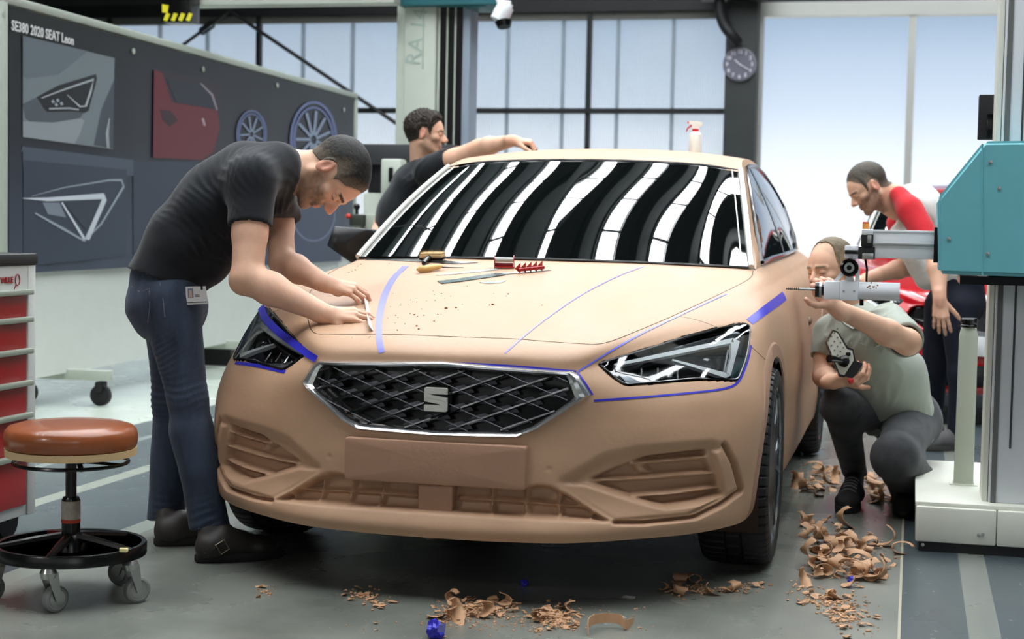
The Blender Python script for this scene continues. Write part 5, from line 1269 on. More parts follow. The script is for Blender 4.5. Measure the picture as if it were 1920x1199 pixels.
def np_mesh(name, V, Q, m, parent, col=None):
    me = bpy.data.meshes.new(name); me.vertices.add(len(V)); me.vertices.foreach_set('co', V.astype(np.float32).ravel())
    me.loops.add(Q.size); me.loops.foreach_set('vertex_index', Q.astype(np.int32).ravel()); me.polygons.add(len(Q))
    me.polygons.foreach_set('loop_start', np.arange(0, Q.size, 4, dtype=np.int32)); me.polygons.foreach_set('loop_total', np.full(len(Q), 4, np.int32))
    me.polygons.foreach_set('use_smooth', np.ones(len(Q), bool)); me.update(calc_edges=True); me.validate()
    if col is not None:
        at = me.color_attributes.new('tone', 'FLOAT_COLOR', 'POINT'); at.data.foreach_set('color', np.concatenate([col, np.ones((len(col), 1))], 1).astype(np.float32).ravel())
    o = bpy.data.objects.new(name, me); COL.objects.link(o); me.materials.append(m)
    if parent is not None: setpar(o, parent)
    return o
def vnormals(V, Q):
    a, b, c, d = V[Q[:, 0]], V[Q[:, 1]], V[Q[:, 2]], V[Q[:, 3]]; fn = np.cross(c - a, d - b); N = np.zeros_like(V)
    for k in range(4): np.add.at(N, Q[:, k], fn)
    return N / (np.linalg.norm(N, axis=1, keepdims=True) + 1e-12)
def vnoise(P_, seed=0):
    "value noise, vectorised"
    P_ = P_ + seed * 17.3; i = np.floor(P_).astype(np.int64); f = P_ - i; f = f * f * (3 - 2 * f)
    def hsh(x, y, z):
        h = (x * 374761393 + y * 668265263 + z * 2147483647 + 1274126177) & 0xffffffff; h = ((h ^ (h >> 13)) * 1274126177) & 0xffffffff; return ((h ^ (h >> 16)) & 0xffff) / 65535.0
    r = 0
    for dx in (0, 1):
        for dy in (0, 1):
            for dz in (0, 1):
                w = (f[:, 0] if dx else 1 - f[:, 0]) * (f[:, 1] if dy else 1 - f[:, 1]) * (f[:, 2] if dz else 1 - f[:, 2]); r = r + w * hsh(i[:, 0] + dx, i[:, 1] + dy, i[:, 2] + dz)
    return r * 2 - 1
def folds(V, Q, base, items, seed=1):
    "cloth: general soft noise plus folds bunched round joints; items (point, axis, radius, amp, wavelength)"
    N = vnormals(V, Q); d = base * (vnoise(V * 9, seed) + .6 * vnoise(V * 21, seed + 1))
    for (p, ax, rad, amp, wl) in items:
        ax = v3(Vector(ax).normalized()); r = V - v3(p); t = r @ ax; w = np.exp(-(np.linalg.norm(r, axis=1) / rad) ** 2)
        ph = t / wl * 2 * PI + 5.0 * vnoise(V * 5, seed + 3) + 2.0 * vnoise(V * 13, seed + 5); s_ = np.sin(ph); d = d + .75 * amp * w * (.6 - 1.6 * np.abs(s_)) * np.clip(.35 + 1.3 * vnoise(V * 8, seed + 7), 0, 1)
    return V + N * d[:, None]
# ---- skin, cloth materials
M_skin = mat('skin', rgb(222, 176, 148), .50, attr='tone', var=.06, vscale=35, bump=.08, bscale=260, spec=.4, sss=.06)
M_hair = mat('hair', rgb(40, 34, 28), .6, attr='tone', var=.25, vscale=220, bump=.35, bscale=600, spec=.35, stretch=(1, 1, 1))
def cloth(name, c, var=.06, wv=900): return mat(name, rgb(*c), .85, var=var, vscale=14, bump=.12, bscale=wv, sheen=.15, spec=.25)
M_tee = cloth('black_cotton', (26, 29, 34), .12); M_polo = cloth('grey_green_pique', (150, 156, 146), .05)
M_jean = mat('blue_denim', rgb(58, 68, 86), .8, var=.5, vscale=10, bump=.25, bscale=700, sheen=.1, spec=.25, stretch=(1, 1, .35))
M_jean2 = mat('charcoal_denim', rgb(72, 74, 78), .8, var=.55, vscale=8, bump=.2, bscale=700, sheen=.1, spec=.25)
M_jean3 = mat('dark_navy_denim', rgb(30, 34, 46), .8, var=.25, vscale=9, bump=.2, bscale=700, spec=.25)
M_boot = mat('dark_brown_leather', rgb(50, 46, 43), .55, var=.3, vscale=14, bump=.15, bscale=80); M_sole = mat('black_rubber_sole', rgb(24, 22, 21), .65, bump=.1)
M_white_eye = mat('eye_white', rgb(222, 214, 206), .2); M_iris = mat('eye_iris', rgb(40, 28, 20), .15)
SK = np.array([s2l(216), s2l(172), s2l(146)])
def head(H, fwd, up, prims, spec):
    "H = point midway between the ears; returns local frame matrix columns x(right) y(forward) z(up)"
    f = Vector(fwd).normalized(); u = Vector(up); u = (u - f * u.dot(f)).normalized(); x = f.cross(u).normalized()
    Rm = np.array([[x[i], f[i], u[i]] for i in range(3)]); Hc = v3(H); sc = spec.get('scale', 1.0)
    L = lambda a, b, c: Hc + Rm @ (np.array([a, b, c]) * sc)
    def E(c, r, k=.012, op='u', R=None): prims.append(Ell(L(*c), np.array(r) * sc, Rm if R is None else Rm @ R, k, op))
    def Cn(a, b, ra, rb=None, k=.012, op='u'): prims.append(Cone(L(*a), L(*b), ra * sc, (ra if rb is None else rb) * sc, k, op))
    E((0, -.014, .036), (.074, .096, .086)); E((0, .030, .020), (.062, .062, .062), .03)
    E((0, .028, -.040), (.053, .062, .070), .022)
    for s in (-1, 1):
        Cn((s * .052, -.004, -.048), (s * .018, .066, -.094), .019, .017, .020)      # jaw
        E((s * .040, .058, -.018), (.022, .022, .020), .016)                        # cheek
        E((s * .030, .094, .004), (.017, .013, .011), .010, 's')                     # socket
        E((s * .030, .079, .003), (.0145, .0135, .0125), .003)                       # eyeball under lids
        Cn((s * .012, .091, .022), (s * .046, .076, .020), .0085, .006, .010)        # brow ridge
        # ear
        E((s * .077, -.010, -.002), (.0075, .019, .031), .005); E((s * .087, -.008, .002), (.008, .011, .020), .003, 's'); Cn((s * .080, .004, -.012), (s * .077, .004, .002), .0045, .004, .003)
        E((s * .0135, .103, -.030), (.0085, .010, .008), .006)                       # nostril wing
    E((0, .074, -.098), (.020, .017, .016), .018)                                    # chin
    Cn((0, .088, .014), (0, .112, -.020), .0075, .0105, .010); E((0, .114, -.025), (.0105, .011, .010), .006); E((0, .094, -.022), (.014, .020, .016), .010)
    Cn((-.017, .087, -.056), (.017, .087, -.056), .0065, .0065, .006); Cn((-.014, .086, -.068), (.014, .086, -.068), .0075, .0075, .006); Cn((-.022, .0955, -.062), (.022, .0955, -.062), .0022, .0022, .003, 's')
    return Rm, Hc, sc, L
def tone(V, heads, hands, skin=SK):
    c = np.tile(skin, (len(V), 1)) * (1 + .05 * vnoise(V * 22, 3))[:, None]
    for (Rm, Hc, sc, spec) in heads:
        q = (V - Hc) @ Rm / sc; near = (np.abs(q) < [.10, .14, .15]).all(1); x, y, z = q[:, 0], q[:, 1], q[:, 2]
        def mixc(w, col): 
            w = (w * near)[:, None]; c[:] = c * (1 - w) + np.array([s2l(k) for k in col]) * w
        nz = vnoise(q * 120, 2) * .15
        beard = sstep(-.005, -.035, z - .012 * 0 - (.075 - y) * .15) * sstep(-.02, .01, y) * spec.get('beard', .5); beard = beard * (1 - sstep(.03, .0, np.hypot(x, (y - .1) * .8 + 0) + np.abs(z + .02) * .6) * .8)
        beard = np.clip(beard * (1 - sstep(-.050, -.030, z) * sstep(.035, .02, np.abs(x)) * 1), 0, 1)
        mixc(np.clip(beard + nz * (beard > .1), 0, 1), spec.get('beardc', (112, 88, 70)))
        mixc(.45 * sstep(.028, .01, np.hypot(y - .108, z + .024) + np.abs(x) * .5), (214, 138, 120))
        mixc(.5 * sstep(.07, .078, np.abs(x)) * sstep(.04, .02, np.abs(z)), (216, 140, 122))
        mixc(.65 * sstep(.011, .006, np.abs(z + .062)) * sstep(.024, .018, np.abs(x)) * (y > .08), (176, 104, 94))
        bz = z - (.024 - .10 * (np.abs(x) - .026) ** 2 * 20); mixc(.92 * sstep(.0065, .003, np.abs(bz)) * sstep(.010, .013, np.abs(x)) * sstep(.054, .046, np.abs(x)) * (y > .06), spec.get('hair', (40, 32, 26)))
        fade = sstep(-.02, .02, z - hairline(spec)(y)); mixc(fade * spec.get('scalp', .75), spec.get('fade', (84, 74, 64)))
        dl = np.abs(z + .002) * 1.0; mixc(.75 * sstep(.0024, .001, dl) * sstep(.016, .012, np.abs(np.abs(x) - .031)) * (y > .06), (60, 40, 34))
    for (p, r) in hands:
        w = np.exp(-(np.linalg.norm(V - v3(p), axis=1) / r) ** 2)[:, None] * .35; c = c * (1 - w) + np.array([s2l(224), s2l(150), s2l(128)]) * w
    return c
def hairline(spec):
    Y = spec.get('hy', [-.13, -.06, -.030, -.012, .018, .030, .052, .070, .10]); Zz = spec.get('hz', [-.060, -.052, -.030, .030, .026, .012, .052, .086, .092])
    return lambda y: np.interp(y, Y, Zz)
def hair_mesh(Rm, Hc, sc, prims, spec, parent, seed=0):
    L0 = Hc - .17; L1 = Hc + .17; f = evalf([p for p in prims if isinstance(p, (Ell, Cone))], L0, L1, .0032)
    ax = [f.lo[k] + np.arange(f.n[k]) * f.h for k in range(3)]; G = np.stack(np.meshgrid(*ax, indexing='ij'), -1); q = (G - Hc) @ Rm / sc
    x, y, z = q[..., 0], q[..., 1], q[..., 2]; hl = hairline(spec)(y); above = z - hl
    th = spec.get('thick', .006) * (.25 + .75 * np.clip(above / .06, 0, 1)); 
    if 'quiff' in spec: th = th + spec['quiff'] * np.clip((y - .02) / .06, 0, 1) * np.clip((z - .07) / .03, 0, 1)
    reg = -above * .8
    if 'recede' in spec: reg = np.maximum(reg, (.05 - np.hypot((np.abs(x) - .034) * 1.0, (y - .075)) * 1.0) * spec['recede'])
    earc = np.maximum(.022 - np.hypot(y + .004, (z - .002) * .7), -.05) ; earw = (np.abs(x) > .066); reg = np.where(earw, np.maximum(reg, earc), reg)
    f.a = np.maximum(f.a - th * sc, reg * sc).astype(np.float32)
    f.a = np.maximum(f.a, (-.030 - z) * 0 - 1).astype(np.float32)
    V, Q = nets(f)
    N = vnormals(V, Q); ql = (V - Hc) @ Rm / sc
    V = V + N * (spec.get('rough', .0012) * (vnoise(V * 260, seed) + vnoise(V * 110, seed + 1)))[:, None]
    ab = np.clip((ql[:, 2] - hairline(spec)(ql[:, 1])) / spec.get('fadeh', .05), 0, 1); nn = .5 + .5 * vnoise(V * 320, seed + 4)
    w = np.clip(ab * 1.2 - .1 + (nn - .5) * .5, 0, 1)[:, None]; hc = np.array([s2l(k) for k in spec['hair']]); fc = np.array([s2l(k) for k in spec.get('fade', (84, 74, 64))])
    np_mesh('hair', V, Q, M_hair, parent, fc * (1 - w) + hc * w)
def hand(prims, W, d, n, thumb, curl=(.5, .5, .4), spread=.12, tcurl=.3, s=1.0, tdir=None, curls=None, fk=.003):
    "wrist W, direction d (to the knuckles), n = back of the hand, thumb = +1 when the thumb lies on the n x d side... returns finger tips"
    d = Vector(d).normalized(); n = Vector(n); n = (n - d * n.dot(d)).normalized(); x = n.cross(d).normalized() * thumb; W = Vector(W); tips = []
    def pt(a, b, c): return W + (x * a + d * b + n * c) * s
    prims.append(Cone(pt(0, -.03, 0), pt(.0, .025, .0), .024 * s, .025 * s, .015))
    offs = [(.029, .086, .0), (.010, .091, .004), (-.010, .087, .003), (-.028, .078, -.003)]
    ln = [(.042, .026, .020), (.047, .030, .021), (.043, .028, .020), (.034, .021, .018)]; rad = [.0095, .0098, .0092, .0080]
    for i, (ox, oy, oz) in enumerate(offs):
        b = pt(ox, oy, oz); prims.append(Cone(pt(ox * .55, .012, -.002), b, .0155 * s, .0118 * s, .010))
        c = curls[i] if curls else curl; a = 0; sp_ = spread * (1.2 - i * .85); dd = (d * math.cos(sp_) + x * math.sin(sp_)); p = b
        for j in range(3):
            a += c[j]; dirv = dd * math.cos(a) - n * math.sin(a); q = p + dirv * ln[i][j] * s
            r0 = rad[i] * (1, .93, .86)[j] * s; r1 = rad[i] * (.93, .86, .72)[j] * s; prims.append(Cone(p, q, r0, r1, fk if j or True else .006)); 
            if j < 2: prims.append(Ell(q, np.array([.0095, .0095, .0095]) * (rad[i] / .0095) * s * (.98 if j == 0 else .92), None, .004))
            p = q
        tips.append(p)
    prims.append(Cone(pt(.014, .030, -.010), pt(-.016, .040, -.012), .018 * s, .017 * s, .014)); prims.append(Cone(pt(.004, .020, -.008), pt(.036, .038, -.014), .018 * s, .0125 * s, .012))
    td = tdir or (.62, .70, -.32); T = (x * td[0] + d * td[1] + n * td[2]).normalized(); p = pt(.030, .034, -.012)
    ax_ = (d * .6 - n * .8).normalized()
    for j, l in enumerate((.040, .030, .024)):
        T2 = (T * math.cos(tcurl * j) + (d * .5 - x * .6 - n * .2).normalized() * math.sin(tcurl * j)).normalized(); q = p + T2 * l * s; prims.append(Cone(p, q, (.0125, .0105, .0098)[j] * s, (.0105, .0098, .008)[j] * s, .005)); p = q
    tips.append(p); return tips
def arm(prims, S_, E_, W, r=(.050, .044, .040, .030), k=.02):
    S_, E_, W = Vector(S_), Vector(E_), Vector(W); prims.append(Cone(S_, S_.lerp(E_, .55), r[0], r[0] * .98, k)); prims.append(Cone(S_.lerp(E_, .5), E_, r[0] * .97, r[1], k))
    prims.append(Cone(E_, E_.lerp(W, .3), r[1] * .98, r[2] * 1.08, k)); prims.append(Cone(E_.lerp(W, .3), W, r[2] * 1.08, r[3] * .92, k))
def eyes(L, Rm, parent, sc=1.0):
    pass
def flat_cut(p, ax): ax = Vector(ax).normalized(); return (v3(p), v3(ax))
def garment(name, prims, h, m, parent, items, base=.003, seed=1):
    lo, hi = pbounds(prims); V, Q = nets(evalf(prims, lo, hi, h)); V = folds(V, Q, base, items, seed); return np_mesh(name, V, Q, m, parent)
def shoe(name, heel, toe, ankle, parent, m=M_boot, sole=M_sole, L_=.29, hgt=.115, low=False, par_label=None):
    heel, toe, ankle = Vector(heel), Vector(toe), Vector(ankle); heel.z = toe.z = 0; d = (toe - heel).normalized(); lat = Vector((-d.y, d.x, 0)); up = Vector((0, 0, 1)); gz = .022
    A_ = heel + d * .045; g = [flat_cut((0, 0, gz), (0, 0, -1))]
    pr = [Cone(A_ + up * .055, A_ + d * .04 + up * .055, .036, .036, .01, cut=g), Cone(A_ + d * .03 + up * .050, heel + d * (L_ - .075) + up * .038, .040, .036, .02, lat=lat, w=1.12, cut=g), Cone(heel + d * (L_ - .08) + up * .036, heel + d * (L_ - .045) + up * .034, .034, .026, .02, lat=lat, w=1.35, cut=g),
          Cone(A_ + up * .04, Vector((ankle.x, ankle.y, hgt)) , .038, .038, .03, cut=g), Cone(A_ + d * .05 + up * .085, A_ + d * .10 + up * .060, .030, .034, .03, cut=g)]
    if low: pr = pr[:3] + [Cone(A_ + up * .05, A_ + d * .02 + up * .085, .034, .036, .03, cut=g), Cone(A_ + d * .04 + up * .07, A_ + d * .10 + up * .055, .026, .030, .03, cut=g)]
    lo, hi = pbounds(pr); V, Q = nets(evalf(pr, lo, hi, .004)); V = folds(V, Q, .0008, [(A_ + d * .09 + up * .07, d, .05, .0025, .018)], 4); o = np_mesh(name, V, Q, m, parent)
    rows = []
    for z, k in ((0, .96), (.006, 1.0), (.022, 1.0), (.027, .97)):
        row = []
        for t in np.linspace(0, 2 * PI, 40)[:-1]:
            u_ = (1 - math.cos(t)) / 2; wv = (.034 + .012 * math.sin(u_ * PI * .5 + .25) ** 2 - .006 * math.sin(u_ * PI * 2.2)) * (math.sin(t) ** 2) ** .28; y = math.copysign(wv, math.sin(t))
            row.append(heel + d * (L_ / 2 + (u_ - .5) * L_ * k * 1.0) + lat * y * k + up * z)
        rows.append(row)
    mb = MB().grid(rows, True); n_ = len(rows[0]); mb.add(rows[0], [tuple(range(n_))]); mb.add(rows[-1], [tuple(range(n_))]); mb.build('sole', sole, o, angle=50)
    return o, A_, d, lat
CF = Vector(_FW); CR = Vector(_R); CU = Vector(_U)
def D3(dx, dy, dz=0): return (CR * dx - CU * dy + CF * dz)   # image-plane direction (x right, y down), dz away
# =============================== man 1 : bent over the bonnet
m1 = thing('person', 'person in black t-shirt and blue jeans bending over the bonnet with a scraper', 'person', PZ(400, 1050, 0))
pr = []
hp1 = P(621, 327, 5.27); sp1 = dict(rough=.0006, hair=(22, 20, 18), fade=(104, 94, 82), beard=.62, beardc=(104, 84, 66), scale=1.06, thick=.0075, quiff=.006, fadeh=.075, scalp=.85,
    hy=[-.13, -.07, -.035, -.012, .018, .034, .040, .060, .075, .11], hz=[-.045, -.040, -.022, .032, .030, .012, .030, .046, .088, .096])
Rm1, Hc1, sc1, L1 = head(hp1, D3(.20, 1, -.16), D3(1, -.22, -.04), pr, sp1)
nb = P(522, 320, 5.29)
pr += [Cone(L1(0, -.035, -.045), nb, .054, .062, .03), Cone(L1(0, -.0, -.06), P(548, 335, 5.27), .040, .050, .03), Cone(nb, P(490, 330, 5.30), .075, .08, .04, lat=CF, w=1.8)]
S1, E1, W1 = P(474, 338, 5.10), P(464, 522, 5.02), P(612, 590, 4.99)
S2, E2, W2 = P(515, 345, 5.48), P(530, 492, 5.30), P(612, 533, 5.20)
hA = hit(690, 612); hB = hit(686, 570)
arm(pr, S1, E1, W1, (.055, .050, .047, .032)); arm(pr, S2, E2, W2, (.050, .043, .042, .031))
pr.append(Ell(E1 + D3(-.022, .012), (.026, .026, .030), None, .03))
t1 = hand(pr, W1 + D3(.004, 0), D3(1, -.02, -.05), D3(-.10, -1, -.72), -1, curl=(.30, .42, .26), spread=.10, tcurl=.35, tdir=(.45, .85, -.55), s=.96)
t2 = hand(pr, W2 + D3(.004, 0), D3(1, .18, .02), D3(.15, -1, -.55), 1, curl=(.46, .52, .28), spread=.14, tcurl=.2, tdir=(.75, .6, -.25), s=.96)
for nm in (): pass
b1 = (v3(W1) + v3(D3(.09, .02))); b2 = (v3(W2) + v3(D3(.09, .02)))
fine = [(Hc1 - .165, Hc1 + .155, .0026), (b1 - [.095, .115, .085], b1 + [.12, .115, .085], .0022), (b2 - [.085, .11, .0], b2 + [.11, .11, .08], .0022)]
fine = [fine[0], (np.minimum(b1 - [.095, .115, .085], b2 - [.085, .11, .08]), np.maximum(b1 + [.12, .115, .085], b2 + [.11, .11, .08]), .0022)]
V, Q = multi_mesh(pr, .0045, fine)
np_mesh('body', V, Q, M_skin, m1, tone(V, [(Rm1, Hc1, sc1, sp1)], [(t, .03) for t in t1 + t2]))
hair_mesh(Rm1, Hc1, sc1, pr, sp1, m1, 1)
# t-shirt
Z0 = 5.30
th = [P(318, 500, Z0), P(352, 452, Z0), P(400, 392, Z0), P(462, 345, Z0), P(528, 318, Z0)]
cuts = [flat_cut(P(322, 528, Z0), D3(-.30, 1))]
sh = [Cone(th[0] + D3(-.012, .05), th[1], .128, .124, .05, lat=CF, w=1.30, cut=cuts), Cone(th[1], th[2], .122, .122, .05, lat=CF, w=1.38), Cone(th[2], th[3], .120, .108, .05, lat=CF, w=1.55), Cone(th[3], th[4], .100, .066, .05, lat=CF, w=1.75, cut=[flat_cut(P(553, 320, Z0), D3(1, -.05))]),
      Cone(P(375, 470, Z0), P(400, 505, Z0), .075, .045, .06, lat=CF, w=1.8), Cone(P(455, 380, Z0), P(420, 470, Z0 - .02), .07, .05, .06, lat=CF, w=1.6),
      Cone(P(460, 300, Z0), P(400, 340, Z0), .06, .06, .05, lat=CF, w=1.9), Cone(P(520, 372, 5.3), P(540, 400, 5.42), .055, .045, .04)]
def sleeve(S_, E_, hemt, r0, r1, k=.03):
    S_, E_ = Vector(S_), Vector(E_); ax = (E_ - S_).normalized(); hem = S_.lerp(E_, hemt); return [Cone(S_, hem + ax * .04, r0, r1, k, cut=[flat_cut(hem, ax)])], Cone(hem - ax * .018, hem + ax * .1, r1 * .86, r1 * .86, .003, 's')
a_, s_a = sleeve(S1, E1, .47, .074, .066); b_, s_b = sleeve(S2, E2, .40, .070, .062)
sh += [Cone(P(515, 318, 5.22), S1, .080, .078, .07), Cone(P(518, 320, 5.38), S2, .075, .072, .06)] + a_ + b_ + [s_a, s_b, Cone(P(550, 321, Z0), P(590, 318, Z0), .062, .064, .006, 's')]
its = [(P(430, 400, 5.15), D3(.7, -.5), .16, .010, .060), (P(500, 400, 5.2), D3(.8, .4), .09, .009, .04), (P(350, 470, 5.2), D3(.6, -.9), .14, .008, .055), (P(290, 480, 5.2), D3(.3, 1), .08, .006, .04), (P(470, 330, 5.1), D3(1, .2), .08, .005, .04), (P(465, 410, 5.05), D3(1, .5), .06, .005, .03)]
garment('t_shirt', sh, .0065, M_tee, m1, its, .0035, 3)
# jeans
K1, A1 = P(352, 748, 5.20), P(394, 992, 5.22); H1_, H2_ = P(318, 560, 5.22), P(322, 560, 5.42); K2, A2 = P(322, 750, 5.45), P(312, 972, 5.50)
jn = [Cone(P(312, 525, 5.32), P(318, 575, 5.32), .118, .125, .04, lat=CF, w=1.32, cut=[flat_cut(P(300, 505, 5.3), D3(.1, -1))]), Cone(H1_, K1, .098, .064, .04), Cone(H2_, K2, .098, .062, .04), Cone(P(283, 575, 5.30), P(292, 600, 5.3), .075, .06, .04, lat=CF, w=1.5),
      Cone(K1, A1, .062, .064, .03, cut=[flat_cut(P(394, 990, 5.2), D3(.12, 1))]), Cone(K2, A2, .061, .064, .03, cut=[flat_cut(P(308, 975, 5.5), D3(0, 1))]), Cone(K1.lerp(A1, .25) + D3(-.012, 0), K1.lerp(A1, .5), .062, .056, .04)]
kt = [(K1, A1 - K1, .10, .006, .045), (A1, A1 - K1, .10, .006, .045), (K2, A2 - K2, .1, .005, .045), (A2, A2 - K2, .1, .006, .045), (P(335, 590, 5.2), D3(.4, 1), .09, .006, .035), (P(330, 660, 5.2), D3(.3, 1), .10, .003, .04)]
jo = garment('jeans', jn, .006, M_jean, m1, kt, .002, 5)
# pocket seam and belt line
BVj = BVHTree.FromPolygons([v.co.copy() for v in jo.data.vertices], [tuple(p.vertices) for p in jo.data.polygons])
def on_bv(px, py, bv, off): r = bv.ray_cast(CV, Vector(ray(px, py)).normalized()); p = r[0] if r[0] is not None else bv.find_nearest(P(px, py, 5.2))[0]; return p - Vector(ray(px, py)).normalized() * off
M_st = mat('seam_thread', rgb(104, 104, 116), .8); 
for ln in ([(236, 535), (262, 548), (280, 542)], [(280, 545), (281, 575), (277, 606)], [(300, 530), (306, 565), (309, 595)]): MB().tube([on_bv(x, y, BVj, .0012) for x, y in ln], .0016, 5).build('pocket_seam', M_st, jo)
MB().tube([on_bv(x, y, BVj, .001) for x, y in [(352, 985), (372, 992), (400, 985), (424, 975)]], .0014, 5).build('cuff_seam', M_st, jo)
# boots
f1 = PZ(352, 1062, 0); g1 = PZ(523, 1050, 0); bo1, Ab, db, lb = shoe('boot', f1 + D3(.012, 0, .05), g1 + D3(0, 0, .05), A1, m1, hgt=.10)
f2 = PZ(276, 1030, 0); g2 = PZ(380, 1012, 0); shoe('boot', f2 + D3(.01, 0, .05), g2 + Vector((0, 0, 0)) + D3(.2, 0, .02), A2, m1, hgt=.10)
BVb = BVHTree.FromPolygons([v.co.copy() for v in bo1.data.vertices], [tuple(p.vertices) for p in bo1.data.polygons])
def ob(px, py, off): return on_bv(px, py, BVb, off)
q = [(382, 1038), (405, 1028), (428, 1016), (446, 1006)]; q2 = [(388, 1050), (413, 1041), (437, 1028), (452, 1020)]
MB().sheet([[ob(x, y, .002) for x, y in q], [ob(x, y, .002) for x, y in q2]], .002).build('boot_strap', M_boot, bo1)
MB().tube([ob(x, y, .006) for x, y in ((404, 1023), (420, 1013), (430, 1030), (415, 1040))], .0022, 6, closed=True).build('buckle', mat('antique_brass', rgb(150, 140, 120), .35, .9), bo1)
# id card
zi = (on_bv(362, 548, BVj, .014) - CV).dot(CF) - .012
ic = [P(348, 538, zi), P(386, 537, zi), P(390, 570, zi), P(349, 572, zi)]
idc = MB().prism(ic, CF * .0015); card = idc.build('identity_card', mat('card_white', rgb(196, 196, 196), .35), m1, smooth=False)
def icp(u, v, o=.001): return (ic[0].lerp(ic[1], u)).lerp(ic[3].lerp(ic[2], u), v) - CF * o
MB().prism([icp(.10, .10), icp(.36, .10), icp(.36, .62), icp(.10, .62)], CF * .0004).build('card_photo', mat('photo_grey', rgb(96, 104, 118), .4), card, smooth=False)
MB().prism([icp(.17, .20, .0013), icp(.29, .20, .0013), icp(.31, .60, .0013), icp(.15, .60, .0013)], CF * .0003).build('card_photo', mat('photo_skin', rgb(180, 150, 134), .4), card, smooth=False)
MB().prism([icp(.74, .0), icp(.84, .0), icp(.84, .20), icp(.74, .20)], CF * .0004).build('card_mark', M_bs, card, smooth=False)
for v_ in (.46, .54): MB().prism([icp(.44, v_), icp(.66, v_), icp(.66, v_ + .03), icp(.44, v_ + .03)], CF * .0004).build('card_text_line', M_bs, card, smooth=False)
MB().prism([icp(.05, .86), icp(.95, .86), icp(.95, .90), icp(.05, .90)], CF * .0004).build('card_text_line', M_ds, card, smooth=False)
# scraper card held in both hands
e0, e1 = hit(700, 622, .001), hit(690, 560, .001); upv = (hit(690, 590, 1) - hit(690, 590, 0)).normalized()
sc_rows = [[e0 + (e1 - e0) * t + upv * (.000 + .020 * r_) - D3(.012 * r_, 0) for t in np.linspace(0, 1, 8)] for r_ in (0, .5, 1)]
tag(MB().sheet(sc_rows, .0015).build('scraper', mat('scraper_white', rgb(206, 208, 206), .35)), 'thin pale flexible scraper held under fingertips on the bonnet', 'scraper')
# =============================== man 2 : reaching over the roof
m2 = thing('person', 'person in dark t-shirt behind the car reaching across its roof', 'person', (PZ(740, 790, 0)))
pr = []
hp2 = P(799, 252, 8.85); sp2 = dict(hair=(44, 36, 30), fade=(58, 48, 42), beard=.45, beardc=(128, 100, 82), thick=.020, rough=.004, fadeh=.02, scalp=.6, quiff=.010,
    hy=[-.13, -.07, -.035, -.012, .018, .034, .040, .060, .075, .11], hz=[-.055, -.050, -.032, .032, .030, -.005, .030, .066, .098, .104])
Rm2, Hc2, sc2, L2 = head(hp2, D3(1, .10, -.12), D3(.0, -1, -.0), pr, sp2)
nb = P(790, 315, 8.9)
pr += [Cone(L2(0, -.03, -.05), nb, .056, .064, .03)]
S1b, E1b, W1b = P(800, 322, 8.68), P(898, 278, 8.50), P(962, 264, 8.35)
S2b, E2b, W2b = P(762, 345, 9.05), P(728, 402, 9.02), P(698, 452, 8.8)
arm(pr, S1b, E1b, W1b, (.056, .046, .044, .032)); arm(pr, S2b, E2b, W2b, (.052, .048, .046, .036))
t1 = hand(pr, W1b, D3(1, .05, 0), D3(.2, -1, -.3), -1, curl=(.9, 1.1, .6), spread=.02, s=1.0); hand(pr, W2b, D3(-.3, 1, -.1), D3(-.8, -.3, -.5), 1)
b1 = v3(W1b) + v3(D3(.07, .01))
V, Q = multi_mesh(pr, .006, [(Hc2 - .165, Hc2 + .165, .0032), (b1 - .11, b1 + .11, .003)])
np_mesh('body', V, Q, M_skin, m2, tone(V, [(Rm2, Hc2, sc2, sp2)], [(W1b, .05), (E1b, .05)])); hair_mesh(Rm2, Hc2, sc2, pr, sp2, m2, 2)
sh = [Cone(P(735, 480, 8.95), P(752, 400, 8.95), .125, .128, .05, lat=CF, w=1.3), Cone(P(752, 400, 8.95), P(778, 345, 8.9), .128, .120, .05, lat=CF, w=1.5), Cone(P(778, 345, 8.9), P(790, 318, 8.88), .105, .06, .04, lat=CF, w=1.9, cut=[flat_cut(P(792, 303, 8.9), D3(.1, -1))])]
a_, s_a = sleeve(S1b, E1b, .46, .080, .072); b_, s_b = sleeve(S2b, E2b, .55, .072, .066); sh += a_ + b_ + [s_a, s_b, Cone(P(792, 306, 8.9), P(796, 280, 8.9), .062, .062, .006, 's')]
garment('t_shirt', sh, .009, M_tee, m2, [(P(810, 340, 8.7), D3(.6, .6), .14, .010, .06), (P(760, 400, 8.8), D3(.6, -.8), .14, .008, .07)], .004, 8)
jn = [Cone(P(735, 500, 8.95), P(735, 540, 8.95), .125, .13, .04, lat=CF, w=1.25)]
for dz in (-.09, .1): jn += [Cone(P(735, 545, 8.95 + dz), P(745, 660, 8.95 + dz), .09, .062, .04), Cone(P(745, 660, 8.95 + dz), P(742, 780, 8.95 + dz), .06, .05, .03)]
garment('jeans', jn, .012, M_jean3, m2, [], .003, 9)
for dz in (-.09, .1):
    c = P(742, 790, 8.95 + dz); c.z = 0; shoe('shoe', c + D3(-.06, 0), c + D3(.2, 0), Vector((c.x, c.y, .1)), m2)
tl_ = W1b + D3(.085, .020); tag(MB().tube([tl_ + D3(-.03, -.01), tl_ + D3(.0, .0), tl_ + D3(.028, .040)], [.018, .022, .022], 12).build('sanding_block', M_black), 'small black sanding block gripped above the car roof', 'sanding block')
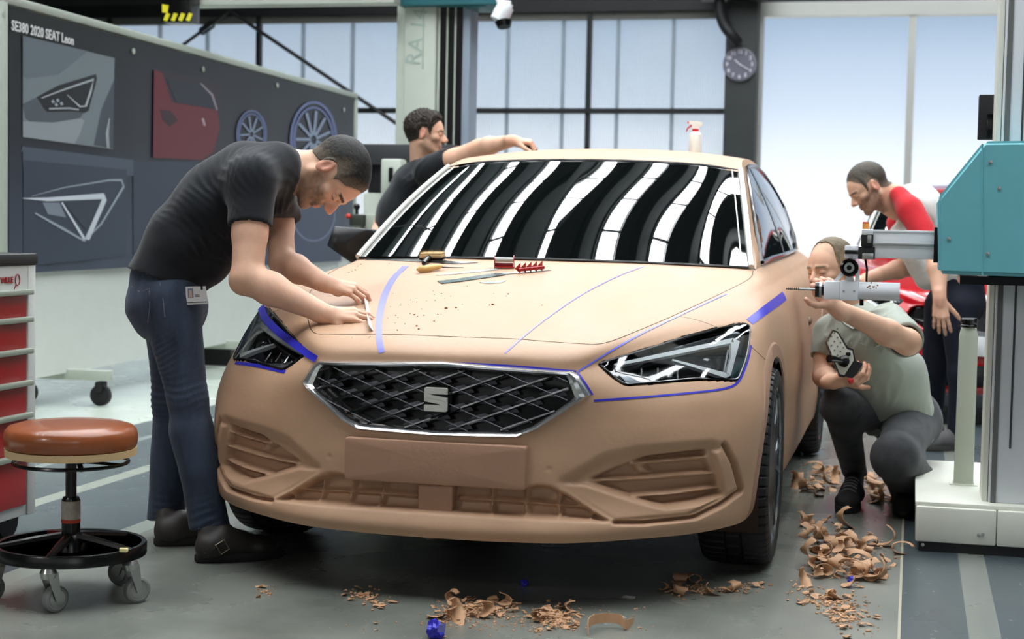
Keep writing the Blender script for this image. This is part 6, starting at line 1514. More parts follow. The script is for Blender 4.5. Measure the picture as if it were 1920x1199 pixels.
# =============================== man 3 : crouching beside the door
m3 = thing('person', 'person in grey-green polo shirt crouching beside car holding a controller', 'person', PZ(1620, 955, 0))
pr = []; Z3 = 6.25
hp3 = P(1558, 506, 6.27); sp3 = dict(hair=(104, 90, 68), fade=(168, 140, 114), beard=.25, beardc=(160, 120, 98), thick=.0055, rough=.001, fadeh=.05, scalp=.45, scale=.99,
    hy=[-.13, -.07, -.035, -.012, .018, .03, .040, .060, .075, .11], hz=[-.055, -.050, -.032, .032, .030, .002, .050, .086, .104, .118], recede=1.0)
Rm3, Hc3, sc3, L3 = head(hp3, D3(-.80, .20, -.60), D3(-.16, -1, -.10), pr, sp3)
nb = P(1600, 585, 6.35)
pr += [Cone(L3(0, -.03, -.05), nb, .056, .066, .03)]
S1c, E1c, W1c = P(1664, 606, 6.13), P(1702, 642, 5.86), P(1568, 578, 5.70)
S2c, E2c, W2c = P(1556, 622, 6.42), P(1545, 706, 6.36), P(1562, 716, 6.16)
arm(pr, S1c, E1c, W1c, (.052, .046, .043, .031)); arm(pr, S2c, E2c, W2c, (.050, .042, .038, .031))
gx = P(1545, 545, 5.86)
t1 = hand(pr, W1c, D3(-.62, -.78, .0), D3(-.25, .0, 1), -1, curls=[(.75, 1.0, .6), (.8, 1.05, .6), (.85, 1.05, .6), (.9, 1.05, .6)], spread=.05, tcurl=.3, tdir=(.8, .5, -.3))
t2 = hand(pr, W2c, D3(.75, -.10, -.55), D3(-.35, .75, -.35), -1, curls=[(.6, .8, .5)] * 4, spread=.05, tcurl=.2, tdir=(.8, .6, -.1))
b1 = v3(W1c) + v3(D3(-.06, -.03)); b2 = v3(W2c) + v3(D3(.05, -.01, -.03))
V, Q = multi_mesh(pr, .005, [(Hc3 - .165, Hc3 + .165, .0028), (b1 - .105, b1 + .105, .0026), (b2 - .10, b2 + .10, .0026)])
np_mesh('body', V, Q, M_skin, m3, tone(V, [(Rm3, Hc3, sc3, sp3)], [(t, .03) for t in t1 + t2])); hair_mesh(Rm3, Hc3, sc3, pr, sp3, m3, 3)
lat3 = Vector((W1c - W2c)); latS = (S1c - S2c).normalized()
ch, bl, hpz = P(1612, 632, 6.30), P(1640, 715, 6.40), P(1672, 775, 6.46)
sh = [Cone(nb + D3(0, .015), ch, .060, .120, .05, lat=latS, w=1.45, cut=[flat_cut(P(1598, 572, 6.3), D3(-.35, -1))]), Cone(ch, bl, .122, .126, .05, lat=latS, w=1.32), Cone(bl, hpz, .126, .120, .06, lat=latS, w=1.30, cut=[flat_cut(P(1690, 800, 6.4), D3(.45, 1))]),
      Cone(P(1700, 690, 6.35), P(1722, 790, 6.4), .07, .06, .06, cut=[flat_cut(P(1742, 835, 6.4), D3(.3, 1))]), Cone(P(1722, 770, 6.38), P(1740, 822, 6.36), .045, .022, .04)]
a_, s_a = sleeve(S1c, E1c, .92, .078, .066); b_, s_b = sleeve(S2c, E2c, .58, .070, .062); sh += a_ + b_ + [s_a, s_b, Cone(nb + D3(-.01, -.045), nb + D3(-.03, -.09), .060, .062, .006, 's')]
its = [(P(1600, 670, 6.2), D3(.8, .5), .13, .010, .06), (P(1680, 720, 6.2), D3(.9, -.25), .16, .009, .11), (P(1560, 640, 6.3), D3(.9, .3), .06, .006, .03), (P(1690, 610, 6.0), D3(.8, .5), .06, .006, .03), (P(1640, 600, 6.1), D3(.5, .9), .09, .007, .045), (P(1720, 790, 6.3), D3(1, -.3), .1, .010, .05)]
po = garment('polo_shirt', sh, .0065, M_polo, m3, its, .004, 11)
BVp = BVHTree.FromPolygons([v.co.copy() for v in po.data.vertices], [tuple(p.vertices) for p in po.data.polygons])
# collar, placket buttons, pocket edge
cpts = [(1570, 584), (1583, 597), (1598, 606), (1616, 600), (1632, 588)]
MB().sheet([[on_bv(x, y, BVp, .004) for x, y in cpts], [on_bv(x + 1, y + 12, BVp, .010) for x, y in cpts]], .003).build('collar', M_polo, po)
for x, y in ((1594, 612), (1596, 644), (1599, 668)): MB().lathe([(.0055, 0), (.0055, .002), (0, .0025)], on_bv(x, y, BVp, .0005), tuple(-CF), 12).build('button', M_polo, po)
MB().tube([on_bv(x, y, BVp, .0) for x, y in ((1612, 644), (1640, 652), (1655, 645))], .002, 5).build('pocket_edge', M_polo, po)
hipc = P(1700, 790, 6.55)
Kr, Ar = P(1574, 762, 6.25), P(1603, 888, 6.66); Kl, Al = P(1678, 858, 6.08), P(1700, 925, 6.6)
jn = [Cone(hipc, P(1690, 775, 6.5), .125, .12, .05, lat=latS, w=1.2), Cone(P(1665, 775, 6.55), Kr, .092, .070, .05), Cone(Kr, Ar, .068, .050, .035, cut=[flat_cut(P(1603, 893, 6.66), D3(.05, 1))]), Cone(P(1712, 790, 6.45), Kl, .105, .078, .05), Cone(Kl, Al, .078, .060, .04, cut=[flat_cut(P(1700, 930, 6.6), D3(.1, 1))]), Cone(Kl, P(1722, 900, 6.3), .07, .07, .05)]
garment('jeans', jn, .0065, M_jean2, m3, [(Kr, Ar - Kr, .10, .003, .05), (P(1725, 890, 6.3), D3(.6, 1), .07, .006, .035), (P(1690, 800, 6.35), D3(.5, 1), .1, .005, .04), (Ar, Ar - Kr, .08, .008, .03)], .002, 12)
M_snk = mat('black_mesh_fabric', rgb(34, 34, 36), .8, var=.2, vscale=60, bump=.3, bscale=500)
hs = PZ(1602, 943, 0); ts = PZ(1580, 968, 0); o, A_, d_, l_ = shoe('shoe', hs, ts, Vector((Ar.x, Ar.y, .1)), m3, M_snk, mat('sole_dark', rgb(30, 30, 30), .6), low=False, hgt=.10)
BVsn = BVHTree.FromPolygons([v.co.copy() for v in o.data.vertices], [tuple(p.vertices) for p in o.data.polygons])
for k in range(5):
    c = A_ + d_ * (.055 + .022 * k) ; rowp = []
    for t in np.linspace(-1, 1, 9):
        src = c + l_ * t * .028 + Vector((0, 0, .3)); r = BVsn.ray_cast(src, Vector((0, 0, -1))); rowp.append((r[0] if r[0] is not None else c) + Vector((0, 0, .002)))
    MB().tube(rowp, .0028, 6).build('lace', mat('grey_lace', rgb(110, 110, 112), .8), o)
hs = PZ(1706, 950, 0); ts = PZ(1692, 976, 0); shoe('shoe', hs, ts, Vector((Al.x, Al.y, .1)), m3, M_snk, mat('sole_dark', rgb(30, 30, 30), .6), hgt=.10)
# controller held in the crouching man's hand
Zc = 6.02
def CP(px, py, dz=0): return P(px, py, Zc + dz)
ctl = thing('hand_controller', 'white keypad controller with black joystick held by crouching person', 'controller', CP(1580, 680))
MB().prism([CP(1549, 643), CP(1562, 619), CP(1571, 622), CP(1590, 651), CP(1600, 655), CP(1604, 676), CP(1584, 708), CP(1574, 707)], CF * .022).build('controller_case', M_black, ctl, smooth=False)
MB().prism([CP(1551, 643, -.002), CP(1563, 622, -.002), CP(1570, 625, -.002), CP(1588, 655, -.002), CP(1598, 658, -.002), CP(1601, 676, -.002), CP(1583, 704, -.002), CP(1575, 702, -.002)], CF * .003).build('keypad_plate', mat('keypad_white', rgb(200, 202, 192), .4), ctl, smooth=False)
for i in range(4):
    for j_ in range(4):
        u = CP(1560, 630, -.004).lerp(CP(1577, 658, -.004), i / 3) + (CP(1566, 646, 0) - CP(1573, 637, 0)) * ((j_ - 1.2) * .8) * -1
        MB().lathe([(.0036, 0), (.0036, .0012), (0, .0014)], u, tuple(-CF), 10).build('key', mat('key_grey', rgb(110, 112, 104), .5), ctl)
MB().prism([CP(1590, 690, .0), CP(1602, 676, .0), CP(1618, 682, .0), CP(1608, 700, .0), CP(1598, 710, .0), CP(1585, 706, .0)], CF * .035).build('battery_box', M_blackm, ctl, smooth=False)
MB().lathe([(.020, 0), (.023, .006), (.018, .010), (.021, .016), (.015, .020), (.018, .026), (.012, .030), (.010, .040)], CP(1585, 678, .0), tuple(D3(-.75, -.05, -.65)), 24).build('joystick_bellows', M_black, ctl)
MB().tube([CP(1578, 677, -.03), CP(1565, 674, -.06), CP(1555, 673, -.085)], [.008, .013, .015], 16).build('joystick_grip', M_black, ctl)
MB().lathe([(.008, 0), (.009, .006), (.006, .010), (.007, .018), (0, .02)], CP(1590, 664, .0), tuple(-CF), 16).build('toggle', M_black, ctl)
MB().lathe([(0, 0), (.010, 0), (.011, .010), (.008, .014), (0, .015)], CP(1594, 714, -.005), tuple(D3(.3, .3, -1)), 18).build('red_stop_button', mat('stop_button_red', rgb(190, 30, 40), .3), ctl)
# =============================== man 4 : leaning over the red car
m4 = thing('person', 'person in white shirt with red sleeves leaning toward the red car', 'person', PZ(1790, 855, 0))
pr = []; Z4 = 8.0
hp4 = P(1628, 352, 8.0); sp4 = dict(rough=.0006, hair=(70, 64, 56), fade=(120, 106, 92), beard=.7, beardc=(112, 86, 70), thick=.006, fadeh=.04, scalp=.8,
    hy=[-.13, -.07, -.035, -.012, .018, .034, .040, .060, .075, .11], hz=[-.055, -.050, -.032, .032, .030, -.02, .040, .070, .098, .104])
Rm4, Hc4, sc4, L4 = head(hp4, D3(-.80, .62, -.12), D3(-.62, -.80, -.05), pr, sp4)
nb = P(1688, 372, 8.08)
pr += [Cone(L4(0, -.035, -.05), nb, .058, .066, .03), Cone(L4(0, -.0, -.06), P(1680, 392, 8.05), .045, .056, .03)]
S1d, E1d, W1d = P(1706, 394, 7.88), P(1756, 478, 7.74), P(1762, 560, 7.66)
S2d, E2d, W2d = P(1690, 420, 8.30), P(1704, 500, 8.25), P(1632, 520, 8.15)
arm(pr, S1d, E1d, W1d, (.049, .046, .044, .032)); arm(pr, S2d, E2d, W2d, (.052, .047, .045, .034))
hand(pr, W1d, D3(.08, 1, .0), D3(-.35, 0, -1), 1, curl=(.25, .35, .25), spread=.12, tcurl=.1); hand(pr, W2d, D3(-1, .2, 0), D3(0, -1, -.3), 1)
b1 = v3(W1d) + v3(D3(.0, .08))
V, Q = multi_mesh(pr, .006, [(Hc4 - .165, Hc4 + .165, .0032), (b1 - .12, b1 + .12, .003)])
np_mesh('body', V, Q, M_skin, m4, tone(V, [(Rm4, Hc4, sc4, sp4)], [(W1d, .05)])); hair_mesh(Rm4, Hc4, sc4, pr, sp4, m4, 4)
M_wt = cloth('pale_grey_jersey', (214, 216, 212), .04); M_rd = cloth('red_jersey', (186, 34, 44), .08)
t0, t1_, t2_ = P(1716, 386, 8.12), P(1765, 432, 8.14), P(1795, 505, 8.15)
sh = [Cone(nb + D3(.02, .01), t0, .062, .105, .05, lat=CF, w=1.6, cut=[flat_cut(P(1676, 366, 8.05), D3(-.8, -.45))]), Cone(t0, t1_, .108, .125, .05, lat=CF, w=1.5), Cone(t1_, t2_, .125, .128, .05, lat=CF, w=1.35, cut=[flat_cut(P(1788, 545, 8.1), D3(-.2, 1))]), Cone(P(1690, 440, 8.1), P(1740, 520, 8.1), .06, .07, .05, lat=CF, w=1.5, cut=[flat_cut(P(1735, 552, 8.1), D3(-.2, 1))]), Cone(nb + D3(-.03, -.01), nb + D3(-.07, -.03), .060, .062, .006, 's')]
garment('shirt', sh, .009, M_wt, m4, [(P(1710, 440, 7.9), D3(.9, .4), .14, .010, .06), (P(1780, 500, 8.0), D3(.4, 1), .12, .009, .05)], .004, 14)
a_, s_a = sleeve(S1d, E1d, .80, .064, .060); b_, s_b = sleeve(S2d, E2d, .75, .076, .066)
a_ = [Cone(P(1686, 366, 7.95), S1d, .045, .060, .03)] + a_; garment('red_sleeve', a_ + [s_a], .008, M_rd, m4, [(P(1745, 430, 7.8), D3(.8, .5), .1, .008, .04)], .003, 15); garment('red_sleeve', b_ + [s_b], .008, M_rd, m4, [], .003, 16)
jn = [Cone(P(1795, 520, 8.15), P(1798, 565, 8.18), .125, .13, .04, lat=CF, w=1.3)]
legs = [((1798, 575, 8.06), (1802, 700, 8.05), (1795, 830, 8.1)), ((1768, 575, 8.28), (1752, 700, 8.34), (1745, 815, 8.5))]
for a, b, c in legs: jn += [Cone(P(*a), P(*b), .095, .064, .04), Cone(P(*b), P(*c), .062, .052, .03)]
garment('jeans', jn, .009, M_jean3, m4, [(P(*b), D3(0, 1), .12, .008, .04) for a, b, c in legs], .003, 17)
for a, b, c in legs:
    g_ = P(*c); g_.z = 0; shoe('shoe', g_ + D3(.07, 0), g_ + D3(-.22, 0, -.04), Vector((g_.x, g_.y, .1)), m4, mat('grey_sneaker', rgb(84, 84, 84), .7), mat('sole_grey', rgb(60, 60, 58), .7))
# ------------------------------------------------------------------ far side mirror of the clay car
mc = P(660, 456, 6.42)
ctm = [flat_cut(P(660, 428, 6.4), D3(.06, -1, .0)), flat_cut(P(652, 488, 6.4), D3(-.55, .8, 0)), flat_cut(P(618, 455, 6.4), D3(-1, -.35, 0)), flat_cut(P(655, 450, 6.33), D3(.15, .25, -1))]
mp_ = [Cone(P(640, 455, 6.42), P(690, 452, 6.42), .085, .095, .02, cut=ctm), Cone(P(668, 478, 6.44), P(690, 492, 6.42), .026, .03, .02)]
Vm, Qm = nets(evalf(mp_, *pbounds(mp_), .005)); np_mesh('wing_mirror', Vm, Qm, mat('mirror_black', rgb(30, 31, 33), .36), car)
# ------------------------------------------------------------------ red car standing behind
M_redp = mat('red_car_paint', rgb(176, 14, 28), .18, coat=1.0, spec=.6)
OFF = Vector((1.72, 4.98, 0))
car2 = thing('car', 'glossy red car parked behind the person in white and red shirt', 'car', OFF)
for ch in list(car.children):
    nm = ch.name.split('.')[0]
    if nm in ('body', 'windscreen', 'front_door_glass', 'rear_door_glass', 'door_pillar', 'window_surround', 'underbody', 'wheel_arch_liner', 'pillar_trim', 'wheel', 'screen_seal', 'headlamp'):
        c = ch.copy(); COL.objects.link(c); c.parent = car2; c.matrix_parent_inverse = Matrix.Translation(-Vector((0, 0, 0)))
        c.matrix_parent_inverse = Matrix.Identity(4)
        for g in ch.children:
            d = g.copy(); COL.objects.link(d); d.parent = c; d.matrix_parent_inverse = g.matrix_parent_inverse.copy()
        if nm == 'body':
            c.material_slots[0].link = 'OBJECT'; c.material_slots[0].material = M_redp
g2 = MB(); g2.add([Vector((x, fy(x, z) + .02, z)) + OFF for x, z in LI], [tuple(range(len(LI)))]); g2.build('grille', M_black, car2, fixn=False, smooth=False)
def slab2(x0, x1, z0, z1, y, m, name, par): return MB().b2((OFF.x + x0, OFF.y + y, z0), (OFF.x + x1, OFF.y + y + .006, z1), .001).build(name, m, par)
pl2 = slab2(-.26, .26, .40, .51, -.862, mat('plate_white', rgb(210, 212, 214), .4), 'number_plate', car2)
slab2(-.26, -.20, .40, .51, -.864, mat('plate_blue', rgb(50, 60, 190), .4), 'plate_band', pl2)
slab2(-.50, .50, .23, .35, -.90, M_black, 'lower_grille', car2)
# ------------------------------------------------------------------ spray bottle on the roof
bx = P(1303, 284, 7.9); h = BVr.ray_cast(Vector((bx.x, bx.y, 3)), Vector((0, 0, -1))); zb = h[0].z if h[0] is not None else 1.41
bo_ = Vector((bx.x, bx.y, zb)); kk = 7.9 / F
def bz(py): return P(1303, py, (bo_ - CV).dot(CF)).z
bt = thing('spray_bottle', 'white spray bottle with red collar standing on the clay car roof', 'spray bottle', bo_)
zt_ = bz(249)
MB().lathe([(0, zb), (.029, zb), (.031, zb + .004), (.031, zt_ - .012), (.026, zt_ - .002), (.014, zt_ + .006), (0, zt_ + .006)], (bx.x, bx.y, 0), (0, 0, 1), 28).build('bottle', mat('milky_plastic', rgb(222, 222, 214), .3), bt)
MB().lathe([(.0, zt_ + .004), (.016, zt_ + .004), (.016, zt_ + .018), (0, zt_ + .018)], (bx.x, bx.y, 0), (0, 0, 1), 20).build('collar', mat('collar_red', rgb(196, 40, 40), .35), bt)
B_ = lambda px, py: P(px, py, (bo_ - CV).dot(CF))
MB().prism([B_(1296, 245), B_(1310, 245), B_(1312, 238), B_(1317, 236), B_(1317, 230), B_(1308, 227), B_(1293, 227), B_(1292, 232), B_(1298, 234)], CF * .016).build('spray_head', mat('milky_plastic', rgb(222, 222, 214), .3), bt)
MB().tube([B_(1297, 235) + CF * .008, B_(1290, 240) + CF * .008, B_(1287, 247) + CF * .008], [.005, .004, .003], 8).build('trigger', mat('collar_red', rgb(196, 40, 40), .35), bt)
MB().tube([B_(1293, 230) + CF * .008, B_(1289, 229) + CF * .008], .0045, 10).build('nozzle', mat('collar_red', rgb(196, 40, 40), .35), bt)
# ------------------------------------------------------------------ tools lying on the bonnet
def up_at(px, py):
    a = hit(px, py, 0); b = hit(px, py, 1); return (b - a).normalized()
def hs_(px, py, o=0.0): return hit(px, py, o)
def strip(pts, w, th, off=.0): # flat blade along pixel points lying on the clay
    Pn = [hs_(x, y, off) for x, y in pts]; rows = [[], []]
    for i, p in enumerate(Pn):
        t = (Pn[min(i + 1, len(Pn) - 1)] - Pn[max(0, i - 1)]).normalized(); n = up_at(*pts[i]); s_ = t.cross(n); ww = w[i] if isinstance(w, (list, tuple)) else w
        rows[0].append(p + s_ * ww / 2 + n * th); rows[1].append(p - s_ * ww / 2 + n * th)
    return MB().sheet(rows, th)
M_steel = mat('dark_spring_steel', rgb(92, 94, 90), .25, .9, var=.3, vscale=60); M_clear = mat('clear_acrylic', rgb(186, 194, 190), .12, var=.1, spec=.8)
t = thing('spring_steel_rule', 'long narrow spring steel blade lying near the windscreen under the brush', 'blade', hs_(780, 490))
strip([(690, 487), (740, 487), (800, 490), (840, 493)], [.03, .05, .05, .05], .0012, .001).build('blade', M_steel, t); strip([(832, 493), (860, 494), (896, 493)], [.05, .045, .006], .0014, .001).build('blade_tip', M_black, t)
# brush
bc_ = hs_(812, 489); n_ = up_at(812, 489); ax = (hs_(840, 489) - hs_(785, 489)).normalized(); sd = n_.cross(ax)
br_ = thing('wire_brush', 'wooden hand brush with upturned pale bristles and black handle on bonnet', 'brush', bc_)
Rb = Matrix((ax, sd, n_)).transposed()
MB().box(bc_ + n_ * .018, (.092, .040, .012), Rb, .003).build('brush_block', M_ply, br_)
MB().box(bc_ + n_ * .009, (.100, .034, .010), Rb, .004).build('brush_back', M_black, br_)
bm_ = MB(); random.seed(5)
for i in range(300):
    u, v = random.uniform(-.045, .045), random.uniform(-.018, .018); b = bc_ + n_ * .022 + ax * u + sd * v; ti = b + n_ * random.uniform(.012, .019) + ax * (u * .12 + random.uniform(-.003, .003)) + sd * random.uniform(-.003, .003)
    bm_.add([b + ax * .0006, b - ax * .0006, ti], [(0, 1, 2)]); bm_.add([b + sd * .0006, b - sd * .0006, ti], [(0, 1, 2)])
o = bm_.build('bristles', mat('bristle_tan', rgb(206, 178, 128), .7), br_, smooth=False, fixn=False); o['kind'] = 'stuff'
MB().box(bc_ + n_ * .026, (.088, .034, .010), Rb, .004).build('bristle_mat', mat('bristle_tan', rgb(206, 178, 128), .7), br_)
MB().tube([hs_(806, 490, .012), hs_(800, 494, .012), hs_(795, 499, .010)], [.012, .012, .008], 12).build('brush_grip', M_black, br_)
# awl
aw = thing('scraping_awl', 'thin steel tool with turned light wooden handle on bonnet', 'awl', hs_(805, 510))
hp_ = [(783, 513), (786, 512), (800, 511), (812, 509), (824, 507), (828, 506)]
MB().tube([hs_(x, y, .013) for x, y in hp_], [.004, .0115, .0125, .0115, .0095, .006], 16).build('wooden_handle', mat('beech_wood', rgb(214, 178, 112), .45, var=.1, vscale=20), aw)
MB().tube([hs_(826, 506.5, .010), hs_(845, 505, .006), hs_(869, 503, .002)], [.003, .0022, .001], 8).build('steel_shaft', M_steel, aw)
tag(strip([(817, 517), (850, 514), (890, 510), (932, 506)], [.012, .03, .034, .03], .001, .001).build('clear_strip', M_clear), 'transparent flexible spline strip lying beside the red tape dispenser', 'spline')
tag(strip([(900, 530), (915, 531), (935, 530), (948, 527)], [.008, .036, .034, .006], .001, .0008).build('steel_scraper', M_clear), 'small thin kidney shaped steel scraper in front of long spline', 'scraper')
sp_ = thing('graduated_spline', 'long dark grid-patterned spline passing through red finned clamp', 'spline', hs_(900, 522))
strip([(824, 531), (860, 527), (900, 521), (940, 515)], .052, .0022, .001).build('grid_strip', mat('grid_green_black', rgb(62, 82, 78), .2, var=.5, vscale=120), sp_); strip([(936, 515.5), (960, 513), (1000, 510), (1033, 508)], [.036, .028, .024, .004], .002, .001).build('clear_section', M_clear, sp_)
M_ra = mat('red_acrylic', rgb(176, 22, 26), .12, spec=.8, trans=.25)
cl_ = thing('finned_clamp', 'red clamp with five triangular fins standing on the bonnet', 'clamp', hs_(996, 513))
for k in range(5):
    px = 974 + k * 10.3; py = 514 - k * 1.0; b = hs_(px, py); n2 = up_at(px, py); w2 = D3(.5, -.35).normalized()
    q = [b + D3(-.008, -.004) + n2 * .002 - CF * .012, b + D3(.004, .012) - CF * .014 + n2 * .001, b + n2 * .036 + D3(.006, -.004), b + n2 * .004 + CF * .016]
    MB().prism([b + n2 * .018 - D3(.017, 0) - CF * .004, b + n2 * .040 + D3(.004, 0) + CF * .006, b + n2 * .0005 + D3(.004, 0) + CF * .006], D3(.10, 0, 1) * .004).build('fin', M_ra, cl_, smooth=False)
c0_ = hs_(972, 514); c1_ = hs_(1020, 509); MB().tube([c0_ + n_ * .014, c1_ + n_ * .014], .007, 12).build('clamp_bar', M_ra, cl_)
td_ = thing('tape_dispenser', 'small red transparent tape dispenser standing on the bonnet', 'tape dispenser', hs_(945, 500))
b = hs_(945, 503); n2 = up_at(945, 503); ax2 = D3(1, .0).normalized(); dp = ax2.cross(n2)
for s_ in (-1, 1):
    base = b + ax2 * s_ * .034; ring = [base + dp * (math.cos(a) * .024) + n2 * (.020 + math.sin(a) * .026) for a in np.linspace(-.9, PI + .9, 22)]
    ins = [base + dp * (math.cos(a) * .015) + n2 * (.022 + math.sin(a) * .016) for a in np.linspace(-.9, PI + .9, 22)]
    MB().sheet([ring, ins], .003).build('side_cheek', M_ra, td_)
MB().box(b + n2 * .006, (.068, .040, .004), Matrix((ax2, dp, n2)).transposed()).build('base_plate', M_ra, td_, smooth=False)
MB().box(b + n2 * .012 - dp * .0, (.066, .018, .014), Matrix((ax2, dp, n2)).transposed(), .003).build('tape_roll', mat('roll_dark_red', rgb(110, 20, 30), .3), td_)
MB().tube([b + ax2 * .034 + n2 * .030, b - ax2 * .034 + n2 * .030], .008, 14).build('clear_roller', M_clear, td_)
# ------------------------------------------------------------------ clay crumbs and shavings
M_sh = mat('clay_shaving', rgb(190, 148, 112), .62, var=.12, vscale=20, bump=.2, bscale=120); M_shd = mat('dark_clay_crumb', rgb(140, 96, 66), .7)
def lump(seed, r):
    bm = bmesh.new(); bmesh.ops.create_icosphere(bm, subdivisions=2, radius=1)
    for v in bm.verts: k = 1 + .45 * noise.noise(v.co * 1.7 + Vector((seed * 3.1, 0, 0))); v.co = Vector((v.co.x * k * r, v.co.y * k * r * .8, v.co.z * k * r * .6))
    me = bpy.data.meshes.new('clay_crumb'); bm.to_mesh(me); bm.free(); return me
LUMPS = [lump(i, 1.0) for i in range(4)]
for me in LUMPS: me.materials.append(M_shd)
random.seed(11)
crumb_px = [(737, 551, 2), (723, 550, 2), (751, 573, 3), (777, 591, 5), (783, 594, 3), (742, 592, 3), (746, 596, 2), (770, 563, 2), (782, 567, 3), (765, 571, 2), (816, 564, 3), (814, 553, 3), (828, 551, 3), (837, 579, 7), (855, 578, 5), (859, 582, 2), (867, 571, 2), (924, 572, 6), (918, 573, 4), (953, 552, 4), (949, 556, 2), (1016, 573, 3), (876, 538, 3), (870, 538, 2), (926, 551, 2), (781, 612, 5), (785, 618, 5), (745, 620, 4), (759, 608, 3), (727, 597, 2), (732, 576, 2), (821, 590, 3), (827, 590, 2), (795, 592, 3), (814, 603, 4), (812, 546, 2), (800, 565, 2), (730, 495, 3), (726, 497, 2), (654, 512, 3), (660, 509, 3), (666, 507, 4), (677, 496, 3), (671, 500, 2), (660, 633, 2), (694, 632, 2), (692, 634, 2), (620, 502, 2), (774, 567, 2), (790, 580, 2), (834, 560, 2), (845, 556, 2), (769, 589, 3), (741, 606, 2)]
for (x, y, r) in crumb_px:
    p = hit(x, y, 0); o = bpy.data.objects.new('clay_crumb', LUMPS[random.randrange(4)]); COL.objects.link(o); s_ = r * .00082
    o.location = p + up_at(x, y) * s_ * .3; o.scale = (s_, s_, s_); o.rotation_euler = (0, 0, random.uniform(0, 6)); tag(o, 'tiny brown clay crumb scattered on the bonnet top', 'clay crumb', 'clay crumbs on the bonnet')
def ribbon_mesh(seed, L_, w, turns, tw):
    rnd = random.Random(seed); n = 26; rows = [[], [], []]; p = Vector((0, 0, 0)); a = rnd.uniform(-.4, .4); ds = L_ / n
    for i in range(n + 1):
        t = i / n; ww = w * (.55 + .45 * math.sin(PI * min(1, t * 1.2 + .1))) * (1 + .10 * math.sin(i * .8 + seed) + .05 * math.sin(i * 2.1)); roll = tw * t
        nrm = Vector((-math.sin(a), 0, math.cos(a))); sd_ = Vector((0, 1, 0)) * math.cos(roll) + nrm * math.sin(roll)
        for r_, k in zip(rows, (-.5, 0, .5)): r_.append(p + sd_ * ww * k + nrm * (.10 * ww * (1 - abs(k) * 4)))
        a += turns * 2 * PI / n * (.7 + .6 * rnd.random()); p = p + Vector((math.cos(a), 0, math.sin(a))) * ds
    mb = MB().sheet(rows, .0022); z0 = min(v.z for v in mb.v); cx_ = sum(v.x for v in mb.v) / len(mb.v)
    for v in mb.v: v.z -= z0; v.x -= cx_
    me = bpy.data.meshes.new('clay_shaving'); me.from_pydata([tuple(v) for v in mb.v], [], mb.f); me.polygons.foreach_set('use_smooth', [True] * len(me.polygons)); me.materials.append(M_sh); return me
RIB = [ribbon_mesh(1, .11, .030, .55, .3), ribbon_mesh(2, .15, .032, .95, .5), ribbon_mesh(3, .09, .026, .35, -.2), ribbon_mesh(4, .18, .028, .75, .9), ribbon_mesh(5, .07, .030, .25, .1), ribbon_mesh(6, .13, .036, 1.25, .2), ribbon_mesh(7, .20, .026, .45, .6), ribbon_mesh(8, .055, .022, .6, .2)]
def flake_mesh(seed):
    rnd = random.Random(seed); m = 9; rim = [Vector((math.cos(2 * PI * k / m) * rnd.uniform(.6, 1.1), math.sin(2 * PI * k / m) * rnd.uniform(.35, .8), 0)) for k in range(m)]
    rows = [[Vector((p.x * s_, p.y * s_, .22 * math.sin(p.x * 2.2 * s_ + seed) + .08 * rnd.random())) for p in rim] for s_ in (1, .6, .2)]
    mb = MB(); top = [r + [] for r in rows]; mb.grid(top, True); mb.add(rows[2], [tuple(range(m))]); lowr = [[p - Vector((0, 0, .09)) for p in r] for r in rows]; mb.grid(lowr, True); mb.grid([rows[0], lowr[0]], True)
    z0 = min(v.z for v in mb.v); 
    for v in mb.v: v.z -= z0
    me = bpy.data.meshes.new('clay_flake'); me.from_pydata([tuple(v) for v in mb.v], [], mb.f); bm = bmesh.new(); bm.from_mesh(me); bmesh.ops.recalc_face_normals(bm, faces=bm.faces[:]); bm.to_mesh(me); bm.free(); me.materials.append(M_sh); return me
FLK = [flake_mesh(i) for i in range(5)]
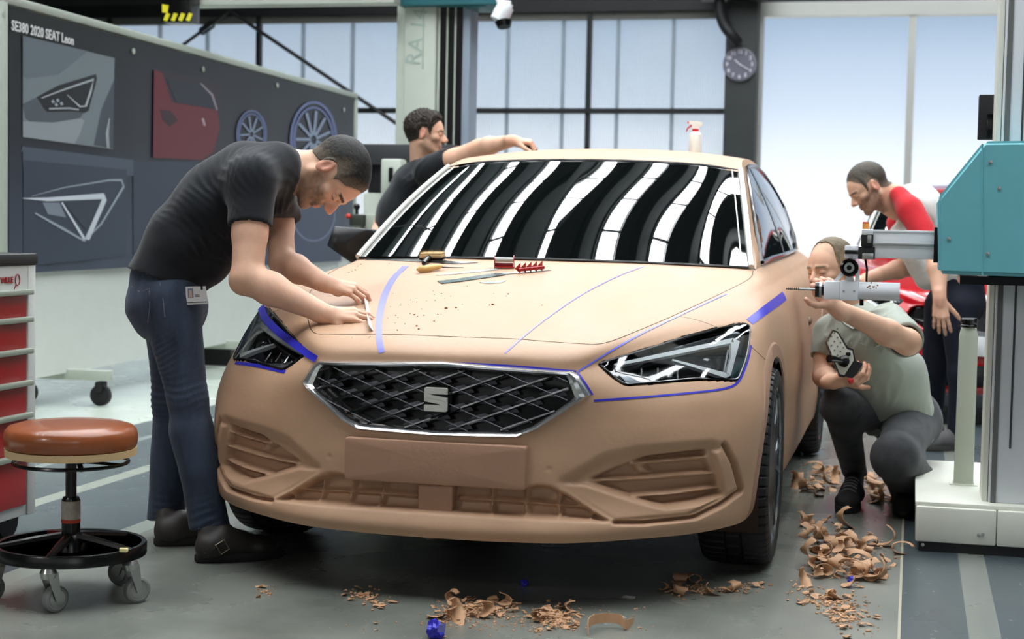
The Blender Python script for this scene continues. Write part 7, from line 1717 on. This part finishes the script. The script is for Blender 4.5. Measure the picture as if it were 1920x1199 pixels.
def scatter(label, group, poly, nr, nf, nl, zmax, seed, smin=.7, smax=1.15):
    rnd = random.Random(seed); xs_ = [p[0] for p in poly]; ys_ = [p[1] for p in poly]; cxp, cyp = sum(xs_) / len(xs_), sum(ys_) / len(ys_)
    def pick():
        while True:
            x, y = rnd.uniform(min(xs_), max(xs_)), rnd.uniform(min(ys_), max(ys_))
            if in_poly(np.array([x]), np.array([y]), poly)[0]: return x, y
    for i in range(nr + nf):
        x, y = pick(); g = PZ(x, y, 0); rib = i < nr; me = RIB[rnd.randrange(8)] if rib else FLK[rnd.randrange(5)]
        o = bpy.data.objects.new('clay_shaving' if rib else 'clay_flake', me); COL.objects.link(o); s_ = rnd.uniform(smin, smax) * (1 if rib else rnd.uniform(.012, .026))
        dc = min(1, math.hypot((x - cxp) / (max(xs_) - min(xs_)), (y - cyp) / (max(ys_) - min(ys_))) * 2.2); o.scale = (s_, s_, s_)
        o.location = (g.x, g.y, rnd.uniform(0, zmax) * (1 - dc)); o.scale = (s_, s_ * (1.7 if rib else 1), s_ * (.55 if rib else 1)); o.rotation_euler = (rnd.uniform(-.35, .35) if rib else rnd.uniform(-.2, .2), rnd.uniform(-.25, .25), rnd.uniform(0, 6.28)); tag(o, label, 'clay shaving', group)
    if nl:
        mb = MB()
        for i in range(int(nl * 2.6)):
            x, y = pick()
            if i % 3: x = (x + cxp) / 2; y = (y + cyp) / 2
            g = PZ(x + rnd.uniform(-12, 12), y + rnd.uniform(-4, 4), 0); r = .0012 + .0055 * rnd.random() ** 2.2 * smax; me = LUMPS[rnd.randrange(4)]; a = rnd.uniform(0, 6); ca_, sa_ = math.cos(a), math.sin(a)
            mb.add([Vector((g.x + (v.co.x * ca_ - v.co.y * sa_) * r, g.y + (v.co.x * sa_ + v.co.y * ca_) * r, max(0, (v.co.z + .5) * r))) for v in me.vertices], [tuple(p.vertices) for p in me.polygons])
        o = mb.build('clay_crumbs', M_sh, None, fixn=False); tag(o, 'fine clay crumbs and dust around ' + label.split(' in ', 1)[-1].split(' on ', 1)[-1], 'clay crumbs', kind='stuff')
scatter('curled clay shaving in the far pile between front wheel and crouching person', 'shavings in the far pile', [(1490, 880), (1530, 868), (1570, 890), (1572, 925), (1530, 935), (1492, 915)], 16, 8, 50, .05, 1)
scatter('curled clay shaving in the small pile between the crouching person\'s feet', 'shavings between the feet', [(1618, 900), (1650, 892), (1672, 910), (1670, 945), (1625, 945)], 10, 5, 30, .05, 2)
scatter('curled clay shaving in the large heap right of the front wheel', 'shavings in the large heap', [(1500, 985), (1560, 975), (1640, 1005), (1690, 1040), (1660, 1085), (1600, 1110), (1520, 1100), (1490, 1085), (1530, 1050), (1500, 1015)], 46, 26, 160, .055, 3)
scatter('clay flake in the loose spread below the large heap', 'flakes below the large heap', [(1480, 1085), (1600, 1110), (1640, 1130), (1650, 1195), (1580, 1199), (1540, 1150), (1470, 1120)], 6, 26, 220, .01, 4, .5, .95)
scatter('broken clay flake in the crumbly pile at the bottom centre', 'flakes at the bottom centre', [(790, 1150), (840, 1128), (900, 1120), (960, 1130), (985, 1145), (960, 1158), (880, 1165), (820, 1172)], 8, 34, 260, .03, 5, .6, 1.1)
scatter('broken clay flake in the second pile right of bottom centre', 'flakes right of bottom centre', [(1000, 1140), (1040, 1132), (1095, 1155), (1075, 1180), (1010, 1185), (990, 1165)], 5, 20, 160, .025, 6, .6, 1.05)
scatter('clay curl in the row of scraps in front of the front wheel', 'scraps before the front wheel', [(1230, 1110), (1255, 1092), (1300, 1092), (1330, 1110), (1460, 1090), (1470, 1105), (1380, 1118), (1290, 1125)], 8, 10, 90, .015, 7, .6, 1.0)
scatter('flat clay flake on the floor near the boot of the bending person', 'flakes near the boots', [(475, 1100), (515, 1100), (520, 1118), (480, 1122)], 0, 5, 12, .004, 8, .6, .9)
scatter('flat clay flake in the small group left of bottom centre', 'flakes left of bottom centre', [(640, 1108), (690, 1100), (725, 1110), (745, 1140), (700, 1145), (650, 1125)], 0, 12, 40, .008, 9, .6, 1.0)
scatter('loose clay flake on the open floor at bottom', 'loose flakes on open floor', [(1120, 1130), (1220, 1120), (1230, 1190), (1120, 1190), (760, 1199), (600, 1180), (700, 1160)], 0, 8, 120, .0, 10, .3, .6)
# single curled strip at the bottom
sp1_ = [PZ(1103, 1192, .002), PZ(1105, 1168, .03), PZ(1130, 1160, .028), PZ(1160, 1162, .026), PZ(1172, 1172, .018), PZ(1188, 1168, .002)]
q = catmull(sp1_, 6); rows = [[p + Vector((0, 0, -.013 + max(0, .013 - p.z))) for p in q], [p + Vector((0, .004, .013)) for p in q]]
tag(MB().sheet(rows, .002).build('clay_shaving', M_sh), 'long bent clay strip standing on edge at bottom centre', 'clay shaving')
# blue tape scraps on the floor
def wad(px, py, r, label, h0=0.0):
    c = PZ(px, py, 0) + Vector((0, 0, r * .8)); bm = bmesh.new(); bmesh.ops.create_icosphere(bm, subdivisions=3, radius=r)
    for v in bm.verts: v.co = v.co * (1 + .55 * noise.noise(v.co / r * 1.6 + Vector((px, 0, 0))))
    for v in bm.verts: v.co.z = max(v.co.z, -r * .8)
    me = bpy.data.meshes.new('tape_wad'); bm.to_mesh(me); bm.free(); o = bpy.data.objects.new('tape_wad', me); COL.objects.link(o); o.location = c; me.materials.append(M_tape); tag(o, label, 'tape wad')
wad(816, 1196, .024, 'crumpled blue and white tape wad at the bottom edge'); wad(983, 1100, .012, 'small crumpled blue tape ball in the shadow under the car'); wad(1596, 1092, .010, 'tiny blue tape ball among the clay shavings')
tag(MB().sheet([[PZ(820, 1186, .03), PZ(834, 1186, .03)], [PZ(822, 1172, .055), PZ(836, 1170, .06)]], .0006).build('tape_scrap', M_tapel), 'flat translucent blue tape scrap sticking up from the wad', 'tape scrap')
tag(MB().sheet([[PZ(1165, 1120, .002), PZ(1190, 1123, .002)], [PZ(1172, 1117, .002), PZ(1192, 1119, .002)]], .0008).build('paper_scrap', mat('paper_white', rgb(210, 212, 214), .6)), 'small white paper scrap on the dark floor under the bumper', 'paper')
print('OBJECTS', len(bpy.data.objects))
